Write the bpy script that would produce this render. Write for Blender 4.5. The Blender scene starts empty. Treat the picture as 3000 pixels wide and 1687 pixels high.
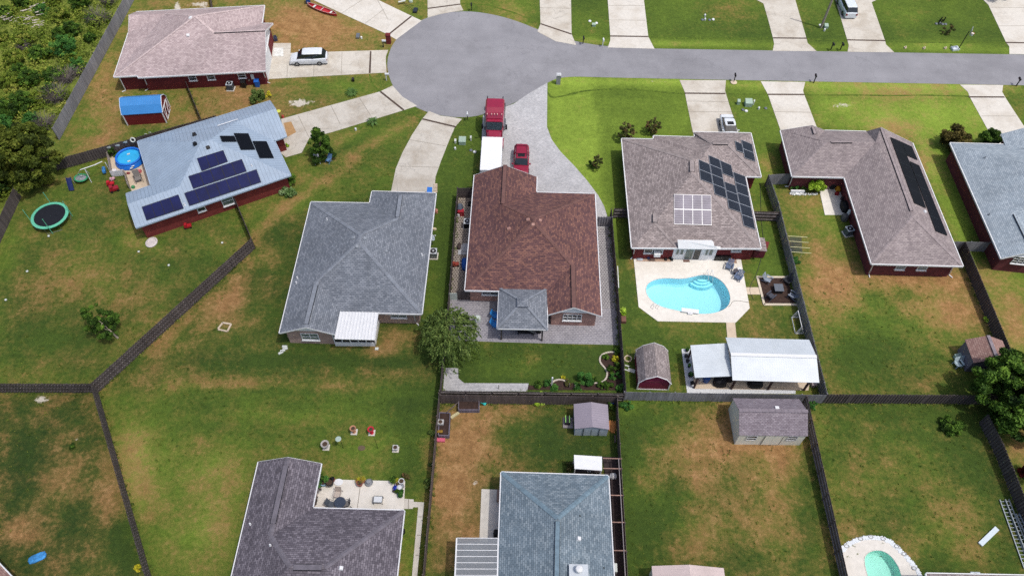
import bpy, math, random
import numpy as np
from mathutils import Vector, Matrix
from mathutils.geometry import tessellate_polygon
random.seed(7); RNG=np.random.default_rng(7)
C=bpy.context.scene.collection
scn=bpy.context.scene
# ---------------------------------------------------------------- camera
HC=68.0; FPX=2250.0
def _n(v): return v/np.linalg.norm(v)
_dn=_n(np.array([-28,1626.,FPX])); _no=np.array([100,-3112.,FPX]); _no=_n(_no-_no@_dn*_dn); _ea=np.cross(_no,-_dn)
RW=np.array([_ea,_no,-_dn])
cam_d=bpy.data.cameras.new('camera'); cam=bpy.data.objects.new('camera',cam_d); C.objects.link(cam)
cam_d.sensor_width=36; cam_d.lens=36*FPX/3000; cam_d.clip_end=6000; cam_d.clip_start=.5
m=Matrix.Identity(4)
for i in range(3):
    m[i][0]=RW[i,0]; m[i][1]=-RW[i,1]; m[i][2]=-RW[i,2]
m[2][3]=HC
cam.matrix_world=m
scn.camera=cam
# ---------------------------------------------------------------- light
SUN_EL=math.radians(67); SUN_AZ=math.radians(-26)
w=bpy.data.worlds.new('World'); scn.world=w; w.use_nodes=True
nt=w.node_tree; bg=nt.nodes['Background']; sky=nt.nodes.new('ShaderNodeTexSky'); sky.sky_type='NISHITA'; sky.sun_disc=False; sky.dust_density=3.5; sky.ozone_density=.4; sky.air_density=.9
sky.sun_elevation=SUN_EL; sky.sun_rotation=math.radians(90)-SUN_AZ
nt.links.new(sky.outputs[0],bg.inputs[0]); bg.inputs[1].default_value=.15
sd=bpy.data.lights.new('sun','SUN'); sd.energy=2.75; sd.angle=math.radians(.8); sd.color=(1,.955,.89)
so=bpy.data.objects.new('sun',sd); C.objects.link(so)
ts=Vector((math.cos(SUN_AZ)*math.cos(SUN_EL),math.sin(SUN_AZ)*math.cos(SUN_EL),math.sin(SUN_EL)))
so.rotation_euler=ts.to_track_quat('Z','Y').to_euler(); so.location=(0,0,120)
scn.cycles.use_denoising=False; vs=scn.view_settings; vs.view_transform='Standard'; vs.look='None'; vs.exposure=0.1; vs.gamma=1; vs.use_curve_mapping=False
# thin cloud volumes added unseen overhead to dim the sun on the lower yards
def shade_cloud(name,label,tx,ty,rx,ry,rz,alt,dens):
    off=alt/math.tan(SUN_EL); cx,cy=tx+math.cos(SUN_AZ)*off,ty+math.sin(SUN_AZ)*off; me=bpy.data.meshes.new(name); V=[];F=[]; n,m=24,10; r=random.Random(len(label))
    ph=[r.uniform(0,6) for _ in range(6)]
    for j in range(m+1):
        a=math.pi*j/m
        for i in range(n):
            t=2*math.pi*i/n; w_=1+.16*math.sin(2*t+ph[0])+.10*math.sin(3*t+ph[1])+.06*math.sin(5*t+ph[2]); V.append((rx*math.sin(a)*math.cos(t)*w_,ry*math.sin(a)*math.sin(t)*w_,rz*math.cos(a)*(1+.2*math.sin(3*t+a*2+ph[3]))))
    for j in range(m):
        for i in range(n): k=(i+1)%n; F.append((j*n+i,(j+1)*n+i,(j+1)*n+k,j*n+k))
    me.from_pydata(V,[],F); me.update(); mt=bpy.data.materials.new('cloud vapour'); mt.use_nodes=True; t=mt.node_tree; t.nodes.remove(t.nodes['Principled BSDF']); v=t.nodes.new('ShaderNodeVolumePrincipled'); v.inputs['Density'].default_value=dens; v.inputs['Color'].default_value=(.98,.98,.98,1); v.inputs['Anisotropy'].default_value=.6; t.links.new(v.outputs[0],t.nodes['Material Output'].inputs['Volume']); me.materials.append(mt)
    o=bpy.data.objects.new(name,me); C.objects.link(o); o.location=(cx,cy,alt); o['kind']='structure'; return o
shade_cloud('shade_cloud','lower',-30,38,56,44,16,230,.013)
shade_cloud('shade_cloud','right hand',36,24,34,22,12,230,.010)
# ---------------------------------------------------------------- surveying helpers: photo pixel + height -> metres
def at(px,py,z=0.0):
    d=RW@np.array([px-1500,py-843.5,FPX]); t=(z-HC)/d[2]
    return Vector((d[0]*t,d[1]*t,z))
def ray(px,py):
    d=RW@np.array([px-1500,py-843.5,FPX]); return Vector((0,0,HC)),Vector(d)
def crop(ox,oy,s): 
    f=lambda x,y,z=0.0: at(ox+x/s,oy+y/s,z)
    f.px=lambda x,y:(ox+x/s,oy+y/s)
    return f
kA,kB,kC,kD=[crop(750*i,0,2.588) for i in range(4)]
kE,kF,kG,kH=[crop(750*i,560,2.588) for i in range(4)]
kI,kJ,kK,kL=[crop(750*i,1127,2.588) for i in range(4)]
kd=crop(0,0,.85867)
pB=crop(180,390,7.247);pA=crop(650,60,6.588);pT=crop(880,0,6.779);pS=crop(1300,540,4.14);pG=crop(1380,830,4.529)
pE=crop(1840,690,6.133);pF=crop(2190,780,6.585);pP=crop(2270,490,6.588);pO=crop(920,1380,7.806);pR=crop(1270,1130,8.05)
pV=crop(1390,280,6.039);pD=crop(1640,1160,5.575);pW=crop(2090,330,14.49);pK=crop(1950,980,5.481);pL=crop(2720,1300,3.743)
pM=crop(2360,0,8.525);pN=crop(2740,960,4.831);pX=crop(1290,1530,4.684);pY=crop(2430,1560,5.991);pZ=crop(330,200,7.245);pQ=crop(2100,1140,8.05)
pU=crop(1600,960,3.1415);pTr=crop(60,540,9.055)
rC=crop(1060,540,7.246);rD=crop(1360,470,4.998);rE=crop(1810,370,3.915);rA=crop(320,0,5.051);rB=crop(360,280,3.45);rG=crop(2700,370,3.37);rH=crop(660,1320,3.948)
def gnd(v): return Vector((v[0],v[1],0))
def on_plane(px,py,P,N):
    o,d=ray(px,py); t=(P-o).dot(N)/d.dot(N); return o+d*t
def slope_pt(px,py,A,B,cen,pitch):
    """point seen at the pixel, lying on the roof plane rising inward from eave A-B"""
    e=(B-A).normalized(); n=Vector((-e.y,e.x,0))
    if (cen-A).dot(n)<0: n=-n
    N=Vector((-n.x*math.tan(pitch),-n.y*math.tan(pitch),1))
    return on_plane(px,py,A,N)
# ---------------------------------------------------------------- mesh builder
ORG={}
class MB:
    def __init__(s): s.v=[];s.f=[];s.m=[];s.uv=[];s.mats=[]
    def face(s,pts,uv=None,mi=0):
        b=len(s.v); s.v+= [Vector(p) for p in pts]; s.f.append(list(range(b,b+len(pts)))); s.m.append(mi); s.uv.append(uv); return s
    def box(s,c,sx,sy,sz,rz=0,mi=0):
        """box with base centre c"""
        ca,sa=math.cos(rz),math.sin(rz); x,y=sx/2,sy/2
        q=[]
        for dz in (0,sz):
            for dx,dy in ((-x,-y),(x,-y),(x,y),(-x,y)):
                q.append(Vector((c[0]+dx*ca-dy*sa,c[1]+dx*sa+dy*ca,c[2]+dz)))
        for f in ((3,2,1,0),(4,5,6,7),(0,1,5,4),(1,2,6,5),(2,3,7,6),(3,0,4,7)): s.face([q[i] for i in f],mi=mi)
        return s
    def bar(s,a,b,w,h=None,mi=0,up=Vector((0,0,1))):
        a=Vector(a);b=Vector(b);h=h or w; d=(b-a)
        if d.length<1e-6: return s
        d.normalize(); side=d.cross(up)
        if side.length<1e-3: side=d.cross(Vector((1,0,0)))
        side.normalize(); u=side.cross(d)
        q=[p+side*(i*w/2)+u*(j*h/2) for p in (a,b) for i,j in ((-1,-1),(1,-1),(1,1),(-1,1))]
        for f in ((3,2,1,0),(4,5,6,7),(0,1,5,4),(1,2,6,5),(2,3,7,6),(3,0,4,7)): s.face([q[i] for i in f],mi=mi)
        return s
    def tube(s,pts,r,n=6,mi=0,close=False):
        pts=[Vector(p) for p in pts]; rings=[]
        for i,p in enumerate(pts):
            a=pts[i-1] if (i or close) else p; b=pts[(i+1)%len(pts)] if (i<len(pts)-1 or close) else p
            d=(b-a).normalized(); x=d.cross(Vector((0,0,1)))
            if x.length<1e-3: x=d.cross(Vector((1,0,0)))
            x.normalize(); y=x.cross(d); rr=r[i] if isinstance(r,(list,tuple)) else r
            rings.append([p+x*(rr*math.cos(t*2*math.pi/n))+y*(rr*math.sin(t*2*math.pi/n)) for t in range(n)])
        k=len(rings)
        for i in range(k if close else k-1):
            A,B=rings[i],rings[(i+1)%k]
            for t in range(n): s.face([A[t],A[(t+1)%n],B[(t+1)%n],B[t]],mi=mi)
        if not close: s.face(rings[0][::-1],mi=mi); s.face(rings[-1],mi=mi)
        return s
    def lathe(s,c,prof,n=14,mi=0,sx=1,sy=1):
        rings=[[Vector((c[0]+r*sx*math.cos(t*2*math.pi/n),c[1]+r*sy*math.sin(t*2*math.pi/n),c[2]+z)) for t in range(n)] for r,z in prof]
        for A,B in zip(rings,rings[1:]):
            for t in range(n): s.face([A[t],A[(t+1)%n],B[(t+1)%n],B[t]],mi=mi)
        s.face(rings[0][::-1],mi=mi); s.face(rings[-1],mi=mi); return s
    def prism(s,poly,z0,z1,mi=0,side=None,bottom=False):
        poly=[Vector((p[0],p[1],0)) for p in poly]
        ar=sum(a.x*b.y-b.x*a.y for a,b in zip(poly,poly[1:]+poly[:1]))
        if ar<0: poly=poly[::-1]
        s.face([(p.x,p.y,z1) for p in poly],mi=mi)
        if bottom: s.face([(p.x,p.y,z0) for p in poly[::-1]],mi=mi)
        for a,b in zip(poly,poly[1:]+poly[:1]): s.face([(a.x,a.y,z0),(b.x,b.y,z0),(b.x,b.y,z1),(a.x,a.y,z1)],mi=mi if side is None else side)
        return s
    def slab(s,quad,t,mi=0):
        """thicken a planar polygon downward by t along its normal"""
        q=[Vector(p) for p in quad]; n=(q[1]-q[0]).cross(q[2]-q[0]).normalized()
        if n.z<0: q=q[::-1]; n=-n
        lo=[p-n*t for p in q]; s.face(q,mi=mi); s.face(lo[::-1],mi=mi)
        for i in range(len(q)): j=(i+1)%len(q); s.face([lo[i],lo[j],q[j],q[i]],mi=mi)
        return s
    def build(s,name,mat,parent=None,loc=None,smooth=False,**tags):
        me=bpy.data.meshes.new(name)
        o=Vector((0,0,0))
        if parent is not None: o=ORG.get(parent.name,Vector((0,0,0)))
        if loc is not None and parent is None: o=Vector(loc)
        me.from_pydata([tuple(p-o) for p in s.v],[],s.f)
        uvl=me.uv_layers.new(name='UVMap').data; k=0
        for fi,f in enumerate(s.f):
            P=[s.v[i] for i in f]; U=s.uv[fi]
            if U is None:
                n=Vector((0,0,0))
                for i in range(len(P)): n+=(P[i]-P[0]).cross(P[(i+1)%len(P)]-P[0])
                if n.length<1e-12: n=Vector((0,0,1))
                n.normalize(); u=Vector((0,0,1)).cross(n)
                u=Vector((1,0,0)) if u.length<.02 else u.normalized(); v=n.cross(u)
                U=[(p.dot(u),p.dot(v)) for p in P]
            for a in U: uvl[k].uv=a; k+=1
        for mm in (mat if isinstance(mat,(list,tuple)) else [mat]): me.materials.append(mm)
        me.polygons.foreach_set('material_index',s.m)
        if smooth: me.polygons.foreach_set('use_smooth',[True]*len(s.f))
        me.update()
        ob=bpy.data.objects.new(name,me); C.objects.link(ob)
        if parent is not None: ob.parent=parent; ORG[ob.name]=o
        elif loc is not None: ob.location=o; ORG[ob.name]=o
        for a,b in tags.items(): ob[a]=b
        return ob
def thing(name,label,cat,loc=(0,0,0),rz=0,group=None,local=False):
    o=bpy.data.objects.new(name,None); C.objects.link(o); o.location=loc; o.rotation_euler=(0,0,rz); o.empty_display_size=.3
    o['label']=label; o['category']=cat
    if group: o['group']=group
    ORG[o.name]=Vector((0,0,0)) if local else Vector(loc)
    return o
def tag(o,label,cat,group=None):
    o['label']=label; o['category']=cat
    if group: o['group']=group
    return o
def struct(o): o['kind']='structure'; return o
def stuff(o): o['kind']='stuff'; return o
def dup(root,loc,rz=0,label=None,group=None,scale=1):
    r=root.copy(); C.objects.link(r); r.location=loc; r.rotation_euler=(0,0,rz); r.scale=(scale,)*3
    if label: r['label']=label
    if group: r['group']=group
    for ch in list(root.children):
        c=ch.copy(); C.objects.link(c); c.parent=r
        for g in list(ch.children):
            d=g.copy(); C.objects.link(d); d.parent=c
    return r
def place(root,loc,rz=0,scale=1): root.location=loc; root.rotation_euler=(0,0,rz); root.scale=(scale,)*3; return root
def ang(a,b): return math.atan2(b[1]-a[1],b[0]-a[0])
# ---------------------------------------------------------------- materials
def srgb(h):
    h=h.lstrip('#'); c=[int(h[i:i+2],16)/255 for i in (0,2,4)]
    return tuple(x/12.92 if x<=.04045 else ((x+.055)/1.055)**2.4 for x in c)
def V4(c): return (c[0],c[1],c[2],1)
class NT:
    def __init__(s,name):
        s.m=bpy.data.materials.new(name); s.m.use_nodes=True; s.t=s.m.node_tree; s.b=s.t.nodes['Principled BSDF']
    def n(s,t,**k):
        x=s.t.nodes.new('ShaderNode'+t)
        for a,b in k.items():
            if hasattr(x,a): setattr(x,a,b)
            else: x.inputs[a.replace('_',' ')].default_value=b
        return x
    def l(s,a,b): s.t.links.new(a,b)
    def coord(s,k='Object'): return s.n('TexCoord').outputs[k]
    def noise(s,co,scale,detail=4,rough=.6,out='Fac'):
        x=s.n('TexNoise'); x.inputs['Scale'].default_value=scale; x.inputs['Detail'].default_value=detail; x.inputs['Roughness'].default_value=rough
        s.l(co,x.inputs['Vector']); return x.outputs[out]
    def ramp(s,fac,stops,interp='LINEAR'):
        x=s.n('ValToRGB'); e=x.color_ramp.elements; x.color_ramp.interpolation=interp
        while len(e)<len(stops): e.new(.5)
        for i,(p,c) in enumerate(stops):
            e[i].position=p; e[i].color=V4(c) if not isinstance(c,(int,float)) else (c,c,c,1)
        s.l(fac,x.inputs[0]); return x.outputs[0]
    def mix(s,f,a,b,t='MIX'):
        x=s.n('MixRGB'); x.blend_type=t
        for v,i in ((f,0),(a,1),(b,2)):
            if isinstance(v,(int,float)): x.inputs[i].default_value=v if i==0 else (v,v,v,1)
            elif isinstance(v,tuple): x.inputs[i].default_value=V4(v)
            else: s.l(v,x.inputs[i])
        return x.outputs[0]
    def math(s,op,a,b=0.5,c=None):
        x=s.n('Math'); x.operation=op
        for v,i in ((a,0),(b,1),(c,2)):
            if v is None: continue
            if isinstance(v,(int,float)): x.inputs[i].default_value=v
            else: s.l(v,x.inputs[i])
        return x.outputs[0]
    def bump(s,h,strength=.3,dist=.02):
        x=s.n('Bump'); x.inputs['Strength'].default_value=strength; x.inputs['Distance'].default_value=dist; s.l(h,x.inputs['Height']); s.l(x.outputs[0],s.b.inputs['Normal'])
    def out(s,col,rough=.8,metal=0,spec=.5):
        if isinstance(col,tuple): s.b.inputs['Base Color'].default_value=V4(col)
        else: s.l(col,s.b.inputs['Base Color'])
        if isinstance(rough,(int,float)): s.b.inputs['Roughness'].default_value=rough
        else: s.l(rough,s.b.inputs['Roughness'])
        s.b.inputs['Metallic'].default_value=metal; s.b.inputs['Specular IOR Level'].default_value=spec
        return s.m
_pc={}
def paint(name,hexc,rough=.6,var=.12,scale=1.5,metal=0,spec=.4,coord='Object'):
    """plain colour with wear: a fine and a coarse noise"""
    if name in _pc: return _pc[name]
    c=srgb(hexc) if isinstance(hexc,str) else hexc
    k=NT(name); co=k.coord(coord); a=k.noise(co,scale,5); b=k.noise(co,scale*11,3)
    f=k.math('ADD',k.math('MULTIPLY',a,.6),k.math('MULTIPLY',b,.4))
    col=k.ramp(f,[(.3,tuple(x*(1-var*1.3) for x in c)),(.7,tuple(min(1,x*(1+var)) for x in c))])
    _pc[name]=k.out(col,rough,metal,spec); return _pc[name]
def shingle(name,cols,row=.19,wd=.36,scale=1,big=.25,cont=1.0):
    k=NT(name); uv=k.coord('UV')
    br=k.n('TexBrick'); br.offset=.5; br.inputs['Scale'].default_value=1; br.inputs['Brick Width'].default_value=wd; br.inputs['Row Height'].default_value=row
    br.inputs['Mortar Size'].default_value=.018; br.inputs['Mortar Smooth'].default_value=.3; br.inputs['Bias'].default_value=0
    br.inputs['Color1'].default_value=(0,0,0,1); br.inputs['Color2'].default_value=(1,1,1,1); br.inputs['Mortar'].default_value=(.0,.0,.0,1)
    k.l(uv,br.inputs["Vector"])
    g=k.noise(uv,5,4,.8); f=k.math('ADD',k.math('MULTIPLY',br.outputs['Color'],.36),k.math('MULTIPLY',g,.72))
    n=len(cols); col=k.ramp(f,[(.18+.62*i/(n-1),srgb(c)) for i,c in enumerate(cols)])
    mps=k.n('Mapping'); mps.inputs['Scale'].default_value=(1.6,.12,1); k.l(uv,mps.inputs[0]); bigm=k.mix(1,k.ramp(k.noise(uv,.22,5,.65),[(.3,1-big*.8),(.7,1+big*.3)]),k.ramp(k.noise(mps.outputs[0],1,4,.6),[(.3,.90),(.7,1.06)]),'MULTIPLY')
    col=k.mix(1,col,bigm,'MULTIPLY')
    col=k.mix(k.math('MULTIPLY',br.outputs['Fac'],.55*cont),col,tuple(x*.35 for x in srgb(cols[0])))
    return k.out(col,.93,0,.15)
def brickwall(name,c1,c2,mort,row=.075,wd=.22):
    k=NT(name); uv=k.coord('UV'); br=k.n('TexBrick'); k.l(uv,br.inputs['Vector'])
    br.inputs['Scale'].default_value=1; br.inputs['Brick Width'].default_value=wd; br.inputs['Row Height'].default_value=row; br.inputs['Mortar Size'].default_value=.008
    br.inputs['Color1'].default_value=V4(srgb(c1)); br.inputs['Color2'].default_value=V4(srgb(c2)); br.inputs['Mortar'].default_value=V4(srgb(mort))
    col=k.mix(1,br.outputs['Color'],k.ramp(k.noise(uv,1.2,5),[(.3,.78),(.7,1.12)]),'MULTIPLY')
    return k.out(col,.9,0,.2)
def ribbed(name,c,pitch=.3,axis=0,rough=.35,dark=.55,metal=.0,wid=.09):
    k=NT(name); uv=k.coord('UV'); sp=k.n('SeparateXYZ'); k.l(uv,sp.inputs[0])
    fr=k.math('FRACT',k.math('DIVIDE',sp.outputs[axis],pitch)); line=k.math('LESS_THAN',fr,wid)
    c=srgb(c); base=k.mix(1,k.ramp(k.noise(uv,.6,5),[(.3,tuple(x*.86 for x in c)),(.7,tuple(min(1,x*1.05) for x in c))]),k.ramp(k.noise(uv,7,3),[(.3,.93),(.7,1.04)]),'MULTIPLY')
    col=k.mix(line,base,tuple(x*dark for x in c)); k.bump(fr,.35,.03)
    return k.out(col,rough,metal,.4)
def concrete(name,c,stain='#8f8578',amt=.35,scale=1.0,crack=.5):
    k=NT(name); co=k.coord('Object'); c=srgb(c)
    a=k.noise(co,.35*scale,6,.65); b=k.noise(co,2.2*scale,5,.6); d=k.noise(co,30,2)
    col=k.ramp(b,[(.3,tuple(x*.9 for x in c)),(.7,tuple(min(1,x*1.04) for x in c))])
    col=k.mix(k.math('MULTIPLY',k.ramp(a,[(.45,0.),(.72,1.)]),amt),col,srgb(stain))
    col=k.mix(1,col,k.ramp(d,[(.3,.93),(.7,1.05)]),'MULTIPLY')
    # hairline cracks
    vo=k.n('TexVoronoi'); vo.feature='DISTANCE_TO_EDGE'; vo.inputs['Scale'].default_value=.16
    wv=k.n('VectorMath'); wv.operation='ADD'; nz=k.n('TexNoise'); nz.inputs['Scale'].default_value=.5; nz.inputs['Detail'].default_value=5; k.l(co,nz.inputs['Vector']); k.l(co,wv.inputs[0])
    s2=k.n('VectorMath'); s2.operation='SCALE'; s2.inputs['Scale'].default_value=3.0; k.l(nz.outputs['Color'],s2.inputs[0]); k.l(s2.outputs[0],wv.inputs[1]); k.l(wv.outputs[0],vo.inputs['Vector'])
    cr=k.ramp(vo.outputs['Distance'],[(0.,1.),(.008,0.)])
    col=k.mix(k.math('MULTIPLY',cr,crack),col,tuple(x*.45 for x in c))
    return k.out(col,.9,0,.25)
def pavers(name,c1,c2,mort,row=.2,wd=.28,ms=.02,amt=.3):
    k=NT(name); co=k.coord('Object'); br=k.n('TexBrick'); k.l(co,br.inputs['Vector']); br.offset=.5
    br.inputs['Scale'].default_value=1; br.inputs['Brick Width'].default_value=wd; br.inputs['Row Height'].default_value=row; br.inputs['Mortar Size'].default_value=ms
    br.inputs['Color1'].default_value=V4(srgb(c1)); br.inputs['Color2'].default_value=V4(srgb(c2)); br.inputs['Mortar'].default_value=V4(srgb(mort))
    col=k.mix(1,br.outputs['Color'],k.ramp(k.noise(co,.5,6,.65),[(.3,1-amt),(.7,1+amt*.2)]),'MULTIPLY')
    col=k.mix(1,col,k.ramp(k.noise(co,4,3),[(.3,.88),(.7,1.08)]),'MULTIPLY')
    return k.out(col,.9,0,.25)
def woodmat(name,c,var=.35,rough=.9):
    if name in _pc: return _pc[name]
    k=NT(name); co=k.coord('Object'); mp=k.n('Mapping'); mp.inputs['Scale'].default_value=(5,5,.25); k.l(co,mp.inputs[0]); c=srgb(c)
    a=k.noise(mp.outputs[0],1.0,5,.65); b=k.noise(co,.35,3)
    col=k.ramp(a,[(.3,tuple(x*(1-var) for x in c)),(.7,tuple(min(1,x*(1+var)) for x in c))])
    col=k.mix(1,col,k.ramp(b,[(.3,.8),(.7,1.15)]),'MULTIPLY')
    _pc[name]=k.out(col,rough,0,.15); return _pc[name]
def leafmat(name,cols,scale=.8,transl=.15):
    k=NT(name); co=k.coord('Object'); a=k.noise(co,scale,4,.6); b=k.noise(co,scale*9,2)
    at_=k.n('Attribute'); at_.attribute_name='tint'
    f=k.math('ADD',k.math('ADD',k.math('MULTIPLY',a,.45),k.math('MULTIPLY',b,.2)),k.math('MULTIPLY',at_.outputs['Fac'],.4))
    col=k.ramp(f,[(.22+.58*i/(len(cols)-1),srgb(c)) for i,c in enumerate(cols)])
    k.out(col,.75,0,.2)
    tr=k.n('BsdfTranslucent'); k.l(col,tr.inputs[0]); mx=k.n('MixShader'); mx.inputs[0].default_value=transl
    k.l(k.b.outputs[0],mx.inputs[1]); k.l(tr.outputs[0],mx.inputs[2]); k.l(mx.outputs[0],k.t.nodes['Material Output'].inputs[0]); return k.m
def glassy(name,c,rough=.05,spec=.8):
    if name in _pc: return _pc[name]
    k=NT(name); co=k.coord('Object'); c=srgb(c); col=k.ramp(k.noise(co,1.2,3),[(.3,tuple(x*.7 for x in c)),(.7,tuple(min(1,x*1.3) for x in c))])
    _pc[name]=k.out(col,rough,0,spec); return _pc[name]
def carpaint(name,c,rough=.25):
    k=NT(name); co=k.coord('Object'); c=srgb(c); col=k.ramp(k.noise(co,2.5,4),[(.3,tuple(x*.9 for x in c)),(.7,tuple(min(1,x*1.05) for x in c))])
    k.out(col,rough,0.0,.5); k.b.inputs['Coat Weight'].default_value=.6; k.b.inputs['Coat Roughness'].default_value=.08; return k.m
def watermat(name,tint,deep=.75):
    k=NT(name); co=k.coord('Object'); tr=k.n('BsdfTransparent'); tr.inputs[0].default_value=V4(tint)
    gl=k.n('BsdfGlossy'); gl.inputs['Roughness'].default_value=.03
    bu=k.n('Bump'); bu.inputs['Strength'].default_value=.25; bu.inputs['Distance'].default_value=.02; k.l(k.noise(co,3.5,3),bu.inputs['Height']); k.l(bu.outputs[0],gl.inputs['Normal'])
    fr=k.n('Fresnel'); fr.inputs['IOR'].default_value=1.33
    mx=k.n('MixShader'); k.l(fr.outputs[0],mx.inputs[0]); k.l(tr.outputs[0],mx.inputs[1]); k.l(gl.outputs[0],mx.inputs[2]); k.l(mx.outputs[0],k.t.nodes['Material Output'].inputs[0]); return k.m
def panelmat(name,c,line,nx=6,ny=10,rough=.12,lw=.06,spec=.6):
    k=NT(name); uv=k.coord('UV'); sp=k.n('SeparateXYZ'); k.l(uv,sp.inputs[0])
    fx=k.math('FRACT',k.math('MULTIPLY',sp.outputs[0],nx)); fy=k.math('FRACT',k.math('MULTIPLY',sp.outputs[1],ny))
    l=k.math('MAXIMUM',k.math('LESS_THAN',fx,lw*1.2),k.math('LESS_THAN',fy,lw*1.2)); co=k.coord('Object'); c=srgb(c)
    base=k.ramp(k.noise(co,.7,3),[(.3,tuple(x*.75 for x in c)),(.7,tuple(min(1,x*1.3) for x in c))])
    return k.out(k.mix(l,base,srgb(line)),rough,0,spec)
# ---------------------------------------------------------------- ground sheet
def inpoly(x,y,poly):
    r=np.zeros(x.shape,bool); n=len(poly)
    for i in range(n):
        x0,y0=poly[i][0],poly[i][1]; x1,y1=poly[(i+1)%n][0],poly[(i+1)%n][1]
        if y0==y1: continue
        c=((y0>y)!=(y1>y))&(x<(x1-x0)*(y-y0)/(y1-y0)+x0); r^=c
    return r
POOL=[kG(*p) for p in [(1012,740),(1025,705),(1060,680),(1110,664),(1180,659),(1240,664),(1300,664),(1360,652),(1420,637),(1470,634),(1530,645),(1590,680),(1630,730),(1655,790),(1655,840),(1635,880),(1590,910),(1520,930),(1440,935),(1340,925),(1240,905),(1150,885),(1085,855),(1040,815),(1018,780)]]
POOL2=[pY(*p) for p in [(605,480),(615,420),(660,360),(740,315),(850,300),(960,325),(1060,390),(1130,470),(1190,560),(1230,640),(1262,761),(1300,950),(1180,1120),(900,1160),(740,1080),(700,950),(665,750),(625,620)]]
def smoothloop(P,k=3):
    P=[Vector(p) for p in P]
    for _ in range(k):
        Q=[]
        for a,b in zip(P,P[1:]+P[:1]): Q+= [a*.75+b*.25,a*.25+b*.75]
        P=Q
        if len(P)>90: break
    return P
POOL=smoothloop(POOL,2); POOL2=smoothloop(POOL2,2)
YARDS=[ # photo outline (2576 px wide), dry, tone, (redness)
 ([(0,470),(340,420),(560,560),(640,600),(230,970),(0,970)],.33,.34),
 ([(0,985),(232,985),(380,1449),(380,1600),(-200,1600),(-200,985)],.40,.12),
 ([(240,985),(1100,985),(1080,1600),(400,1600)],.30,.50),
 ([(240,980),(640,600),(760,480),(1120,470),(1100,985)],.29,.24),
 ([(700,380),(1060,270),(980,480),(640,560)],.28,.42),
 ([(140,350),(340,0),(1000,-100),(1000,80),(980,240),(700,300),(330,330),(190,390)],.46,.42),
 ([(990,480),(1060,290),(1210,290),(1200,440),(1140,860),(1100,900)],.14,.40),
 ([(1376,190),(1500,190),(1510,420),(1540,560),(1376,420)],.10,.86),
 ([(1490,190),(1740,190),(1740,350),(1560,360),(1580,640),(1540,640),(1505,420)],.05,.62),
 ([(1820,200),(1950,200),(2000,420),(1960,520),(1900,520)],.12,.55),
 ([(2020,200),(2450,200),(2530,330),(2420,660),(2300,340),(2060,320)],.22,.75),
 ([(1130,860),(1560,860),(1560,985),(1110,985)],.12,.22),
 ([(1555,640),(1960,460),(2060,990),(1560,990)],.30,.36),
 ([(1100,1000),(1560,1000),(1560,1449),(1560,1600),(1070,1600)],.42,.22),
 ([(1565,1010),(2040,1010),(2120,1449),(2140,1600),(1575,1600)],.40,.30),
 ([(1940,440),(2120,440),(2250,640),(2420,660),(2520,900),(2400,990),(2075,990)],.40,.36),
 ([(2050,1000),(2480,1010),(2600,1449),(2640,1600),(2130,1600)],.27,.30),
 ([(2420,660),(2600,660),(2700,1449),(2620,1449),(2540,880)],.45,.5),
 ([(1160,-150),(2640,-150),(2640,140),(1400,130)],.10,.38)]
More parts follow.
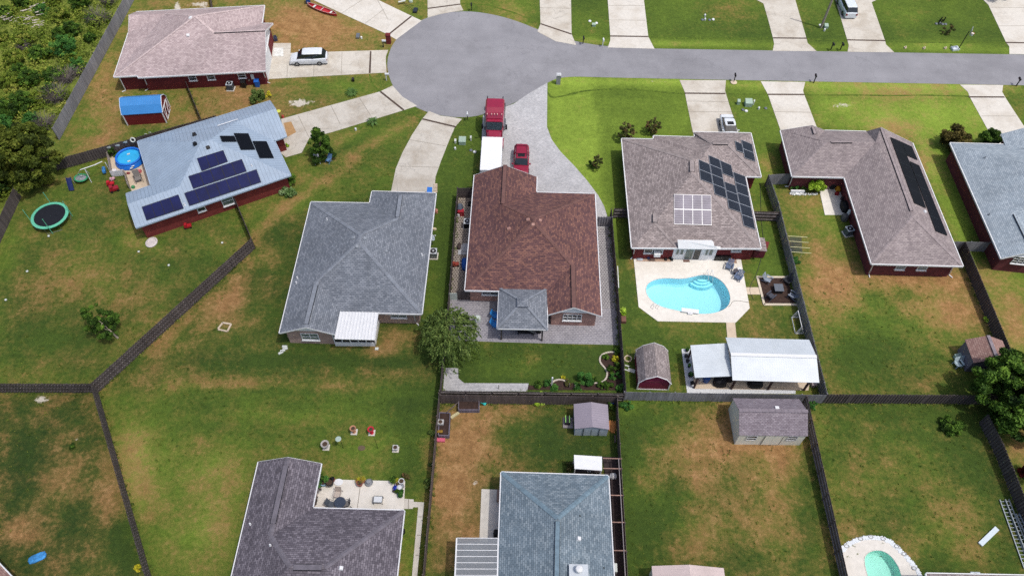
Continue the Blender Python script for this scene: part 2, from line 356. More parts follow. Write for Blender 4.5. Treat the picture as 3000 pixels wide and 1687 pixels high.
BL=[ # x,y,rx,ry,d_dry,d_tone,d_sand
 (790,85,110,55,.45,0,0),(740,45,70,30,.3,0,0),(270,250,40,90,.25,.1,0),(600,240,70,26,.4,0,0),(255,370,60,30,.35,0,0),(205,330,40,60,-.3,.1,0),(330,260,30,30,-.2,0,0),
 (760,258,45,14,.1,.1,.9),(500,12,40,14,.2,0,.6),(445,20,8,22,.1,0,.9),(650,290,40,20,.4,0,0),(900,225,90,28,-.35,.1,0),(830,215,70,12,-.3,.1,0),(500,300,60,40,.2,.05,0),
 (560,780,45,45,.45,.15,0),(600,740,25,45,.4,.1,0),(880,400,60,12,.25,.1,0),(790,455,50,10,.3,.1,0),(700,530,60,9,.3,.1,0),(960,880,60,22,.5,.05,0),(1000,850,60,16,.35,.1,0),
 (420,860,60,40,.2,.1,0),(500,900,120,14,.2,0,0),(480,970,200,8,.3,.3,0),(900,965,160,6,.25,.3,0),(380,940,60,16,.15,0,0),(620,690,20,60,-.1,-.1,0),(860,1000,300,22,-.15,-.1,0),
 (170,700,90,50,.25,.1,0),(330,760,90,60,.2,0,0),(90,760,60,40,.2,0,0),(100,850,90,60,-.25,-.1,0),(500,680,70,50,-.15,-.05,0),(350,640,40,30,-.1,0,0),(100,950,80,20,.15,.1,0),(20,640,30,60,-.2,.2,0),(380,540,18,50,.2,.2,.35),(350,590,15,20,.1,.1,.4),
 (100,1005,22,12,0,0,.9),(97,1062,8,10,0,0,.6),(200,1110,14,14,0,0,.7),(150,1220,40,70,.3,.1,0),(60,1330,70,50,.25,0,0),(260,1260,50,60,.25,0,0),(60,1230,40,40,-.4,-.1,0),(180,1300,40,50,-.45,-.1,0),(320,1380,40,70,-.5,-.1,0),(280,1150,30,40,.2,.05,0),(60,1120,40,60,-.3,-.1,0),
 (340,1130,30,60,.35,.3,0),(350,1230,60,60,.25,.2,0),(700,1090,260,50,0,-.1,0),(560,1180,90,60,.15,.15,0),(420,1040,120,30,-.1,-.1,0),(540,1300,60,80,.2,.2,0),(450,1360,120,60,.05,.1,0),(1040,1040,60,60,-.2,-.25,0),(1030,1180,60,80,-.3,-.35,0),(960,1040,110,30,-.15,-.15,0),(800,1170,90,30,.1,-.1,0),(1070,1350,20,90,.1,0,0),
 (870,905,260,20,-.15,-.02,0),(700,620,50,90,0,-.05,0),(690,720,40,60,.1,0,0),(1120,650,20,200,-.2,-.2,0),(640,640,60,20,.2,.15,0),
 (1170,1100,70,60,.65,.1,0),(1150,1300,50,120,.35,0,0),(1130,1210,50,60,.5,.1,0),(1250,1040,80,26,.3,.1,0),(1330,1110,100,60,-.45,-.1,0),(1440,1150,80,40,-.3,-.1,0),(1280,1160,50,40,.2,0,0),(1195,1215,12,14,0,0,.6),(1390,1180,30,14,.2,0,.4),(1215,1390,40,60,.3,0,0),(1480,1100,70,90,-.2,0,0),
 (1340,900,16,34,.45,.1,.1),(1470,868,30,7,.5,.1,.1),(1180,870,60,20,.1,.2,0),(1300,930,160,40,0,.12,0),
 (1590,1100,40,140,-.45,-.08,0),(1640,1060,60,40,-.35,-.05,0),(1850,1060,90,60,.4,.1,0),(1750,1180,80,80,.3,.15,0),(1690,1215,32,34,-.85,-.25,0),(1950,1180,60,80,.3,.2,0),(1880,1120,120,30,.4,.15,0),(1760,1320,60,60,.1,.05,0),(1920,1330,80,60,.2,.1,0),(1680,1280,60,40,-.4,-.1,0),(1620,1350,50,120,-.5,-.1,0),(2030,1300,24,140,-.4,-.1,0),(1580,1020,30,30,-.3,.3,0),(1700,1020,60,20,-.3,0,0),(1640,1210,40,40,.25,.1,0),(1860,1400,60,40,-.3,-.1,0),(1780,1370,60,60,.1,.1,0),
 (1740,650,120,40,-.1,0,0),(1900,800,40,60,.25,.1,0),(1640,850,60,40,-.25,-.05,0),(1700,830,80,20,.1,0,0),(1590,660,14,60,.3,.1,.15),(1960,700,40,60,-.4,0,0),(1920,620,30,90,-.3,.1,0),(1930,410,40,30,.4,.1,0),(1960,880,30,40,.2,.05,0),(1580,760,20,90,-.3,-.1,0),(1700,890,90,20,-.1,0,0),
 (2120,720,40,60,.5,.2,0),(2060,700,40,90,.35,.15,0),(2290,700,130,22,.6,.15,0),(2340,780,70,40,.35,.1,0),(2420,790,50,30,.45,.1,0),(2400,720,40,40,.3,.1,0),(2220,800,120,60,-.35,0,0),(2200,900,120,60,-.35,-.08,0),(2100,560,60,60,-.2,.3,0),(2160,640,40,40,0,.1,0),(2040,520,30,30,.2,.1,.15),(2140,890,60,40,-.25,-.05,0),(2480,800,20,20,.3,.1,0),(2350,890,20,10,0,0,.3),(2000,900,30,60,.1,0,0),
 (2250,235,130,14,.25,.1,.35),(2120,265,30,10,.1,.1,.7),(2250,330,60,40,.35,.1,0),(2360,300,60,40,-.1,.1,0),(2200,300,60,30,.1,.1,0),(2280,240,120,16,.2,0,0),(1640,206,120,6,.2,.2,.5),(1900,220,60,10,.1,.2,0),
 (2520,760,30,70,.1,.1,0),(2560,700,60,30,-.3,.1,0),(2560,810,20,60,.4,.2,0),(2540,900,20,30,-.2,.1,0),(2560,1120,30,50,.5,.1,0),
 (2320,400,40,40,.3,.1,0),(2340,500,20,120,.1,.1,0),(2300,600,40,60,-.1,.1,0),
 (2150,1300,60,80,.15,.05,0),(2250,1200,90,60,.1,.15,0),(2400,1290,80,70,.22,.15,0),(2120,1380,40,30,.3,.2,0),(2290,1390,50,40,.3,.2,0),(2440,1380,40,60,.3,.05,0),(2250,1050,160,30,-.2,-.05,0),(2150,1130,60,60,.05,0,0),(2430,1130,50,120,-.15,-.05,0),(2260,1200,14,8,0,0,.5),(2360,1420,60,40,-.3,-.05,0),(2200,1120,60,60,.1,.1,0),
 (1830,25,90,40,.35,.05,0),(1480,60,40,30,.1,.05,0),(1700,20,90,60,-.1,.05,0),(2000,40,40,40,.3,.1,0),(2300,40,60,40,.15,.1,0),(2400,60,60,40,-.05,.05,0),(1700,112,90,6,.3,.3,.3),(2350,112,120,8,.1,.3,0),(1300,30,50,40,.2,.2,0),(1010,20,60,30,.1,.1,0),(1480,105,24,12,.2,.2,.3),
 (1060,230,50,20,0,0,0)]
# rough scrub ground beyond the boundary fence
SCRUB=[(-900,-900),(360,-900),(335,0),(120,350),(190,420),(60,470),(0,600),(-900,900)]
def mkaxis(lo,hi,st,far):
    a=list(np.arange(lo,hi+.01,st)); return np.array(sorted([-f for f in far if -f<lo]+a+[f for f in far if f>hi]))
gx=mkaxis(-92,92,.5,(95,110,150,300,800,2200)); gy=mkaxis(8,120,.5,(-2200,-800,-300,-100,-40,-10,130,170,300,800,2200))
gy=np.array(sorted(set([-2200,-800,-300,-100,-40,-10]+list(np.arange(4,122.01,.5))+[130,170,300,800,2200])))
X,Y=np.meshgrid(gx,gy); 
P=np.stack([X.ravel(),Y.ravel(),np.full(X.size,-HC)],1)@RW   # into camera axes
zz=np.maximum(P[:,2],5); PX=(1500+FPX*P[:,0]/zz)*.85867; PY=(843.5+FPX*P[:,1]/zz)*.85867
dry=np.full(X.size,.30); tone=np.full(X.size,.45); sand=np.zeros(X.size); scr=inpoly(PX,PY,SCRUB).astype(float)
for poly,d,t in YARDS:
    mk=inpoly(PX,PY,poly); dry[mk]=d; tone[mk]=t
for x,y,rx,ry,dd,dt,ds in BL:
    g=np.exp(-((PX-x)/rx)**2-((PY-y)/ry)**2); dd=dd*.6 if dd<0 else dd; dt=dt*.7 if dt<0 else dt; dry+=dd*g; tone+=dt*g; sand+=ds*g
LN=[ # worn tracks and mowing lines: x0,y0,x1,y1,width,d_dry,d_tone
 (1060,290,870,400,7,.35,.15),(900,400,700,530,6,.35,.15),(860,385,640,520,5,.25,.1),(760,480,600,640,6,.3,.1),(700,520,560,700,7,.3,.1),(640,660,360,900,9,.35,.12),(600,720,480,860,9,.3,.1),(380,930,250,985,6,.2,.1),
 (420,960,1100,972,4,.5,.35),(400,935,1090,945,4,.3,.15),(430,900,1080,912,6,-.3,-.12),(430,1025,1085,1022,5,-.25,-.15),(440,1050,1080,1049,5,.05,.12),(450,1078,1080,1080,5,-.15,-.1),(700,560,1000,500,8,.2,.1),(900,330,720,430,8,.25,.12),(980,300,800,420,6,-.2,-.1),(460,985,1095,990,4,-.25,-.05),(520,870,900,880,3,.3,.1),(700,1010,1095,1012,3,-.15,-.1),(400,1035,1090,1035,3,.1,.1),(400,1065,1085,1068,4,-.1,-.08),
 (1640,108,2576,128,8,.05,.35),(1400,204,2576,222,7,.15,.3),(1450,96,1560,112,6,.1,.3),(1160,36,1360,84,6,.2,.3),(2020,245,2460,250,3,-.1,-.25),(1385,235,1740,240,3,-.1,-.2),
 (1562,1010,1580,1449,10,-.35,-.1),(2060,1010,2130,1449,8,.1,.1),(1108,1000,1085,1449,7,.1,.0),(640,610,240,975,5,.2,.15),(300,560,420,640,8,.2,.25),(310,600,370,620,8,.2,.3)]
for x0,y0,x1,y1,w_,dd,dt in LN:
    L_=math.hypot(x1-x0,y1-y0); ux,uy=(x1-x0)/L_,(y1-y0)/L_; s_=(PX-x0)*ux+(PY-y0)*uy; q_=-(PX-x0)*uy+(PY-y0)*ux; g=np.exp(-(q_/w_)**2)*(1/(1+np.exp(-(s_)/8)))*(1/(1+np.exp((s_-L_)/8))); dry+=dd*g; tone+=dt*g
nx,ny=len(gx),len(gy)
def soft(a,k=2):
    a=a.reshape(ny,nx)
    for _ in range(k): a=(a+np.roll(a,1,0)+np.roll(a,-1,0)+np.roll(a,1,1)+np.roll(a,-1,1))/5
    return a.ravel()
dry,tone,scr=soft(dry),soft(tone),soft(scr,4)
idx=np.arange(nx*ny).reshape(ny,nx)
F=np.stack([idx[:-1,:-1].ravel(),idx[:-1,1:].ravel(),idx[1:,1:].ravel(),idx[1:,:-1].ravel()],1)
def grow(P,k):
    c=sum((Vector(p) for p in P),Vector())/len(P); return [c+(Vector(p)-c)*k for p in P]
hole=inpoly(X.ravel(),Y.ravel(),[tuple(p) for p in grow(POOL,1.03)])|inpoly(X.ravel(),Y.ravel(),[tuple(p) for p in grow(POOL2,1.03)])
F=F[~hole[F].any(1)]
me=bpy.data.meshes.new('ground')
me.vertices.add(nx*ny); co=np.stack([X.ravel(),Y.ravel(),np.zeros(X.size)],1); me.vertices.foreach_set('co',co.ravel())
me.loops.add(F.size); me.loops.foreach_set('vertex_index',F.ravel()); me.polygons.add(len(F)); me.polygons.foreach_set('loop_start',np.arange(0,F.size,4))
me.polygons.foreach_set('loop_total',np.full(len(F),4)); me.update(calc_edges=True); me.validate()
ca=me.color_attributes.new('soil','FLOAT_COLOR','POINT'); ca.data.foreach_set('color',np.stack([dry,tone,sand,scr],1).ravel().astype(np.float32))
k=NT('lawn grass and soil'); co=k.coord('Object'); a=k.n('Attribute'); a.attribute_name='soil'; sp=k.n('SeparateXYZ'); k.l(a.outputs['Vector'],sp.inputs[0]); sp2=a.outputs['Alpha']
n1=k.noise(co,.45,6,.68); n2=k.noise(co,2.4,5,.7); n3=k.noise(co,11,4,.75); n4=k.noise(co,.12,4,.6)
patch=k.math('ADD',k.math('ADD',k.math('MULTIPLY',n1,1.25),k.math('MULTIPLY',n2,.75)),k.math('MULTIPLY',n3,.35))   # mean ~1.17
dr=k.math('ADD',sp.outputs[0],k.math('MULTIPLY',k.math('SUBTRACT',patch,1.175),.95))
drf=k.ramp(dr,[(.22,0.),(.52,1.)]); drf2=k.ramp(dr,[(.42,0.),(.85,1.)])
tn=k.math('ADD',sp.outputs[1],k.math('MULTIPLY',k.math('SUBTRACT',k.math('ADD',k.math('MULTIPLY',n4,.8),k.math('MULTIPLY',n2,.7)),.75),.75))
green=k.ramp(tn,[(0.,srgb('#2f401e')),(.3,srgb('#415422')),(.6,srgb('#5c702a')),(1.,srgb('#7f963a'))])
fine=k.ramp(n3,[(.25,.5),(.75,1.45)]); green=k.mix(1,k.mix(1,green,fine,'MULTIPLY'),k.ramp(k.noise(co,1.3,8,.8),[(.3,.74),(.7,1.2)]),'MULTIPLY')
brown=k.ramp(k.math('ADD',k.math('MULTIPLY',n2,.6),k.math('MULTIPLY',k.noise(co,.8,3),.5)),[(.3,srgb('#664a2f')),(.55,srgb('#8d6c46')),(.8,srgb('#ad8b62'))])
brown=k.mix(1,brown,k.ramp(n3,[(.25,.6),(.75,1.35)]),'MULTIPLY')
olive=k.mix(1,k.ramp(tn,[(0.,srgb('#4a4a26')),(.5,srgb('#6c6a33')),(1.,srgb('#8c8a48'))]),k.ramp(n3,[(.25,.65),(.75,1.35)]),'MULTIPLY'); col=k.mix(drf2,k.mix(drf,green,olive),brown)
sf=k.ramp(k.math('ADD',sp.outputs[2],k.math('MULTIPLY',k.math('SUBTRACT',patch,1.25),1.3)),[(.42,0.),(.6,1.)]); col=k.mix(sf,col,srgb('#b9b3a6'))
sc=k.ramp(k.math('ADD',k.math('MULTIPLY',n1,.5),k.math('MULTIPLY',n2,.6)),[(.35,srgb('#3f4b1c')),(.55,srgb('#667330')),(.75,srgb('#87884c'))]); col=k.mix(sp2,col,sc)
k.bump(n3,.6,.06); LAWN=k.out(col,.95,0,.1)
me.materials.append(LAWN)
ground=struct(bpy.data.objects.new('ground',me)); C.objects.link(ground)
# ---------------------------------------------------------------- paved surfaces
M={}
k=NT('asphalt'); co=k.coord('Object'); n=k.noise(co,.25,6,.6); f=k.noise(co,14,3,.8); mp=k.n('Mapping'); mp.inputs['Scale'].default_value=(.04,.9,1); k.l(co,mp.inputs[0]); st=k.noise(mp.outputs[0],1,4)
col=k.ramp(n,[(.3,srgb('#7e7e83')),(.7,srgb('#8c8c91'))]); col=k.mix(1,col,k.ramp(k.noise(co,.07,8,.75),[(.42,.9),(.5,1.),(.62,1.05)]),'MULTIPLY'); col=k.mix(1,col,k.ramp(f,[(.3,.82),(.7,1.1)]),'MULTIPLY'); vo=k.n('TexVoronoi'); vo.feature='DISTANCE_TO_EDGE'; vo.inputs['Scale'].default_value=.11; wv=k.n('VectorMath'); wv.operation='ADD'; nz=k.n('TexNoise'); nz.inputs['Scale'].default_value=.3; nz.inputs['Detail'].default_value=6; k.l(co,nz.inputs['Vector']); s2=k.n('VectorMath'); s2.operation='SCALE'; s2.inputs['Scale'].default_value=7.0; k.l(nz.outputs['Color'],s2.inputs[0]); k.l(co,wv.inputs[0]); k.l(s2.outputs[0],wv.inputs[1]); k.l(wv.outputs[0],vo.inputs['Vector'])
col=k.mix(k.math('MULTIPLY',k.ramp(vo.outputs['Distance'],[(0.,1.),(.006,0.)]),.35),col,srgb('#5a5a5e')); col=k.mix(k.ramp(k.noise(co,.5,5,.8),[(.66,0.),(.74,.35)]),col,srgb('#6a6a6e'))
col=k.mix(1,col,k.ramp(st,[(.3,.97),(.7,1.02)]),'MULTIPLY')
M['asphalt']=k.out(col,.92,0,.2)
M['conc']=concrete('driveway concrete','#beb9af','#968b7b',.75); M['conc2']=concrete('light concrete','#c8c4bc','#a79e90',.6,crack=.3); M['deck']=concrete('pool deck','#d5d1c9','#b9b2a5',.5,crack=.08)
M['pave_l']=pavers('light pavers','#b9b9bb','#a6a7aa','#9b9b9d',.16,.24,.012,.2); M['pave_d']=pavers('grey pavers','#908e94','#807e86','#aaa8ac',.22,.34,.02,.25)
M['hexl']=pavers('pale hexagonal pavers','#a9a7a8','#9a989a','#6f6c70',.26,.3,.04,.15); M['hex']=pavers('patterned pavers','#b0a69b','#a1988f','#5c544f',.26,.3,.045,.15); M['trav']=concrete('travertine','#c9b9a4','#a3907a',.5,crack=.2)
M['mulch']=paint('mulch','#3a2a24',.95,.5,3); M['soil']=paint('dark soil','#4a3a2e',.95,.4,3); M['gravel']=paint('white gravel','#c9ccd0',.9,.3,9); M['drain']=paint('drain grate','#4c3f37',.9,.3,6)
M['sandy']=paint('tan mat','#a5835a',.9,.2,2)
def sheet(name,poly,mat,z0=0,z1=.03,kind=True,holes=None):
    b=MB(); P=[(p[0],p[1]) for p in poly]; b.prism(P,z0-.02,z1)
    if holes:
        b=MB(); loops=[[Vector((p[0],p[1],z1)) for p in poly]]+[[Vector((p[0],p[1],z1)) for p in h] for h in holes]
        fl=[p for L in loops for p in L]
        for t in tessellate_polygon(loops):
            q=[fl[i] for i in t]
            if (q[1]-q[0]).cross(q[2]-q[0]).z<0: q=q[::-1]
            b.face(q)
        L=loops[0]
        for i in range(len(L)): p,q=L[i],L[(i+1)%len(L)]; b.face([Vector((p.x,p.y,z0-.02)),Vector((q.x,q.y,z0-.02)),q,p])
    o=b.build(name,mat)
    return struct(o) if kind else o
road=[kd(*p) for p in [(3300,230),(2576,215),(1900,203),(1500,195),(1450,193),(1405,196),(1378,208),(1335,233),(1292,262),(1215,290),(1165,297),(1110,292),(1060,278),(1020,255),(992,225),(977,190),(973,155),(984,117),(1008,87),(1048,56),(1100,36),(1160,28),(1222,33),(1292,50),(1365,80),(1455,108),(1560,121),(1640,123),(2576,138),(3300,150)]]
# round the bulb
def smooth_open(P,k=2):
    for _ in range(k):
        Q=[P[0]]
        for a,b in zip(P,P[1:]): Q+=[a*.75+b*.25,a*.25+b*.75]
        Q.append(P[-1]); P=Q
    return P
sheet('road',smooth_open([Vector(p) for p in road],2),M['asphalt'],0,.012)
def slab(name,cp,pts,mat,z=.035,**k): return sheet(name,[cp(*p) for p in pts],mat,0,z,**k)
slab('driveway',kB,[(40,330),(265,330),(262,405),(1003,382),(985,430),(985,470),(990,553),(95,602),(60,560)],M['conc'])
slab('driveway',kB,[(230,-90),(420,-4),(650,105),(1000,265),(1062,303),(1255,160),(1180,125),(920,0),(740,-90)],M['conc2'])
slab('driveway',kB,[(1300,-70),(1545,-70),(1548,35),(1572,82),(1480,95),(1390,112),(1302,138)],M['conc'])
slab('driveway',kB,[(190,905),(940,697),(1035,652),(1110,735),(1222,805),(1120,838),(580,1003),(405,1048),(347,1160),(225,1195),(175,1150),(215,1040)],M['conc'])
slab('driveway',kB,[(1310,845),(1400,880),(1500,893),(1562,905),(1508,965),(1455,1090),(1400,1230),(1362,1340),(1345,1500),(1010,1500),(1025,1449),(1060,1280),(1110,1160),(1180,1030),(1262,903)],M['conc'])
slab('driveway',kC,[(1270,610),(1622,612),(1615,690),(1645,790),(1700,960),(1740,1080),(1400,1080),(1370,1000),(1325,780),(1310,700)],M['conc'])
slab('driveway',kD,[(-55,620),(282,625),(265,690),(275,722),(390,1020),(105,1020),(0,720)],M['conc2'])
slab('driveway',kD,[(1455,645),(1782,648),(1775,700),(1800,745),(1941,960),(2040,1100),(1760,1100),(1690,1030),(1530,740),(1515,700)],M['conc2'])
slab('driveway',kC,[(208,-80),(446,-80),(452,262),(487,346),(330,316),(193,243),(216,183)],M['conc'])
slab('driveway',kC,[(720,-80),(990,-80),(1033,280),(1080,373),(726,363),(745,310),(745,275)],M['conc2'])
slab('driveway',kD,[(-190,-70),(-100,-5),(-35,30),(0,150),(37,290),(46,335),(35,389),(368,391),(300,330),(290,290),(185,-70)],M['conc'])
slab('driveway',kD,[(490,-70),(600,305),(612,345),(603,396),(957,400),(893,340),(888,315),(785,20),(870,-20),(870,-70)],M['conc'])
slab('driveway',kD,[(1560,-70),(1670,40),(1803,322),(1828,355),(1830,413),(2150,417),(2150,320),(1900,-70)],M['conc2'])
sheet('driveway',[kd(*p) for p in [(1215,291),(1292,262),(1335,233),(1377,209),(1376,320),(1388,352),(1410,382),(1445,418),(1478,456),(1505,492),(1520,520),(1530,552),(1530,600),(1340,620),(1195,620),(1207,430)]],M['pave_l'],0,.03)
S=lambda x,y,z=0:at(x,y,z)
sheet('patio',[S(*p) for p in [(1318,868),(1400,868),(1700,868),(1728,640),(1792,640),(1812,1010),(1600,1006),(1406,1000),(1318,998)]],M['pave_d'],0,.024)
sheet('side_path',[S(*p) for p in [(1722,668),(1789,668),(1803,905),(1740,905)]],M['hexl'],0,.034)
sheet('side_path',[S(*p) for p in [(1342,560),(1392,560),(1368,868),(1316,868)]],M['hex'],0,.033)
sheet('path',[S(*p) for p in [(1303,1078),(1342,1078),(1343,1108),(1360,1122),(1549,1123),(1544,1146),(1298,1146)]],M['pave_l'],0,.03)
sheet('path',[kG(*p) for p in [(1622,990),(1690,990),(1702,1112),(1632,1112)]],M['trav'],0,.04)
sheet('path',[kG(*p) for p in [(1768,730),(1890,730),(1900,785),(1785,783)]],M['trav'],0,.04)
sheet('patio',[pK(*p) for p in [(405,225),(1000,200),(2390,210),(2292,897),(458,870)]],M['trav'],0,.06)
sheet('gravel_strip',[pK(*p) for p in [(255,232),(404,232),(457,871),(2085,893),(2085,950),(345,939)]],M['gravel'],0,.03)
sheet('patio',[pP(*p) for p in [(850,415),(1345,380),(1450,925),(965,925)]],M['deck'],0,.05)
sheet('patio',[pO(*p) for p in [(120,183),(2085,230),(2050,960),(-60,930)]],M['deck'],0,.06)
b=MB(); 
sheet('path',[kJ(*p) for p in [(1116,862),(1196,868),(1196,886),(1275,890),(1218,1500),(1178,1500),(1230,927),(1190,927),(1190,939),(1110,939)]],M['conc2'],0,.04)
sheet('patio',[kJ(*p) for p in [(1710,790),(1880,795),(1880,1200),(1693,1200)]],M['conc2'],0,.05)
sheet('patio',[pB(*p) for p in [(985,400),(1640,290),(1960,1150),(1500,1260),(1370,850),(1080,905)]],M['trav'],0,.05)
sheet('patio',[pA(*p) for p in [(930,410),(1000,410),(1000,720),(960,720)]],M['conc'],0,.05)
sheet('driveway_drain',[kB(*p) for p in [(864,392),(876,392),(870,557),(855,558)]],M['drain'],0,.042)
def strip(name,a,b,w,mat,z=.042):
    d=(b-a); n=Vector((-d.y,d.x,0)).normalized()*(w/2); return sheet(name,[a+n,b+n,b-n,a-n],mat,0,z)
for cp,p,q in ((kB,(1178,127),(1000,270)),(kB,(1302,68),(1548,36)),(kB,(943,697),(1120,838)),(kB,(1262,905),(1515,965)),(kC,(1310,710),(1618,713)),(kD,(0,719),(275,720)),(kD,(1520,738),(1792,739)),(kC,(217,184),(452,263)),(kC,(745,277),(1033,281)),(kD,(38,291),(292,294)),(kD,(600,306),(888,312)),(kD,(1803,326),(2100,331))):
    strip('driveway_drain',cp(*p),cp(*q),.28,M['drain'])
M['joint']=paint('driveway joint','#8d877c',.9,.2,4)
for cp,p,q in ((kB,(653,400),(648,565)),(kB,(445,412),(437,580)),(kB,(240,500),(235,592)),(kB,(648,105),(810,0)),(kB,(830,180),(975,70)),(kB,(1000,150),(920,0)),(kB,(570,805),(640,945)),(kB,(785,745),(870,880)),(kB,(320,880),(405,1048)),(kB,(1165,1062),(1440,1110)),(kB,(1080,1262),(1385,1272)),(kC,(212,62),(445,68)),(kC,(735,155),(1010,158)),(kC,(733,45),(1003,47)),(kC,(1340,850),(1665,852)),(kC,(1322,770),(1640,775)),(kD,(40,850),(325,855)),(kD,(1618,882),(1880,884)),(kD,(1690,60),(1960,62)),(kD,(1745,200),(2000,200)),(pO,(1060,340),(990,860)),(kB,(125,370),(265,370)),(pO,(2165,630),(2160,865)),(kJ,(1232,1000),(1268,1000)),(kJ,(1222,1140),(1258,1140)),(kJ,(1210,1290),(1245,1290))):
    strip('driveway_joint',cp(*p),cp(*q),.06,M['joint'],.066 if cp is pO else .046)
# flat strips: shadow line of the verge swales painted in darker grass colour
k=NT('swale_shade'); co=k.coord('Object'); M['swale_shade']=k.out(k.ramp(k.noise(co,3,5,.7),[(.35,srgb('#34441c')),(.65,srgb('#5f7429'))]),.95,0,.1)
def swale_shade(pts,w=.35):
    P=smooth_open([Vector(p) for p in pts],2); b=MB(); r=random.Random(len(pts))
    L=[];R=[]
    for i,p in enumerate(P):
        a=P[max(0,i-1)]; c=P[min(len(P)-1,i+1)]; d=(c-a).normalized(); n=Vector((-d.y,d.x,0)); ww=w*.9*r.uniform(.35,1.25)/2
        L.append(p+n*ww+Vector((0,0,.006))); R.append(p-n*ww+Vector((0,0,.006)))
    for i in range(len(P)-1): b.face([R[i],R[i+1],L[i+1],L[i]])
    struct(b.build('swale_shade',M['swale_shade']))
swale_shade([kC(*p) for p in [(268,700),(300,745),(400,728),(520,695),(650,682),(820,678),(950,682),(1080,694),(1200,706),(1308,712)]],.4)
swale_shade([kD(*p) for p in [(280,722),(500,724),(700,722),(950,728),(1200,722),(1520,732)]],.3)
swale_shade([kC(*p) for p in [(1622,714),(1800,716),(1941,720)]],.25)
swale_shade([kC(*p) for p in [(1036,282),(1200,290),(1500,294),(1941,292)]],.35)
swale_shade([kC(*p) for p in [(455,263),(560,272),(745,276)]],.25)
swale_shade([kD(*p) for p in [(292,296),(450,304),(598,308)]],.3)
swale_shade([kD(*p) for p in [(890,318),(1100,322),(1400,324),(1800,326)]],.3)
swale_shade([kC(*p) for p in [(-380,30),(-200,36),(0,92),(120,140),(215,180)]],.3)
swale_shade([kB(*p) for p in [(1120,840),(1170,850),(1230,890),(1262,904)]],.3)
swale_shade([kB(*p) for p in [(1520,965),(1600,968),(1720,962)]],.3)
swale_shade([kB(*p) for p in [(860,565),(880,640),(940,695)]],.3)
# ---------------------------------------------------------------- houses
M['br_red']=brickwall('dark red brick','#7a2f31','#62262a','#5f3636'); M['br_mar']=brickwall('maroon brick','#6f363b','#5a2b30','#5d4040'); M['br_pink']=brickwall('rose brick','#b08578','#9f756a','#a09088')
M['br_tan']=brickwall('tan rose brick','#b0958a','#9c8075','#a39790'); M['br_b']=brickwall('bright red brick','#823532','#6e2a28','#6a423e')
M['white']=paint('white trim','#d6d8da',.5,.06,2); M['whitew']=paint('white vinyl siding','#dfe2e5',.55,.08,1); M['tanw']=paint('beige siding','#b3b2a1',.7,.07,1.2)
M['dark']=paint('black plastic','#141417',.5,.3,3); M['glass']=glassy('window glass','#20262b',.08,.6); M['blind']=glassy('window glass with blinds','#5d6a66',.12,.6); M['metal']=paint('galvanised metal','#8c9094',.35,.15,4,.7)
M['rC']=shingle('slate grey shingles',['#5d636c','#787e87','#91969e']); M['rD']=shingle('brown shingles',['#46383f','#6a4d4c','#916a5c'],cont=.8); M['rE']=shingle('weathered taupe shingles',['#6b6363','#8c8281','#aba09e'])
M['rF']=shingle('taupe grey shingles',['#70686a','#8b8182','#a09695'],cont=.8); M['rG']=shingle('pale blue grey shingles',['#7c8792','#94a0aa','#a9b3bb']); M['rH']=shingle('charcoal grey shingles',['#48444b','#69646c','#8b858d'])
M['rI']=shingle('blue green grey shingles',['#56646f','#73828d','#929ea6']); M['rA']=shingle('pale rose shingles',['#8a7a7d','#aa9a9a','#c0b1b0'],cont=.6); M['rP']=shingle('rose shingles',['#7a5f5c','#94766f','#a48a82'])
M['rB']=ribbed('blue grey metal roofing','#97a8ba',.42,0,.45,.62,.0,.1); M['rWm']=ribbed('white metal roofing','#c2cad0',.23,0,.4,.88,0,.12); M['cap']=shingle('ridge cap shingles',['#55555c','#6d6d74','#83838a'],.3,.25)
M['soffit']=M['white']
def roof_uv(P):
    n=Vector((0,0,0))
    for i in range(len(P)): n+=(P[i]-P[0]).cross(P[(i+1)%len(P)]-P[0])
    n.normalize()
    if n.z<0: n=-n
    u=Vector((0,0,1)).cross(n); u=Vector((1,0,0)) if u.length<.02 else u.normalized(); v=n.cross(u)
    return [(p.dot(u),p.dot(v)) for p in P]
def offset_poly(P,d):
    """P ccw list; d per-edge inset"""
    n=len(P); L=[]
    for i in range(n):
        a,b=P[i],P[(i+1)%n]; e=(b-a); e.z=0; e.normalize(); nn=Vector((-e.y,e.x,0)); L.append((a+nn*d[i],e))
    out=[]
    for i in range(n):
        (p,e),(q,g)=L[i-1],L[i]; den=e.x*g.y-e.y*g.x
        if abs(den)<.05: out.append(Vector((q.x,q.y,0))); continue
        t=((q.x-p.x)*g.y-(q.y-p.y)*g.x)/den; out.append(Vector((p.x+e.x*t,p.y+e.y*t,0)))
    return out
class House: pass
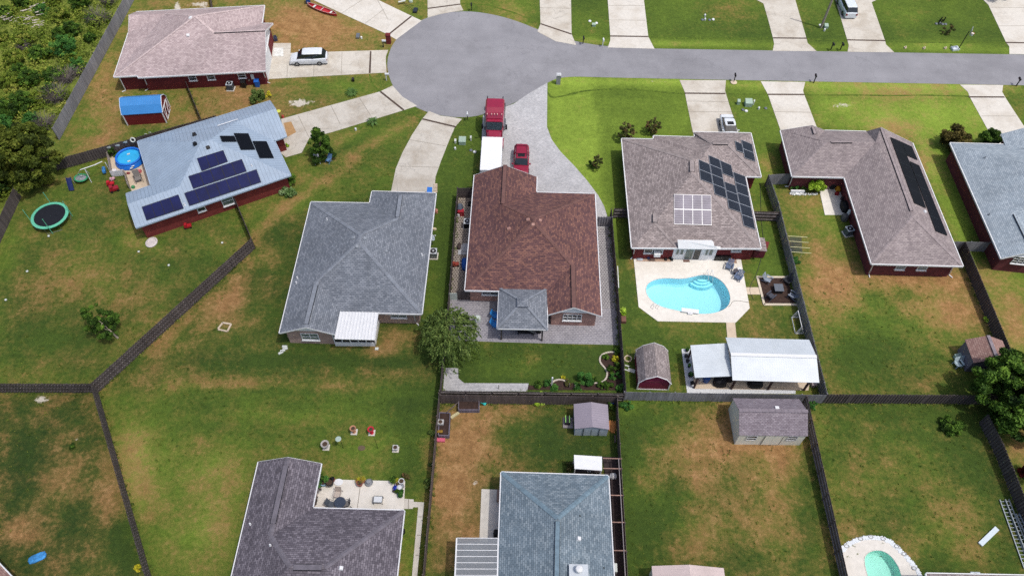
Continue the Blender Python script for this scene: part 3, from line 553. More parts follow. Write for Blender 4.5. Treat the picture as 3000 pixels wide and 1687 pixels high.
def house(name,label,cat,V,faces,outline,rmat,wmat,gmat=None,ov=.45,zt=.16,group=None,trim=None,gutter=True,walls=True,loc=None,base=None):
    """V: dict of 3-D roof points; faces: list of keys; outline: eave loop (keys, gable peaks included, marked by '^')"""
    gmat=gmat or M['whitew']; trim=trim or M['white']; H=House()
    ol=[(kk.lstrip('^'),kk.startswith('^')) for kk in outline]
    pts=[V[a] for a,_ in ol]; 
    ar=sum(a.x*b.y-b.x*a.y for a,b in zip(pts,pts[1:]+pts[:1]))
    if ar<0: ol=ol[::-1]; pts=pts[::-1]
    flat=[(a,V[a]) for a,g in ol if not g]
    c=sum((p for _,p in flat),Vector())/len(flat); root=thing(name,label,cat,(c.x,c.y,0),group=group); H.root=root
    r=MB(); cap=MB()
    for f in faces:
        P=[V[x] for x in f]
        loops=tessellate_polygon([P]) if len(P)>4 else None
        uv=roof_uv(P)
        n=Vector((0,0,0))
        for i in range(len(P)): n+=(P[i]-P[0]).cross(P[(i+1)%len(P)]-P[0])
        if loops:
            for t in loops:
                q=[P[i] for i in t]; w=[uv[i] for i in t]
                if (q[1]-q[0]).cross(q[2]-q[0]).z<0: q=q[::-1]; w=w[::-1]
                r.face(q,w)
        else:
            if n.z<0: P=P[::-1]; uv=uv[::-1]
            r.face(P,uv)
    H.roof=r.build('roof',rmat,root)
    # fascia following the edge, gutter on eaves
    fb=MB(); n=len(pts)
    for i in range(n):
        a,b=pts[i],pts[(i+1)%n]; e=(b-a).normalized(); out=Vector((e.y,-e.x,0)).normalized()
        g=ol[i][1] or ol[(i+1)%n][1]; tk=.03 if g else .09
        A,B=a-e*tk*.0,b+e*0
        q=[A,B,B-Vector((0,0,zt)),A-Vector((0,0,zt))]; o=out*tk
        up=Vector((0,0,.025))
        fb.face([q[0]+up,q[1]+up,q[1]+o+up,q[0]+o+up][::-1]); fb.face([q[3]+o,q[2]+o,q[1]+o+up,q[0]+o+up]); fb.face([q[0]+o+up,q[0]+up,q[3],q[3]+o]); fb.face([q[1]+up,q[1]+o+up,q[2]+o,q[2]]); fb.face([q[3],q[2],q[2]+o,q[3]+o])
    H.fascia=fb.build('gutter' if gutter else 'fascia',trim,root)
    # walls
    fl=[p for _,p in flat]; m_=len(fl); keys=[a for a,_ in flat]
    W=offset_poly(fl,[ov]*m_); H.W=W; H.keys=keys; wb=MB(); sb=MB(); gb=MB()
    gabs={}
    for i,(a,g) in enumerate(ol):
        if g: gabs[ol[i-1][0]]=a
    for i in range(m_):
        a,b=W[i],W[(i+1)%m_]; z=fl[i].z-zt; z2=fl[(i+1)%m_].z-zt
        if walls: wb.face([(a.x,a.y,0),(b.x,b.y,0),(b.x,b.y,z2),(a.x,a.y,z)])
        if keys[i] in gabs:
            pk=V[gabs[keys[i]]]; A=fl[i];B=fl[(i+1)%m_]; e=(B-A).normalized(); nn=Vector((-e.y,e.x,0))
            top=pk+nn*ov-Vector((0,0,.06)); a3=Vector((a.x,a.y,z)); b3=Vector((b.x,b.y,z2))
            o=nn*-.012
            # drop wall corners onto the rake line
            la=A+nn*ov-Vector((0,0,.05)); lb=B+nn*ov-Vector((0,0,.05))
            gb=MB(); gb.face([la-Vector((0,0,.14))+o,a3+o,b3+o,lb-Vector((0,0,.14))+o,lb+o,top+o,la+o]); gb.build('gable',gmat,root)
            # rake soffit
            for p,q2 in ((A,pk),(pk,B)):
                d=Vector((0,0,.05)); sb.face([p-d,q2-d,q2+nn*ov-d,p+nn*ov-d])
        else:
            A,B=fl[i],fl[(i+1)%m_]; d=Vector((0,0,zt)); sb.face([A-d,B-d,Vector((b.x,b.y,z2)),Vector((a.x,a.y,z))][::-1])
    if walls: H.wall=wb.build('wall',wmat,root)
    if sb.v: sb.build('soffit',trim,root)
    H.V=V; H.fl=fl
    return H
def wallof(H,key):
    i=H.keys.index(key); a,b=H.W[i],H.W[(i+1)%len(H.W)]; return a,b
def onwall(a,b,px,py,off=.0):
    e=(b-a).normalized(); n=Vector((e.y,-e.x,0)); return on_plane(px,py,a+n*off,n),e,n
def window(H,key,cp,x,y,w,h,glass='glass',cols=1,rows=2,zc=None,name='window'):
    a,b=wallof(H,key); px,py=cp.px(x,y); p,e,n=onwall(a,b,px,py,.05)
    if zc: p.z=zc
    z0=p.z-h/2; up=Vector((0,0,1)); fr=MB(); t=.07
    A=p-e*w/2; B=p+e*w/2
    def vb(c0,c1,wd): fr.bar(c0,c1,wd,.07,up=n)
    q=lambda s,zz: Vector((p.x,p.y,0))+e*s+up*zz
    vb(q(-w/2,z0),q(w/2,z0),t); vb(q(-w/2,z0+h),q(w/2,z0+h),t); vb(q(-w/2,z0),q(-w/2,z0+h),t); vb(q(w/2,z0),q(w/2,z0+h),t)
    for i in range(1,cols): s=-w/2+w*i/cols; vb(q(s,z0),q(s,z0+h),t*.9)
    for j in range(1,rows): zz=z0+h*j/rows; vb(q(-w/2,zz),q(w/2,zz),t*.5)
    f=fr.build(name,M['white'],H.root)
    g=MB(); g.face([q(-w/2,z0)-n*.02,q(w/2,z0)-n*.02,q(w/2,z0+h)-n*.02,q(-w/2,z0+h)-n*.02]); g.build('pane',M[glass],f)
    s=MB(); s.bar(q(-w/2-.08,z0-.07)+n*.05,q(w/2+.08,z0-.07)+n*.05,.16,.07); s.build('sill',M['white'],f)
def wallpanel(H,key,cp,x,y,w,h,mat,name,off=.04,zc=None,t=.05,parent=None):
    a,b=wallof(H,key); px,py=cp.px(x,y); p,e,n=onwall(a,b,px,py,off)
    if zc is not None: p.z=zc
    bb=MB(); bb.bar(Vector((p.x,p.y,p.z))-e*w/2,Vector((p.x,p.y,p.z))+e*w/2,t,h); return bb.build(name,mat,parent or H.root)
def downspout(H,top,bot):
    b=MB(); b.bar(top,Vector((bot.x,bot.y,.12)),.09,.09); d=(bot-gnd(H.root.location)); d.z=0; d.normalize(); b.bar(Vector((bot.x,bot.y,.08)),Vector((bot.x,bot.y,.08))+d*.5,.09,.08); b.build('downspout',M['white'],H.root)
def ridgevent(H,p,q,mat,wd=.32,hh=.09):
    b=MB(); up=Vector((0,0,hh*.6)); b.bar(p+up,q+up,wd,hh); v=b.build('ridge_vent',mat,H.root)
    e=(q-p).normalized(); s=Vector((-e.y,e.x,0)).normalized()*(wd/2+.012)
    for sg in (1,-1): g=MB(); g.bar(p+s*sg+up*.8,q+s*sg+up*.8,.055,.08); g.build('vent_slot',M['dark'],v)
def ridgecaps(H,segs,mat,wd=.38):
    for p,q in segs:
        b=MB(); L=(q-p).length; n=max(2,int(L/.32)); e=(q-p)/n
        for i in range(n):
            a=p+e*i; c=a+e*1.02; s=Vector((-e.y,e.x,0)).normalized()*wd/2; dn=Vector((0,0,-.05)); u=Vector((0,0,.03+.02*(i%2)))
            b.face([a-s+dn+u,c-s+dn+u,c+u,a+u],uv=[(i*.37,0),(i*.37+.3,0),(i*.37+.3,.15),(i*.37,.15)]); b.face([a+u,c+u,c+s+dn+u,a+s+dn+u],uv=[(i*.37,0),(i*.37+.3,0),(i*.37+.3,.15),(i*.37,.15)])
        b.build('ridge_cap',mat,H.root)
def facepl(H,a,b,c):
    P,Q,R=H.V[a],H.V[b],H.V[c]; n=(Q-P).cross(R-P).normalized()
    if n.z<0: n=-n
    return P,n
def boxvent(H,pl,cp,x,y,mat,s=.4,hh=.16,name='roof_vent'):
    P,n=pl; px,py=cp.px(x,y); c=on_plane(px,py,P,n); u=Vector((0,0,1)).cross(n).normalized(); v=n.cross(u); b=MB()
    lo=[c+u*i*s/2+v*j*s/2-n*.02 for i,j in ((-1,-1),(1,-1),(1,1),(-1,1))]; hi=[c+u*i*s*.38+v*j*s*.38+n*hh for i,j in ((-1,-1),(1,-1),(1,1),(-1,1))]
    b.face(hi)
    for i in range(4): j=(i+1)%4; b.face([lo[i],lo[j],hi[j],hi[i]])
    b.build(name,mat,H.root)
def pipevent(H,pl,cp,x,y,mat=None,r=.06,h=.3,name='vent_pipe'):
    P,n=pl; px,py=cp.px(x,y); c=on_plane(px,py,P,n); b=MB(); b.lathe(c-Vector((0,0,.1)),[(r*2.6,0),(r*1.6,.12),(r,.16),(r,h),(r*1.2,h+.01),(r*1.2,h+.05)],8); b.build(name,mat or M['white'],H.root)
def solar(H,pl,cp,quad,nx,ny,mat,frame,off=.12,t=.05,gx=4,gy=6):
    """a bank of modules: each module its own part; quad = pixel corners (start, along x, opposite, along y)"""
    P,n=pl; q=[on_plane(*cp.px(x,y),P+n*off,n) for x,y in quad]
    bil=lambda s,u:(q[0]*(1-s)+q[1]*s)*(1-u)+(q[3]*(1-s)+q[2]*s)*u
    for i in range(nx):
        for j in range(ny):
            s0,s1,u0,u1=i/nx,(i+1)/nx,j/ny,(j+1)/ny; A=[bil(s0,u0),bil(s1,u0),bil(s1,u1),bil(s0,u1)]; c=sum(A,Vector())/4
            o=[a+(c-a)*.006 for a in A]; ins=[a+(c-a).normalized()*.05 for a in o]
            N=(o[1]-o[0]).cross(o[2]-o[0])
            if N.dot(n)<0: o=[o[0],o[3],o[2],o[1]]; ins=[ins[0],ins[3],ins[2],ins[1]]
            b=MB()
            for a in range(4): d=(a+1)%4; b.face([o[a],o[d],ins[d],ins[a]],mi=1); b.face([o[a]-n*t,o[d]-n*t,o[d],o[a]],mi=1)
            b.face([x-n*.008 for x in ins],uv=[(0,0),(1,0),(1,1),(0,1)])
            pob=b.build('solar_panel',[mat,frame],H.root)
    for s in (.2,.8): 
        rb=MB(); A,B=bil(0,s),bil(1,s); rb.bar(A-n*(off*.6),B-n*(off*.6),.05,.05); rb.build('panel_rail',M['metal'],H.root)
R5=math.atan(5/12)
PM_B=panelmat('navy solar cells','#0b1444','#141e52',6,6,.3,.03,.22); PM_K=panelmat('black solar cells','#08090f','#0c0d14',6,10,.45,.03,.15); PM_E=panelmat('grey blue solar cells','#171a22','#3c424d',6,10,.25,.08,.22); PM_E2=panelmat('worn pale solar cells','#6f6b76','#a29ea8',6,10,.12,.07,.6)
FR_B=paint('black panel frame','#0b0c12',.3,.2,4); FR_W=paint('silver panel frame','#b9bcc0',.3,.1,4,.6)
# ---- house with slate grey roof (centre left)
Z=2.55
V=dict(c1=kF(418,83,Z),c2=kF(862,92,Z),c3=rC(220,150,Z),c4=rC(1575,190,Z),c5=kF(1257,930,Z),c6=kF(640,915,Z),c7=kF(600,1087,Z),c8=kF(178,1075,Z))
cen=kF(800,500,Z); sp_=lambda cp,x,y,a,b,pitch=R5: slope_pt(*cp.px(x,y),V[a],V[b],cen,pitch)
V['R1']=sp_(rC,825,225,'c4','c5'); V['R2']=sp_(rC,755,725,'c4','c5'); V['A1']=sp_(kF,792,330,'c4','c5'); V['A2']=sp_(kF,782,385,'c4','c5'); V['S1']=sp_(kF,462,680,'c8','c1'); V['g']=sp_(kF,375,1032,'c8','c1')
HCc=house('slate_roof_house','single storey house with slate grey hip roof and white covered porch in the middle left','house',V,[('c1','c2','R2','A1'),('c8','c1','A1','A2','S1','g'),('A2','S1','c6','c5'),('S1','g','c7','c6'),('c4','c5','A2','A1','R2','R1'),('c3','c2','R2','R1'),('c3','R1','c4')],['c1','c2','c3','c4','c5','c6','c7','^g','c8'],M['rC'],M['br_tan'])
H=HCc; CAPC=paint('ridge cap #7d838c','#7d838c',.9,.3,1.7)
ridgecaps(H,[(V['c1'],V['A1']),(V['A1'],V['R2']),(V['c5'],V['A2']),(V['A2'],V['S1']),(V['A1'],V['A2']),(V['S1'],V['g']),(V['R1'],V['R2'])],CAPC)
gr=V['g']; ridgevent(H,V['S1'].lerp(gr,.1),V['S1'].lerp(gr,.93),CAPC,.42); ridgevent(H,V['R1'].lerp(V['R2'],.05),V['R1'].lerp(V['R2'],.95),CAPC,.42)
plW=facepl(H,'c8','c1','A1'); plE=facepl(H,'c4','c5','A2'); plS=facepl(H,'A2','c6','c5')
VM=paint('grey vent metal','#8e949b',.5,.12,4)
boxvent(H,plW,kF,740,355,VM); boxvent(H,plE,kF,825,360,VM); boxvent(H,plS,kF,768,420,VM); boxvent(H,plE,kF,986,458,VM,.3)
for x,y in ((540,217),(315,660),(307,697)): pipevent(H,plW,kF,x,y)
pipevent(H,plE,kF,1258,485)
window(H,'c7' if 'c7' in H.keys and wallof(H,'c7') and False else ('c8' if True else ''),kF,410,1103,1.75,1.15,'blind',2,2)
window(H,H.keys[(H.keys.index('c6'))],kF,1080,938,1.6,1.0,'blind',2,2,zc=1.65)
downspout(H,kF(1197,932,2.4),kF(1212,997,0)); 
# white covered porch
def canopy(name,label,cat,quad,mat,t=.08,posts=(),pm=None,pw=.1,rib=None,extra=None,group=None):
    c=sum(quad,Vector())/len(quad); root=thing(name,label,cat,(c.x,c.y,0),group=group); b=MB(); b.slab(quad,t); b.build('roof',mat,root)
    for p in posts: q=MB(); q.bar((p.x,p.y,0),(p.x,p.y,p.z-.03),pw,pw); q.build('post',pm or M['white'],root)
    return root
pq=[kF(640,912,2.72),kF(928,918,2.72),kF(900,1128,2.45),kF(597,1120,2.45)]
po=MB(); po.slab(pq,.09); porch=po.build('porch_roof',M['white'],HCc.root)
rb=MB()
for i in range(13):
    s=i/12; a=pq[0].lerp(pq[1],s); b_=pq[3].lerp(pq[2],s); rb.bar(a+Vector((0,0,.03)),b_+Vector((0,0,.03)),.06,.07)
rb.build('roof_rib',M['white'],porch)
A=gnd(kF(607,1170)); B=gnd(kF(905,1172)); Cc=gnd(kF(940,968)); 
pb=MB()
for a,b_ in ((A,B),(B,Cc)):
    pb.bar(a+Vector((0,0,.35)),b_+Vector((0,0,.35)),.1,.7); pb.bar(a+Vector((0,0,2.3)),b_+Vector((0,0,2.3)),.1,.2)
    n=5
    for i in range(n+1): p=a.lerp(b_,i/n); pb.bar(p,p+Vector((0,0,2.35)),.09,.09)
scr=pb.build('porch_frame',M['white'],HCc.root)
pb=MB(); 
for a,b_ in ((A,B),(B,Cc)): pb.face([a+Vector((0,0,.7)),b_+Vector((0,0,.7)),b_+Vector((0,0,2.25)),a+Vector((0,0,2.25))])
pb.build('insect_screen',paint('dark screen','#1d2226',.6,.2,2),scr)
# ---- brown roof house
V=dict(d1=rD(150,215,Z),d2=rD(1062,242,Z),d3=rD(1055,470,Z),d4=rD(1912,492,Z),d5=kG(678,948,Z),d6=kG(272,938,Z),d7=kG(258,765,Z),d8=kF(1585,750,Z))
cen=rD(1000,1300,Z)
V['gN']=sp_(rD,600,75,'d8','d1'); V['Rn']=sp_(rD,568,640,'d8','d1'); V['A1']=sp_(rD,1035,850,'d8','d1'); V['A2']=sp_(rD,1020,905,'d8','d1'); V['Rs']=sp_(kG,462,562,'d4','d5'); V['gS']=sp_(kG,470,882,'d4','d5')
HD=house('brown_roof_house','single storey house with reddish brown shingle roof beside the curved paver driveway','house',V,[('d3','d4','A1','Rn'),('d8','d1','gN','Rn','A1','A2'),('gN','d2','d3','Rn'),('d8','A2','Rs','d7'),('Rs','gS','d6','d7'),('d4','d5','gS','Rs','A2','A1')],['d1','^gN','d2','d3','d4','d5','^gS','d6','d7','d8'],M['rD'],M['br_pink'])
H=HD; CAPD=paint('ridge cap #6c4e49','#6c4e49',.9,.3,1.7)
ridgecaps(H,[(V['d4'],V['A1']),(V['A1'],V['Rn']),(V['d8'],V['A2']),(V['A2'],V['Rs']),(V['A1'],V['A2'])],CAPD)
ridgevent(H,V['gN'],V['Rn'],CAPD,.42); ridgevent(H,V['Rs'],V['gS'],CAPD,.42)
plW=facepl(H,'d8','d1','A1'); plE=facepl(H,'d4','d5','A2'); plS=facepl(H,'d8','A2','Rs'); VD=paint('brown vent','#a57f74',.6,.1,4)
boxvent(H,plW,rD,936,872,VD); boxvent(H,plE,rD,1108,884,VD); boxvent(H,plS,rD,1008,942,VD); boxvent(H,plW,rD,655,1004,VD)
window(H,'d6',kG,457,957,1.9,1.05,'glass',4,2)
window(H,H.keys[H.keys.index('d8')],kF,1775,770,1.7,.9,'glass',2,2,zc=1.75)
# ---- taupe roof house with solar panels and pool
V={kk:rE(x,y,Z) for kk,(x,y) in dict(e1=(45,143),e2=(410,150),e3=(410,112),e4=(880,125),e5=(880,68),e6=(1525,80),e7=(1642,580),e8=(1463,573),e9=(1640,1400),e10=(160,1392),em=(690,1396)).items()}
cen=rE(850,700,Z)
V['W1']=sp_(rE,850,390,'e10','e1'); V['W2']=sp_(rE,852,530,'e10','e1'); V['S1']=sp_(rE,428,1010,'e10','e1'); V['S2']=sp_(rE,428,1105,'e10','e1')
V['T1']=Vector((21.35,65.15,4.70)); V['T2']=Vector((21.35,65.75,4.71)); V['K1']=Vector((22.76,68.15,4.11)); V['K2']=Vector((24.6,68.15,4.11))
HE=house('taupe_roof_house','house with taupe shingle roof carrying grey solar arrays, behind the kidney pool','house',V,[('e1','e2','T1','W1'),('e2','e3','T2','T1'),('e3','e4','K1','T2'),('e4','e5','K1'),('e5','e6','K2','K1'),('e6','e7','K2'),('e7','e8','K1','K2'),('e8','e9','W2','W1','T1','T2','K1'),('e10','e1','W1','W2','S1','S2'),('e10','S2','em'),('em','S2','S1','W2','e9')],['e1','e2','e3','e4','e5','e6','e7','e8','e9','em','e10'],M['rE'],M['br_red'])
H=HE; pl=facepl(H,'e8','e9','W2'); CAPE=paint('ridge cap #8a8180','#8a8180',.9,.3,1.7)
ridgecaps(H,[(V['e9'],V['W2']),(V['W1'],V['e1']),(V['W1'],V['W2']),(V['S2'],V['em']),(V['K2'],V['e7']),(V['K1'],V['e5'])],CAPE)
ridgevent(H,V['W1'].lerp(V['W2'],.1),V['W1'].lerp(V['W2'],.95),CAPE,.5); ridgevent(H,V['S1'],V['S2'],CAPE,.5); ridgevent(H,V['K1'],V['K2'],CAPE,.3)
solar(H,pl,rE,[(925,380),(1052,435),(1090,662),(948,608)],1,2,PM_E,FR_W)
solar(H,pl,rE,[(1040,330),(1168,384),(1252,828),(1112,775)],1,4,PM_E,FR_W)
solar(H,pl,rE,[(1172,390),(1300,445),(1332,592),(1205,540)],1,1,PM_E,FR_W); solar(H,pl,rE,[(1222,632),(1348,680),(1415,988),(1275,940)],1,3,PM_E,FR_W)
solar(H,pl,rE,[(1323,522),(1462,575),(1580,1185),(1446,1138)],1,5,PM_E,FR_W)
pl2=facepl(H,'e6','e7','K2'); solar(H,pl2,rE,[(1343,167),(1420,200),(1446,308),(1362,276)],1,1,PM_E,FR_W); solar(H,pl2,rE,[(1417,155),(1540,205),(1580,407),(1455,360)],1,2,PM_E,FR_W)
pl3=facepl(H,'em','W2','e9'); solar(H,pl3,rE,[(645,778),(1070,790),(1077,1135),(645,1123)],4,2,PM_E2,FR_W,off=.2)
boxvent(H,facepl(H,'e3','e4','T2'),rE,1000,226,FR_W,.3)
ks=H.keys; 
def kw(H,*c):
    for x in c:
        if x in H.keys: return x
SOE='e10'  # south wall starts at the south-west corner
window(H,'e10',pE,385,280,1.15,1.0,'glass',1,1,zc=1.65); window(H,'e10',pE,530,280,1.15,1.0,'glass',1,2,zc=1.65); window(H,'em',pE,1955,245,1.0,.6,'glass',1,1,zc=1.85)
# sunroom bump
sr=MB(); A=pE(775,415);B=pE(1535,432); n=Vector((-(B-A).y,(B-A).x,0)).normalized(); B=B-n*.12; A=Vector((A.x,B.y,0)); n=Vector((0,1,0))
sr.prism([A,B,B+n*1.2,A+n*1.2],0,2.35); sun=sr.build('sunroom',M['whitew'],H.root)
e=(B-A).normalized()
def srwin(x0,x1,y0,y1,g,zz0,zz1):
    p,_,_=onwall(A,B,*pE.px(x0,y0)); q,_,_=onwall(A,B,*pE.px(x1,y0)); nn=-n
    b=MB(); o=nn*.03; P=[Vector((p.x,p.y,zz0))+o,Vector((q.x,q.y,zz0))+o,Vector((q.x,q.y,zz1))+o,Vector((p.x,p.y,zz1))+o]; b.face(P); 
    f=MB(); 
    for i in range(4): f.bar(P[i],P[(i+1)%4],.07,.06,up=nn)
    fo=f.build('sliding_door' if zz0<.2 else 'window',M['white'],H.root); b.build('pane',M[g],fo)
for x0,x1,g,z0,z1 in ((850,905,'blind',.95,2.0),(925,985,'blind',.95,2.0),(1020,1165,'blind',.08,2.1),(1172,1300,'glass',.08,2.1),(1375,1430,'blind',.95,2.0),(1445,1510,'blind',.95,2.0)): srwin(x0,x1,330,330,g,z0,z1)
aw=MB(); q=[pE(890,80,3.45),pE(1500,88,3.45),pE(1535,115,3.3),pE(1552,195,2.95),pE(1660,200,2.85),pE(1662,250,2.62),pE(905,238,2.62)]; aw.slab(q,.08); awn=aw.build('awning',M['white'],H.root)
ac=MB(); p,e2,nn=onwall(*wallof(H,'e10'),*pE.px(525,310),.25); ac.box((p.x,p.y,1.0),.7,.6,.45,ang((0,0),e2)); wa=ac.build('window_air_conditioner',M['white'],H.root)
downspout(H,pE(120,228,2.4),pE(88,385)); 
# lean-to closet on the east side
cl=MB(); P=[pE(2215,400),pE(2430,405),pE(2462,290),pE(2250,262)]; cl.prism(P,0,1.75); clo=cl.build('side_closet',M['br_red'],H.root)
d=MB(); d.slab([pE(2310,270,2.0),pE(2500,285,2.0),pE(2455,45,2.5),pE(2340,30,2.5)],.07); d.build('closet_roof',M['rE'],H.root)
pp,_,_=onwall(P[0],P[1],*pE.px(2330,330),.02); d=MB(); d.bar(P[0]+(P[1]-P[0])*.05+Vector((0,0,.9))-n*.03,P[0]+(P[1]-P[0])*.95+Vector((0,0,.9))-n*.03,.03,1.5); d.build('closet_door',paint('burgundy paint','#5d1c33',.5,.15,2),H.root)
# ---- L shaped taupe house with black panels
f_=dict(f1=kD(95,990,Z),f2=kD(430,990,Z),f3=kD(745,998,Z),f4=kD(1095,1085,Z),f5=kH(1478,568,Z),f6=kH(785,550,Z),f7=kD(578,1345,Z),f8=kD(183,1337,Z)); V=f_
cen=kD(330,1200,Z); V['p1']=sp_(kD,335,952,'f8','f1'); V['j1']=sp_(kD,368,1058,'f8','f1'); V['j2']=sp_(kD,440,1080,'f8','f7'); V['j3']=sp_(kD,815,1078,'f8','f7')
cen=kH(1000,200,Z); V['p2']=sp_(kD,855,967,'f4','f5'); V['A']=sp_(kH,1100,190,'f4','f5')
HF=house('long_taupe_house','L shaped house with taupe roof and long black solar strips on its right slope','house',V,[('f8','f1','p1','j1','j2'),('p1','f2','j1'),('f2','f3','j3','j2','j1'),('f3','p2','A','f6','f7','j3'),('f7','f8','j2','j3'),('p2','f4','f5','A'),('f6','A','f5')],['f1','^p1','f2','f3','^p2','f4','f5','f6','f7','f8'],M['rF'],M['br_mar'])
H=HF; CAPF=paint('ridge cap #8a8081','#8a8081',.9,.3,1.7); ridgecaps(H,[(V['f6'],V['A']),(V['f5'],V['A']),(V['f8'],V['j2'])],CAPF)
ridgevent(H,V['p2'].lerp(V['A'],.02),V['p2'].lerp(V['A'],.95),CAPF,.3); ridgevent(H,V['j2'].lerp(V['j3'],.1),V['j2'].lerp(V['j3'],.52),CAPF,.3); ridgevent(H,V['p1'].lerp(V['j1'],.15),V['p1'].lerp(V['j1'],.65),CAPF,.3)
pl=facepl(H,'f4','f5','p2')
def HD_(x,y): return (x,y+1449.3)  # photo strip H continues strip D
kDH=crop(2250,0,2.588)
solar(H,pl,kDH,[(930,1040),(1018,1078),(1200,1577),(1112,1537)],1,5,PM_K,FR_B); solar(H,pl,kDH,[(1020,1079),(1092,1112),(1135,1213),(1058,1178)],1,1,PM_K,FR_B)
solar(H,pl,kDH,[(1075,1222),(1148,1255),(1270,1560),(1190,1523)],1,3,PM_K,FR_B); solar(H,pl,kDH,[(1192,1527),(1272,1563),(1362,1785),(1275,1750)],1,2,PM_K,FR_B)
boxvent(H,pl,kH,1187,157,M['white'],.32)
window(H,'f6',kH,1005,580,1.0,.75,'blind',1,2,zc=1.55); window(H,'f6',kH,1170,584,1.0,.75,'blind',1,2,zc=1.55); downspout(H,kH(798,558,2.4),kH(762,630)); downspout(H,pP(345,185,2.4),pP(270,380))
downspout(H,kH(1405,575,2.4),kH(1368,636))
# ---- pale blue grey house at the right edge
Sx=lambda x,y,z=Z: at(x,y,z)
V=dict(g1=Sx(2784,419),g2=Sx(3140,429),g3=Sx(3240,790),g4=Sx(3110,776),g5=Sx(2933.5,757.5)); cen=Sx(3050,600)
V['S1']=slope_pt(2968.5,623,V['g5'],V['g1'],cen,R5); V['gp']=slope_pt(3024,737,V['g5'],V['g1'],cen,R5); V['A']=slope_pt(3095,503,V['g5'],V['g1'],cen,R5); V['A2']=slope_pt(3105,540,V['g5'],V['g1'],cen,R5)
HG=house('pale_roof_house','house with pale blue grey roof and red brick walls at the right edge','house',V,[('g1','g2','A'),('g5','g1','A','A2','S1','gp'),('gp','S1','g4'),('g4','S1','A2','g3'),('g2','g3','A2','A')],['g1','g2','g3','g4','^gp','g5'],M['rG'],M['br_mar'])
H=HG; ridgevent(H,V['S1'].lerp(V['gp'],.05),V['gp'],M['rG'],.25); plW=facepl(H,'g5','g1','A'); pipevent(H,plW,rG,622,315,M['metal']); pipevent(H,plW,rG,663,875,M['metal'])
window(H,'g5',rG,985,1325,1.7,1.1,'glass',3,3); window(H,'g1' if False else 'g1',rG,470,690,.9,.9,'blind',1,1,zc=1.6) if False else None
a,b_=wallof(H,H.keys[(H.keys.index('g5')-1)]) if False else (None,None)
gw=MB(); gq=[Sx(2931.5,393,2.7),Sx(3000,375,3.1),Sx(3060,362,3.5),Sx(3160,470,3.6),Sx(2946,430,2.7)]; gw.face([gq[0],gq[4],gq[3],gq[2]][::1]); 
G2=MB(); q=[Sx(2931.5,393,2.7),Sx(3075,355,4.2),Sx(3110,440,4.2),Sx(2947,432,2.7)]; G2.slab([q[0],q[3],q[2],q[1]],.1); G2.build('garage_roof',M['rG'],H.root)
G3=MB(); a1=gnd(q[0])+Vector((.5,-.4,0)); a2=gnd(q[3])+Vector((.5,0,0)); a3=gnd(q[2]); a4=gnd(q[1])+Vector((0,-.4,0)); G3.prism([a1,a2,a3,a4],0,2.5); G3.build('garage_wall',M['br_mar'],H.root)
# ---- pale rose roof house (top left)
V={kk:rA(x,y,Z) for kk,(x,y) in dict(a1=(68,1140),a2=(425,1118),a2b=(427,1148),a3=(2317,1050),a4=(2425,352),a5=(2260,350),a6=(2297,85),a7=(400,180),a9=(284,490)).items()}
cen=rA(1200,700,Z); V['P']=sp_(rA,1270,238,'a2b','a3'); V['gp']=sp_(rA,2312,457,'a2b','a3'); V['Vv']=sp_(rA,1555,490,'a2b','a3')
cen=rA(1200,700,Z); V['Q']=slope_pt(*rA.px(830,205),V['a7'],V['a6'],cen,R5); V['gw']=slope_pt(*rA.px(292,226),V['a7'],V['a6'],cen,R5)
HA=house('rose_roof_house','long house with pale rose shingle roof and dark red brick walls, top left','house',V,[('a7','a6','P','Q','gw'),('gw','Q','a9'),('a9','Q','P','a1'),('a1','a2','a2b','a3','gp','Vv','P'),('P','Vv','a5','a6'),('Vv','gp','a4','a5')],['a1','a2','a2b','a3','^gp','a4','a5','a6','a7','^gw','a9'],M['rA'],M['br_red'])
H=HA; CAPA=paint('ridge cap #b5a5a4','#b5a5a4',.9,.3,1.7); ridgecaps(H,[(V['a1'],V['P']),(V['P'],V['Vv']),(V['P'],V['a6']),(V['P'],V['Q'])],CAPA,.35); ridgevent(H,V['Vv'],V['gp'],CAPA,.2)
pl=facepl(H,'a1','a3','P'); boxvent(H,pl,rA,1167,527,M['white'],.42); boxvent(H,facepl(H,'a9','P','a1'),rA,1205,270,M['white'],.45)
for x,y in ((1225,1140),(1498,1125),(1955,1100)): window(H,'a2b',rA,x,y,.95,.8,'glass',1,2,zc=1.7)
downspout(H,rA(150,1150,2.4),rA(248,1345)); downspout(H,rA(515,1150,2.4),rA(583,1325)); downspout(H,rA(2275,1060,2.4),rA(2335,1225))
a,b_=wallof(H,'a3'); e=(b_-a).normalized(); nn=Vector((e.y,-e.x,0)); L=(b_-a).length
g=MB(); g.bar(a+e*.7+nn*.04+Vector((0,0,1.1)),a+e*(min(5.6,L-1.3))+nn*.04+Vector((0,0,1.1)),.06,2.15); gd=g.build('garage_door',M['white'],H.root)
g=MB(); g.bar(a+e*.6+nn*.05+Vector((0,0,2.28)),a+e*(L-.9)+nn*.05+Vector((0,0,2.28)),.08,.2); g.build('garage_trim',M['white'],H.root)
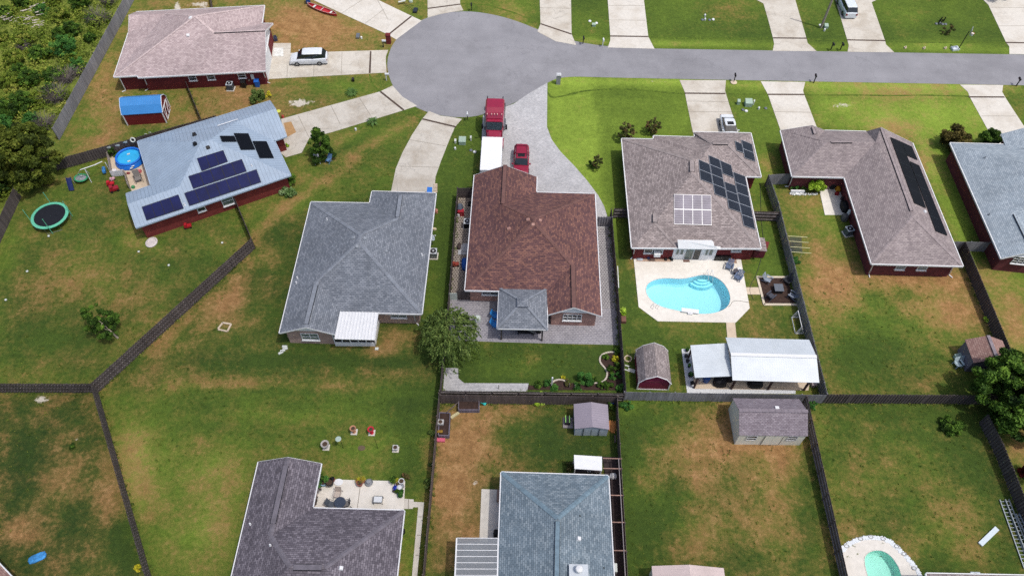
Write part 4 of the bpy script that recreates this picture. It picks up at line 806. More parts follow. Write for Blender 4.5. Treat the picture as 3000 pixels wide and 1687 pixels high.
# ---- blue metal roof house
V={kk:rB(x,y,Z) for kk,(x,y) in dict(b1=(150,465),b2=(1490,55),b3=(1657,410),b4=(1530,455),b5=(1695,805),b6=(130,1335),b7=(30,995),b8=(285,910)).items()}
cen=rB(800,700,Z); V['P1']=sp_(rB,790,468,'b6','b5'); V['P2']=sp_(rB,880,450,'b6','b5'); V['K']=sp_(rB,570,920,'b6','b5'); V['wp']=sp_(rB,50,1097,'b6','b5')
V['J']=slope_pt(*rB.px(1140,270),V['b4'],V['b5'],rB(900,700,Z),R5); V['P2']=slope_pt(*rB.px(880,450),V['b4'],V['b5'],rB(900,700,Z),R5); V['gp']=slope_pt(*rB.px(1545,135),V['b1'],V['b2'],cen,R5)
HB=house('metal_roof_house','angled house with blue grey metal roof carrying navy solar panels, beside the round paddling pool','house',V,[('b1','b2','gp','J','P2','P1'),('b1','P1','K','b8'),('b8','K','wp','b7'),('wp','K','P1','P2','b5','b6'),('P2','J','b4','b5'),('J','gp','b3','b4')],['b1','b2','^gp','b3','b4','b5','b6','^wp','b7','b8'],M['rB'],M['br_b'],trim=paint('blue grey trim','#9fb0c2',.4,.08,2),gutter=False)
H=HB; pl=facepl(H,'b6','b5','P1')
solar(H,pl,rB,[(190,1125),(560,1000),(615,1140),(238,1262)],4,1,PM_B,FR_B); solar(H,pl,rB,[(620,985),(1350,745),(1398,875),(672,1115)],7,1,PM_B,FR_B)
solar(H,pl,rB,[(660,815),(1203,642),(1252,765),(710,942)],5,1,PM_B,FR_B); solar(H,pl,rB,[(747,635),(1015,552),(1062,668),(795,765)],3,1,PM_B,FR_B)
pl2=facepl(H,'P2','b4','b5'); solar(H,pl2,rB,[(978,407),(1125,407),(1152,465),(1002,465)],1,1,PM_K,FR_B); solar(H,pl2,rB,[(1120,380),(1268,382),(1338,545),(1192,547)],2,1,PM_K,FR_B); solar(H,pl2,rB,[(1310,460),(1452,462),(1527,630),(1383,630)],2,1,PM_K,FR_B)
plN=facepl(H,'b1','b2','P1'); boxvent(H,plN,rB,725,402,M['dark'],.5,.3); boxvent(H,facepl(H,'b1','P1','K'),rB,735,495,M['dark'],.45,.3); boxvent(H,pl,rB,862,530,M['dark'],.5,.2)
b=MB(); P_,n_=plN; b.tube([on_plane(*rB.px(x,y),P_+n_*.08,n_) for x,y in ((955,305),(1160,240))],.05,5); b.build('conduit',M['white'],H.root)
pipevent(H,pl,rB,1304,714); pipevent(H,pl,rB,625,1105)
window(H,'b6',rB,1060,1068,1.25,1.25,'blind',1,2,zc=1.5); window(H,'b6',rB,790,1140,.85,.6,'glass',1,1,zc=1.6)
# ---- charcoal roof house at the bottom
V={kk:rH(x,y,Z) for kk,(x,y) in dict(h1=(385,128),h2=(1110,147),h3=(1008,662),h4=(2070,690),hE=(1912,2100),hW=(-78,2100)).items()}
cen=rH(1000,1300,Z); V['pk']=sp_(rH,725,75,'hW','h1'); V['J']=sp_(rH,522,985,'hW','h1'); V['Mm']=sp_(rH,752,1345,'hW','h1'); V['N']=sp_(rH,1150,1350,'h4','hE')
HH=house('charcoal_roof_house','house with charcoal grey shingle roof wrapped round a pale patio, bottom of the picture','house',V,[('hW','h1','pk','J','Mm'),('pk','h2','h3','J'),('h3','h4','N','Mm','J'),('h4','hE','N'),('hW','Mm','N','hE')],['h1','^pk','h2','h3','h4','hE','hW'],M['rH'],M['br_tan'])
H=HH; CAPH=paint('ridge cap #6c6870','#6c6870',.9,.3,1.7); ridgecaps(H,[(V['pk'],V['J']),(V['J'],V['Mm']),(V['h4'],V['N'])],CAPH,.42); ridgevent(H,V['pk'].lerp(V['J'],.12),V['pk'].lerp(V['J'],.85),CAPH,.42); ridgevent(H,V['Mm'].lerp(V['N'],.1),V['Mm'].lerp(V['N'],.92),CAPH,.42)
plW=facepl(H,'hW','h1','J'); pipevent(H,plW,rH,292,850); pipevent(H,plW,rH,524,1092); boxvent(H,facepl(H,'h4','hE','N'),rH,1338,1355,M['white'],.36)
# ---- blue green roof house at the bottom centre
V=dict(i1=Sx(1468.7,1382.8),i2=Sx(1782,1392.8),i3=Sx(1808,1860),i4=Sx(1452,1860)); cen=Sx(1630,1600)
V['A']=slope_pt(1634,1517,V['i4'],V['i1'],cen,R5); V['B']=slope_pt(1630,1735,V['i4'],V['i1'],cen,R5)
HI=house('blue_grey_roof_house','house with blue green grey hip roof and white chimney box at the bottom centre','house',V,[('i1','i2','A'),('i4','i1','A','B'),('i2','i3','B','A'),('i3','i4','B')],['i1','i2','i3','i4'],M['rI'],M['br_pink'])
H=HI; CAPI=paint('ridge cap #6d828f','#6d828f',.9,.3,1.7); ridgecaps(H,[(V['i1'],V['A']),(V['i2'],V['A'])],CAPI,.42); ridgevent(H,V['A'].lerp(V['B'],.05),V['B'],CAPI,.36)
plE=facepl(H,'i2','i3','A'); pipevent(H,plE,pX,2245,620,M['dark'],.04,.15); pipevent(H,plE,kK,515,992,M['dark'],.04,.15); boxvent(H,plE,pX,1895,222,M['white'],.38,.2)
P_,n_=plE; c=on_plane(*pX.px(1890,690),P_,n_); b=MB(); b.box((c.x,c.y,c.z-.3),1.55,1.0,1.0); ch=b.build('chimney',paint('white chimney cladding','#b9c0c6',.6,.08,2),H.root)
b=MB(); b.lathe((c.x,c.y,c.z+.7),[(.22,0),(.22,.25),(.3,.27),(.3,.5),(.24,.56),(.05,.6)],14); b.build('chimney_cap',M['white'],ch)
# ---- roofs only just inside the frame
b=MB(); 
V=dict(q1=Sx(2714,1679),q2=Sx(3120,1687),q3=Sx(3260,2100),q4=Sx(2760,2080)); cen=Sx(2950,1880); V['A']=slope_pt(2890,1800,V['q1'],V['q2'],cen,R5); V['B']=slope_pt(3010,1900,V['q1'],V['q2'],cen,R5)
house('edge_house','house whose grey gutter line and roof just enter the bottom right corner','house',V,[('q1','q2','B','A'),('q4','q1','A'),('q2','q3','B'),('q3','q4','A','B')],['q1','q2','q3','q4'],M['rE'],M['br_pink'])
V=dict(q1=Sx(-60,1590),q2=Sx(5,1655),q3=Sx(40,1695),q4=Sx(-40,1990),q5=Sx(-330,1960),q6=Sx(-300,1600)); cen=Sx(-140,1800); V['A']=slope_pt(-120,1720,V['q2'],V['q3'],cen,R5)
house('corner_house','house with pale rose roof showing only one corner at the bottom left','house',{kk:V[kk] for kk in ('q1','q3','q4','q5','A')},[('q1','q3','A'),('q3','q4','A'),('q4','q5','A'),('q5','q1','A')],['q1','q3','q4','q5'],M['rP'],M['br_pink'])
# ---------------------------------------------------------------- fences
WD=woodmat('dark weathered wood','#57504f'); WG=woodmat('grey weathered wood','#7d7d82'); WB=woodmat('brown weathered wood','#5f5552'); WL=woodmat('pale rail wood','#857f80',.2); WP=woodmat('pinkish new timber','#9a7d72',.2)
def gt(px,py,z=1.8): return gnd(at(px,py,z))
def fence(name,label,pts,h=1.8,style='solid',mat=WD,side=1,group='wooden yard fences',rails=None,pw=.14,postmat=None,cat='fence',post_h=0):
    c=pts[0]; root=thing(name,label,cat,(c.x,c.y,0),group=group); pb=MB(); rnd=random.Random(len(label)); rails=rails or mat
    for a,b in zip(pts,pts[1:]):
        e=(b-a); L=e.length; e.normalize(); n=Vector((-e.y,e.x,0))*side; k=int(L/(pw+.008)); rz=ang(a,b)
        for i in range(k):
            p=a+e*(i+.5)*(L/k); off=.035
            s=(1 if (style=='solid' or i%2==0) else -1); q=p+n*off*s; hh=h*(1+rnd.uniform(-.012,.012))
            pb.box((q.x,q.y,.04),(L/k)*(.95 if style=='solid' else 1.35),.02,hh-.04,rz+rnd.uniform(-.02,.02))
        for z in (.35,h*.52,h-.3):
            rb=MB(); rb.bar(a+Vector((0,0,z)),b+Vector((0,0,z)),.04,.09); rb.build('rail',rails,root)
    pk=pb.build('pickets',mat,root)
    i0=None
    for a,b in zip(pts,pts[1:]):
        e=(b-a); L=e.length; k=max(1,round(L/2.4))
        for i in range(k+(1 if b is pts[-1] else 0)):
            p=a+e*(i/k)
            if i0 is None: q=MB(); q.box((c.x,c.y,0),.1,.1,h+.02+post_h); i0=q.build('post',postmat or mat,root); i0.location=p-Vector((c.x,c.y,0))
            else: o=i0.copy(); C.objects.link(o); o.parent=root; o.location=p-Vector((c.x,c.y,0))
    return root
v2=lambda x,y:Vector((x,y,0))
fence('boundary_fence','tall grey plank fence running between scrub woodland and the rose roof house',[v2(-58.1,70.2),v2(-58.05,112)],2.0,mat=WG,side=-1)
fence('yard_fence','dark fence behind the round paddling pool with white cutouts hung on it',[gnd(at(170,500)),gnd(pB(330,690)),gnd(pB(980,510)),v2(-39.2,72.6)+Vector((.4,.9,0))],1.7,'shadow',WD)
fence('boundary_fence','dark fence at the left edge below the big cedar tree with loose braces',[gnd(at(62,578)),gnd(at(0,712)),gnd(at(-60,820))],1.8,'solid',WD,side=1)
F4a,F4b=gnd(kE(1935,437)),gnd(at(287.9,1150))
fence('yard_fence','long diagonal dark shadowbox fence crossing the open lawn',[F4a,F4b],1.8,'shadow',WD,rails=WL)
fence('yard_fence','short thin fence from the metal roof house wall to the diagonal fence',[gnd(at(697,607)),F4a],1.75,'solid',WB,side=1)
fence('yard_fence','horizontal dark fence running off the left edge of the photo',[gnd(at(-60,1149.5)),F4b],1.8,'shadow',WD,rails=WL)
fence('yard_fence','dark fence running down to the bottom edge beside the patchy brown yard',[F4b,gnd(at(442.4,1687)),gnd(at(478,1790))],1.8,'shadow',WD,rails=WL)
S0,S1_=gnd(at(1341.5,580)),gnd(at(1291,1168))
fence('yard_fence','long grey fence beside the narrow patterned path and weeping tree',[S0,gnd(at(1315,915)),S1_],1.8,'solid',WD,side=1,rails=WB)
fence('yard_fence','fence between the lawn with bird baths and the bare orange yard',[gnd(at(1289,1176)),gnd(at(1243,1700)),gnd(at(1234,1790))],1.8,'solid',WB,side=1,rails=WL)
fence('yard_fence','upper of two back to back fences below the paver walk',[gnd(at(1291,1170)),gnd(at(1824,1177))],1.75,'solid',WD,side=1,rails=WL)
fence('yard_fence','lower of two back to back fences behind the raised planters',[gnd(at(1293,1181)),gnd(at(1805,1186))],1.8,'solid',WB,side=-1)
fence('yard_fence','dark fence between the brown roof house path and the pool yard',[gnd(at(1786,643)),gnd(at(1827,1170))],1.8,'solid',WD,side=1,rails=WB)
fence('yard_fence','fence with pale top rail between the metal shed and the dry tan yard',[gnd(at(1803,1184)),gnd(at(1833,1720)),gnd(at(1836,1790))],1.8,'solid',WB,side=-1,rails=WL)
fence('gate_fence','short gate fence with gaps right of the brown roof house',[gnd(at(1748,664)),gnd(at(1790,664))],1.7,'shadow',WG,side=1)
fence('gate_fence','short gate fence left of the taupe roof house',[gnd(at(1795,640)),gnd(at(1842,640))],1.7,'solid',WD,side=1,rails=WL)
fence('gate_fence','short gate fence at the top of the patterned side path',[gnd(pS(172,162)),gnd(pS(345,162))],1.7,'solid',WD,side=-1)
fence('gate_fence','short gate fence at the foot of the patterned side path',[gnd(pS(165,1395)),gnd(pS(330,1400))],1.6,'solid',WD,side=-1)
E1,E2,E3=gt(2253,512),gt(2281,593),gt(2416,1120)
fence('yard_fence','long shadowbox fence between the pool yard and the long taupe house yard',[E1,E2,E3,gt(2424,1152)],1.8,'shadow',WG,rails=WG)
fence('gate_fence','short fence meeting the left wall of the long taupe house',[E1,gt(2320,508)],1.8,'solid',WG,side=-1)
fence('gate_fence','short gate fence with crossed braces right of the taupe roof house',[gt(2212,618),gt(2291,620)],1.7,'solid',WB,side=1,rails=WL)
F14a,F14b=gt(1830,1146),gt(2425,1155)
fence('yard_fence','weathered grey plank fence behind the tan shed and burgundy barn',[F14a,F14b],1.75,'solid',WG,side=-1)
fence('yard_fence','dark shadowbox fence running right toward the big leafy tree',[F14b,gt(2795,1157),gt(2920,1160)],1.8,'shadow',WD)
fence('yard_fence','fence with visible frames between the tan yard and the small pool yard',[gt(2364,1160),gt(2484,1690),gt(2510,1800)],1.8,'solid',WB,side=1,rails=WL)
fence('yard_fence','dark fence between the long taupe house yard and the pale roof house',[gt(2829.6,708.8),gt(2965,1031),gt(3010,1150)],1.8,'shadow',WD)
fence('gate_fence','short fence joining the long taupe house fence to the pale roof house',[gt(2793,705),gt(2903,708)],1.7,'solid',WG,side=-1)
fence('yard_fence','dark shadowbox fence in the lower right corner beside the ladders',[gt(2896,1215),gt(2940,1300),gt(3004,1458),gt(3060,1600)],1.8,'shadow',WD,rails=WB)
fence('yard_fence','thin fence between the blue roof barn and the metal roof house',[gnd(kA(1425,665)),gnd(kA(1530,925))],1.5,'solid',WB,side=1)
fence('yard_fence','short stretch of fence behind the rose roof house at the top edge',[gnd(at(612,-40)),gnd(at(628,52))],1.5,'solid',WB,side=1)
def picketfence(label,pts,h=.9,mat=None):
    r=fence('picket_fence',label,pts,h,'shadow',mat or woodmat('pale picket wood','#a39a92',.2),group='low picket fences round the pool patio',pw=.1); return r
picketfence('low weathered picket fence on the left of the paddling pool patio',[gnd(pB(1010,430)),gnd(pB(1095,925))]); picketfence('low white picket fence below the paddling pool',[gnd(pB(1095,930)),gnd(pB(1350,900))],mat=M['white']); picketfence('low weathered picket fence beside the patio sling chair',[gnd(pB(1365,890)),gnd(pB(1460,1180))])
# loose white slatted panels by the side path
b=MB()
for i in range(5): b.box((S1_.x*0+pS(75+i*20,1400).x,pS(75+i*20,1400).y,.02),.2,.05,1.2,0)
tag(b.build('pallet',paint('whitewashed slats','#b9c4bf',.8,.2,4),None,gnd(pS(110,1400))),'whitewashed slatted panel standing at the foot of the patterned path','slatted panel')
b=MB(); b.face([]) if False else None
# ---------------------------------------------------------------- sheds
def shed(name,label,A,B,wid,prof,rmat,wmat,trim=None,over=.12,gm=None,cat='shed',caps=None):
    """A->B = long side, prof = [(fraction across, z)...] starting and ending at the eaves"""
    A=gnd(A);B=gnd(B); e=(B-A).normalized(); n=Vector((-e.y,e.x,0)); c=(A+B)/2+n*wid/2; root=thing(name,label,cat,(c.x,c.y,0)); L=(B-A).length
    P=lambda s,f,z: A+e*s+n*(f*wid)+Vector((0,0,z)); h=prof[0][1]
    b=MB(); b.face([P(0,0,0),P(L,0,0),P(L,0,h),P(0,0,h)]); b.face([P(L,1,0),P(0,1,0),P(0,1,prof[-1][1]),P(L,1,prof[-1][1])])
    b.face([P(0,1,0),P(0,0,0)]+[P(0,f,z) for f,z in prof]); b.face([P(L,0,0),P(L,1,0)]+[P(L,f,z) for f,z in prof[::-1]]); b.build('wall',wmat,root)
    r=MB(); pr=[(f,z+.04) for f,z in prof]; d0=(pr[1][1]-pr[0][1])/((pr[1][0]-pr[0][0])*wid); d1=(pr[-2][1]-pr[-1][1])/((pr[-1][0]-pr[-2][0])*wid); ov=.08
    pr[0]=(pr[0][0]-ov/wid,pr[0][1]-d0*ov); pr[-1]=(pr[-1][0]+ov/wid,pr[-1][1]-d1*ov)
    for (f0,z0),(f1,z1) in zip(pr,pr[1:]):
        q=[P(-over,f0,z0),P(L+over,f0,z0),P(L+over,f1,z1),P(-over,f1,z1)]; r.face(q,roof_uv(q)); t=Vector((0,0,-.05)); r.face([x+t for x in q][::-1]); r.face([q[0]+t,q[1]+t,q[1],q[0]])
        for i,j in ((1,2),(3,0)): r.face([q[i]+t,q[j]+t,q[j],q[i]])
    r.build('roof',rmat,root)
    if len(prof)==3 and cat=='shed' and 'shingle' in label:
        nn=int((L+.2)/.3)
        m_=MB()
        for i in range(nn): a_=P(-over+(L+2*over)*i/nn,.5,prof[1][1]+.07+.015*(i%2)); d_=P(-over+(L+2*over)*(i+1.03)/nn,.5,prof[1][1]+.07+.015*(i%2)); m_.bar(a_,d_,.34,.03)
        m_.build('ridge_cap',paint('shed ridge cap','#7d757c',.9,.3,2),root)
    if trim:
        for s in (-over,L+over):
            t=MB(); t.tube([P(s,f,z-.03) for f,z in pr],.05,4); t.build('rake_board',trim,root)
        for s,f in ((0,0),(L,0),(0,1),(L,1)): t=MB(); q=P(s,f,0); t.box((q.x,q.y,0),.12,.12,h-.02,ang((0,0),e)); t.build('corner_board',trim,root)
    root['_']=0; del root['_']
    return root,P,L,e,n
rbl=ribbed('blue metal roofing','#3f86c8',.22,0,.4,.8,0,.1); redw=paint('red painted siding','#6c1d22',.6,.12,1.2); marw=ribbed('burgundy painted siding','#802848',.2,0,.6,.85,0,.08)
R_,P,L,e,n=shed('barn_shed','small red barn shed with bright blue gambrel roof and white trimmed doors',v2(-50.4,73.15),v2(-45.6,73.8),3.0,[(0,1.85),(.2,2.6),(.5,3.15),(.8,2.6),(1,1.85)],rbl,redw,M['white'])
for s0 in (.45,1.5):
    d=MB(); f0=s0/3
    q=[P(L,.18 if s0<1 else .5,.1),P(L,.5 if s0<1 else .82,.1),P(L,.5 if s0<1 else .82,1.8),P(L,.18 if s0<1 else .5,1.8)]; o=e*.06; q=[x+o for x in q]
    d.face(q); dr=d.build('door',redw,R_)
    for (i,j) in ((0,1),(1,2),(2,3),(3,0),(0,2)): t=MB(); t.bar(q[i]+e*.02,q[j]+e*.02,.09,.05); t.build('door_trim',M['white'],dr)
R_,P,L,e,n=shed('barn_shed','burgundy barn shed with grey shingled gambrel roof behind the plank fence',v2(15.3,37.1),v2(15.3,40.6),3.1,[(0,1.6),(.17,2.35),(.5,2.95),(.83,2.35),(1,1.6)],M['rE'],marw,M['white'],over=.15)
for s_ in (0,):
    t=MB(); t.bar(P(-.02,.02,.08),P(-.02,.98,.08),.06,.12); t.build('base_board',M['white'],R_); t=MB(); t.bar(P(-.03,.12,1.65),P(-.03,.88,1.65),.03,.05); t.build('door_head',M['br_mar'],R_)
R_,P,L,e,n=shed('metal_shed','small pale metal shed with mauve grey ribbed roof and dark door tracks',v2(8.95,31.95),v2(8.92,34.4),3.12,[(0,1.55),(.5,2.0),(1,1.55)],ribbed('mauve grey metal roofing','#8d8590',.25,0,.5,.75,0,.1),ribbed('pale metal siding','#aeb9c4',.3,0,.5,.8,0,.08),None,over=.08)
for f in (.26,.74): t=MB(); t.bar(P(-.03,f,.1),P(-.03,f,1.5),.1,.03); t.build('door_track',M['dark'],R_)
t=MB(); t.bar(P(-.03,.5,.1),P(-.03,.5,1.4),.02,.03); t.build('door_seam',M['metal'],R_)
tanm=ribbed('beige panel siding','#deddcf',1.22,0,.7,.8,0,.02)
R_,P,L,e,n=shed('storage_shed','large tan shed with mauve shingle roof and double door, largest of the sheds',v2(21.12,31.45),v2(27.34,31.55),3.7,[(0,2.2),(.5,3.4),(1,2.2)],shingle('mauve shingles',['#6e656c','#877e86','#9b939a'],.15,.3),tanm,None,over=.1)
def shedwin(x):
    w=MB(); o=n*-.03
    for z in (1.1,1.95): w.bar(P(x-.45,0,z)+o,P(x+.45,0,z)+o,.05,.06)
    for dx in (-.45,.45): w.bar(P(x+dx,0,1.1)+o,P(x+dx,0,1.95)+o,.05,.06,up=n)
    w.bar(P(x-.45,0,1.52)+o,P(x+.45,0,1.52)+o,.05,.05); f=w.build('window',M['white'],R_); g=MB(); g.face([P(x-.43,0,1.12)-n*.02,P(x+.43,0,1.12)-n*.02,P(x+.43,0,1.93)-n*.02,P(x-.43,0,1.93)-n*.02]); g.build('pane',M['dark'],f)
shedwin(1.25); shedwin(5.05)
for x0,x1 in ((2.45,3.3),(3.32,4.15)): t=MB(); t.bar(P(x0,0,1.05)-n*.03,P(x1,0,1.05)-n*.03,.04,1.9); dd=t.build('door',tanm,R_); t=MB(); t.bar(P(x0 if x0<3 else x1,0,.2)-n*.06,P(x0 if x0<3 else x1,0,1.9)-n*.06,.03,.02,up=n); t.build('hinge',M['dark'],dd)
t=MB(); q=P(3.6,.62,3.05); t.box((q.x,q.y,q.z),.35,.3,.22); t.build('roof_vent',M['white'],R_)
R_,P,L,e,n=shed('storage_shed','small shed with rose shingle roof half under the big leafy tree',v2(45.9,43.0),v2(45.9,40.3),3.6,[(0,1.9),(.5,2.85),(1,1.9)],M['rP'],paint('grey mauve siding','#6e6872',.8,.15,1.5),None) if False else shed('storage_shed','small shed with rose shingle roof half under the big leafy tree',v2(49.5,40.2),v2(49.5,42.7),3.65,[(0,1.9),(.5,2.75),(1,1.9)],M['rP'],paint('grey mauve siding','#6e6872',.8,.15,1.5),None)
# pink roof shed at the bottom edge
q1,q2,q3=kK(1058,1372,2.1),kK(1345,1342,2.75),kK(1608,1388,2.1)
R_,P,L,e,n=shed('storage_shed','shed with pale pink ribbed roof cut off by the bottom edge',gnd(q3)+Vector((-.1,-3.6,0)),gnd(q3)+Vector((-.1,-.1,0)),(q3-q1).length-.2,[(0,2.05),(.5,2.7),(1,2.05)],ribbed('pale pink metal roofing','#c7b6b2',.45,0,.5,.85,0,.06),tanm,None)
# ---------------------------------------------------------------- gazebo
q=[pG(343,602,2.55),pG(1018,615,2.55),pG(1013,72,2.55),pG(370,58,2.55)]; c=sum(q,Vector())/4
GZ=thing('gazebo','square gazebo with slate shingle pyramid roof on the grey paver patio','gazebo',(c.x,c.y,0)); ap=Vector((c.x,c.y,3.75)); b=MB(); k_=.86
top=[a.lerp(ap,k_) for a in q]
for i in range(4): j=(i+1)%4; f=[q[i],q[j],top[j],top[i]]; b.face(f,roof_uv(f))
b.face(top); rr=b.build('roof',M['rC'],GZ)
for i in range(4):
    m_=MB(); a,bb=q[i],top[i]; nn=10
    for s in range(nn):
        p0,p1=a.lerp(bb,s/nn),a.lerp(bb,(s+1)/nn); m_.bar(p0+Vector((0,0,.03+.015*(s%2))),p1+Vector((0,0,.03+.015*(s%2))),.26,.04)
    m_.build('ridge_cap',CAPC,rr)
b=MB(); cp_=Vector((c.x,c.y,3.62)); b.box((c.x,c.y,3.5),1.05,1.0,.22); ww=[(c.x+i*.62,c.y+j*.6,3.72) for i,j in ((-1,-1),(1,-1),(1,1),(-1,1))]
for i in range(4): b.face([ww[i],ww[(i+1)%4],(c.x,c.y,3.98)])
b.build('cupola',M['rC'],GZ)
b=MB()
for i in range(4): b.bar(q[i]-Vector((0,0,.06)),q[(i+1)%4]-Vector((0,0,.06)),.06,.14)
b.build('gutter',M['white'],GZ)
for x,y in ((-1.53,42.5),(2.68,42.5),(2.68,46.9),(-1.53,46.9)): m_=MB(); m_.box((x,y,0),.16,.16,2.5); m_.build('post',WD,GZ)
# ---------------------------------------------------------------- outdoor pavilion with white metal roof
PV=thing('pavilion','open pavilion with two white ribbed metal roofs on brown posts','pavilion',(25.2,39.2,0))
zr,ze=3.35,2.6; x0,x1=21.1,29.5
for ya,za,yb,zb in ((36.95,ze,39.42,zr),(41.85,ze,39.42,zr)):
    b=MB(); f=[Vector((x0,ya,za)),Vector((x1,ya,za)),Vector((x1,yb,zb)),Vector((x0,yb,zb))]; f=f if ya<yb else f[::-1]; b.slab(f,.06); b.build('roof',M['rWm'],PV)
b=MB(); b.box((25.3,39.42,zr),8.4,.36,.05); b.build('ridge_flashing',M['white'],PV)
lq=[pK(470,690,2.45),pK(1068,665,2.4),pK(990,135,2.4),pK(398,170,2.45)]; b=MB()
u_=(lq[2]-lq[3]); b.face(lq,uv=[(p.y,p.x) for p in lq]); b.face([p-Vector((0,0,.06)) for p in lq][::-1]); 
for i in range(4): a,d=lq[i],lq[(i+1)%4]; b.face([a-Vector((0,0,.06)),d-Vector((0,0,.06)),d,a])
b.build('side_roof',M['rWm'],PV)
PB=woodmat('brown painted post','#54423f',.2)
for x,y,z in ((21.64,37.42,2.6),(25.3,37.45,2.6),(28.91,37.5,2.6),(21.64,41.5,2.6),(25.3,41.5,2.6),(28.91,41.5,2.6),(17.93,37.42,2.38),(17.75,40.9,2.38)): m_=MB(); m_.box((x,y,0),.17,.17,z); m_.build('post',PB,PV)
for y in (37.42,41.5): m_=MB(); m_.bar((21.4,y,2.48),(29.2,y,2.48),.1,.2); m_.build('beam',PB,PV)
# ---------------------------------------------------------------- canopies by the bottom centre house
q=[pD(240,1184,2.35),pD(690,1214,2.35),pD(690,985,2.5),pD(232,957,2.5)]; c=sum(q,Vector())/4
CN=thing('patio_cover','small bright white flat canopy over a dark storage bench behind the blue grey roof','canopy',(c.x,c.y,0)); b=MB(); b.slab(q,.1); b.build('roof',M['white'],CN)
for i,p in enumerate(q): d=(c-p)*.06; m_=MB(); m_.box((p.x+d.x,p.y+d.y,0),.1,.1,2.3); m_.build('post',M['white'],CN)
q=[pX(195,900,2.5),pX(780,900,2.6),pX(795,215,2.6),pX(225,212,2.5)]; c=sum(q,Vector())/4
CN=thing('polycarbonate_canopy','translucent ribbed lean to canopy on the left of the blue grey roof house','canopy',(c.x,c.y,0))
k=NT('translucent panels'); co=k.coord('Object'); k.out(srgb('#8f9499'),.35,0,.4); tr=k.n('BsdfTransparent'); tr.inputs[0].default_value=(.75,.76,.78,1); mx=k.n('MixShader'); mx.inputs[0].default_value=.45; k.l(k.b.outputs[0],mx.inputs[1]); k.l(tr.outputs[0],mx.inputs[2]); k.l(mx.outputs[0],k.t.nodes['Material Output'].inputs[0])
b=MB(); b.slab(q,.03); b.build('roof_panel',k.m,CN)
for i in range(9): m_=MB(); m_.bar(q[0].lerp(q[3],i/8)+Vector((0,0,.03)),q[1].lerp(q[2],i/8)+Vector((0,0,.03)),.05,.04); m_.build('roof_bar',M['white'],CN)
for i,(a,d) in enumerate(((q[0],q[3]),(q[1],q[2]))): m_=MB(); m_.bar(a,d,.12,.12); m_.build('beam',M['white'],CN)
for p in (q[0],q[3],q[0].lerp(q[3],.5)): m_=MB(); m_.box((p.x+.1,p.y,0),.09,.09,2.45); m_.build('post',M['white'],CN)
# timber side deck with cross beams
b=MB(); dk=[kK(686,548),kK(812,552),kK(838,900),kK(866,1500),kK(775,1500),kK(735,900)]; b.prism(dk,0,.12); DKm=woodmat('dark stained decking','#3c3334',.4)
DK=thing('side_deck','narrow dark timber deck with pink cross beams right of the blue grey roof house','deck',(9.4,22,0)); b.build('floor',DKm,DK)
for ya in (556,632,834,1038,1252,1460):
    m_=MB(); lx=kK(690,ya,1.7); rx=kK(838+ (ya-632)*.045,ya+4,1.7); m_.bar(lx,rx,.08,.08); m_.build('beam',WP,DK)
for f in (0,1): m_=MB(); a=kK(808,558,1.75) if f else kK(820,560,1.0); d=kK(862,1500,1.75) if f else kK(870,1500,1.0); m_.bar(a,d,.07,.07); m_.build('rail',WL,DK)
# ---------------------------------------------------------------- swimming pools
def inpos(P,k): return grow(P,k)
def pool(name,label,loop,tint,floor,depth,coping=None):
    c=sum(loop,Vector())/len(loop); root=thing(name,label,'swimming pool',(c.x,c.y,0)); n=len(loop); b=MB()
    L0=[Vector((p.x,p.y,.05)) for p in loop]; mid=[Vector((p.x,p.y,-depth*.7)) for p in grow(loop,.99)]; bot=[Vector((p.x,p.y,-depth*(.8+.2*((p.x-c.x)/8+.5)))) for p in grow(loop,.9)]
    for A,B in ((L0,mid),(mid,bot)):
        for i in range(n): j=(i+1)%n; b.face([A[i],A[j],B[j],B[i]])
    for t in tessellate_polygon([bot]): 
        q=[bot[i] for i in t]; q=q if (q[1]-q[0]).cross(q[2]-q[0]).z>0 else q[::-1]; b.face(q)
    b.build('basin',floor,root,smooth=False)
    w_=MB(); lo=[Vector((p.x,p.y,-.12)) for p in grow(loop,.999)]
    for t in tessellate_polygon([lo]):
        q=[lo[i] for i in t]; q=q if (q[1]-q[0]).cross(q[2]-q[0]).z>0 else q[::-1]; w_.face(q)
    w_.build('water',watermat(name+' water',tint),root)
    rim=MB(); o=[Vector((p.x,p.y,.052)) for p in grow(loop,1.0)]
    rim.tube([p for p in o],.035,5,close=True); rim.build('coping',coping or M['deck'],root); return root,c
POOLF=paint('aqua pool plaster','#b9dde8',.7,.06,.4); POOLG=paint('green pool plaster','#b4ddd4',.7,.06,.4)
PL,pc_=pool('kidney_pool','kidney shaped swimming pool with bright aqua water and corner steps',POOL,(.74,.95,.97),POOLF,1.5)
for i,(rr_,zz) in enumerate(((.6,-.3),(.95,-.55),(1.3,-.85))):
    s=kG(1447,650); b=MB(); pts=[Vector((s.x+rr_*math.cos(t),s.y-.05+rr_*.62*math.sin(t),0)) for t in np.linspace(math.radians(190),math.radians(350),16)]; b.prism(pts,-1.4,zz); b.build('step',paint('step plaster','#b0dfe9',.7,.04,.5),PL)
def hoop(a,b_,h,root,name,r=.028):
    m_=MB(); P_=[a,a+Vector((0,0,h*.8)),a.lerp(b_,.15)+Vector((0,0,h)),a.lerp(b_,.6)+Vector((0,0,h*.92)),b_]; m_.tube(P_,r,6); m_.build(name,M['white'],root)
for dx in (0,.5): hoop(kG(1470,630)+Vector((dx,0,.03)),kG(1492,668)+Vector((dx,-.1,-.5)),.95,PL,'handrail')
for dx in (0,.5): hoop(kG(1068,893)+Vector((dx,0,.03)),kG(1085,858)+Vector((dx,.2,-.5)),.8,PL,'ladder_rail')
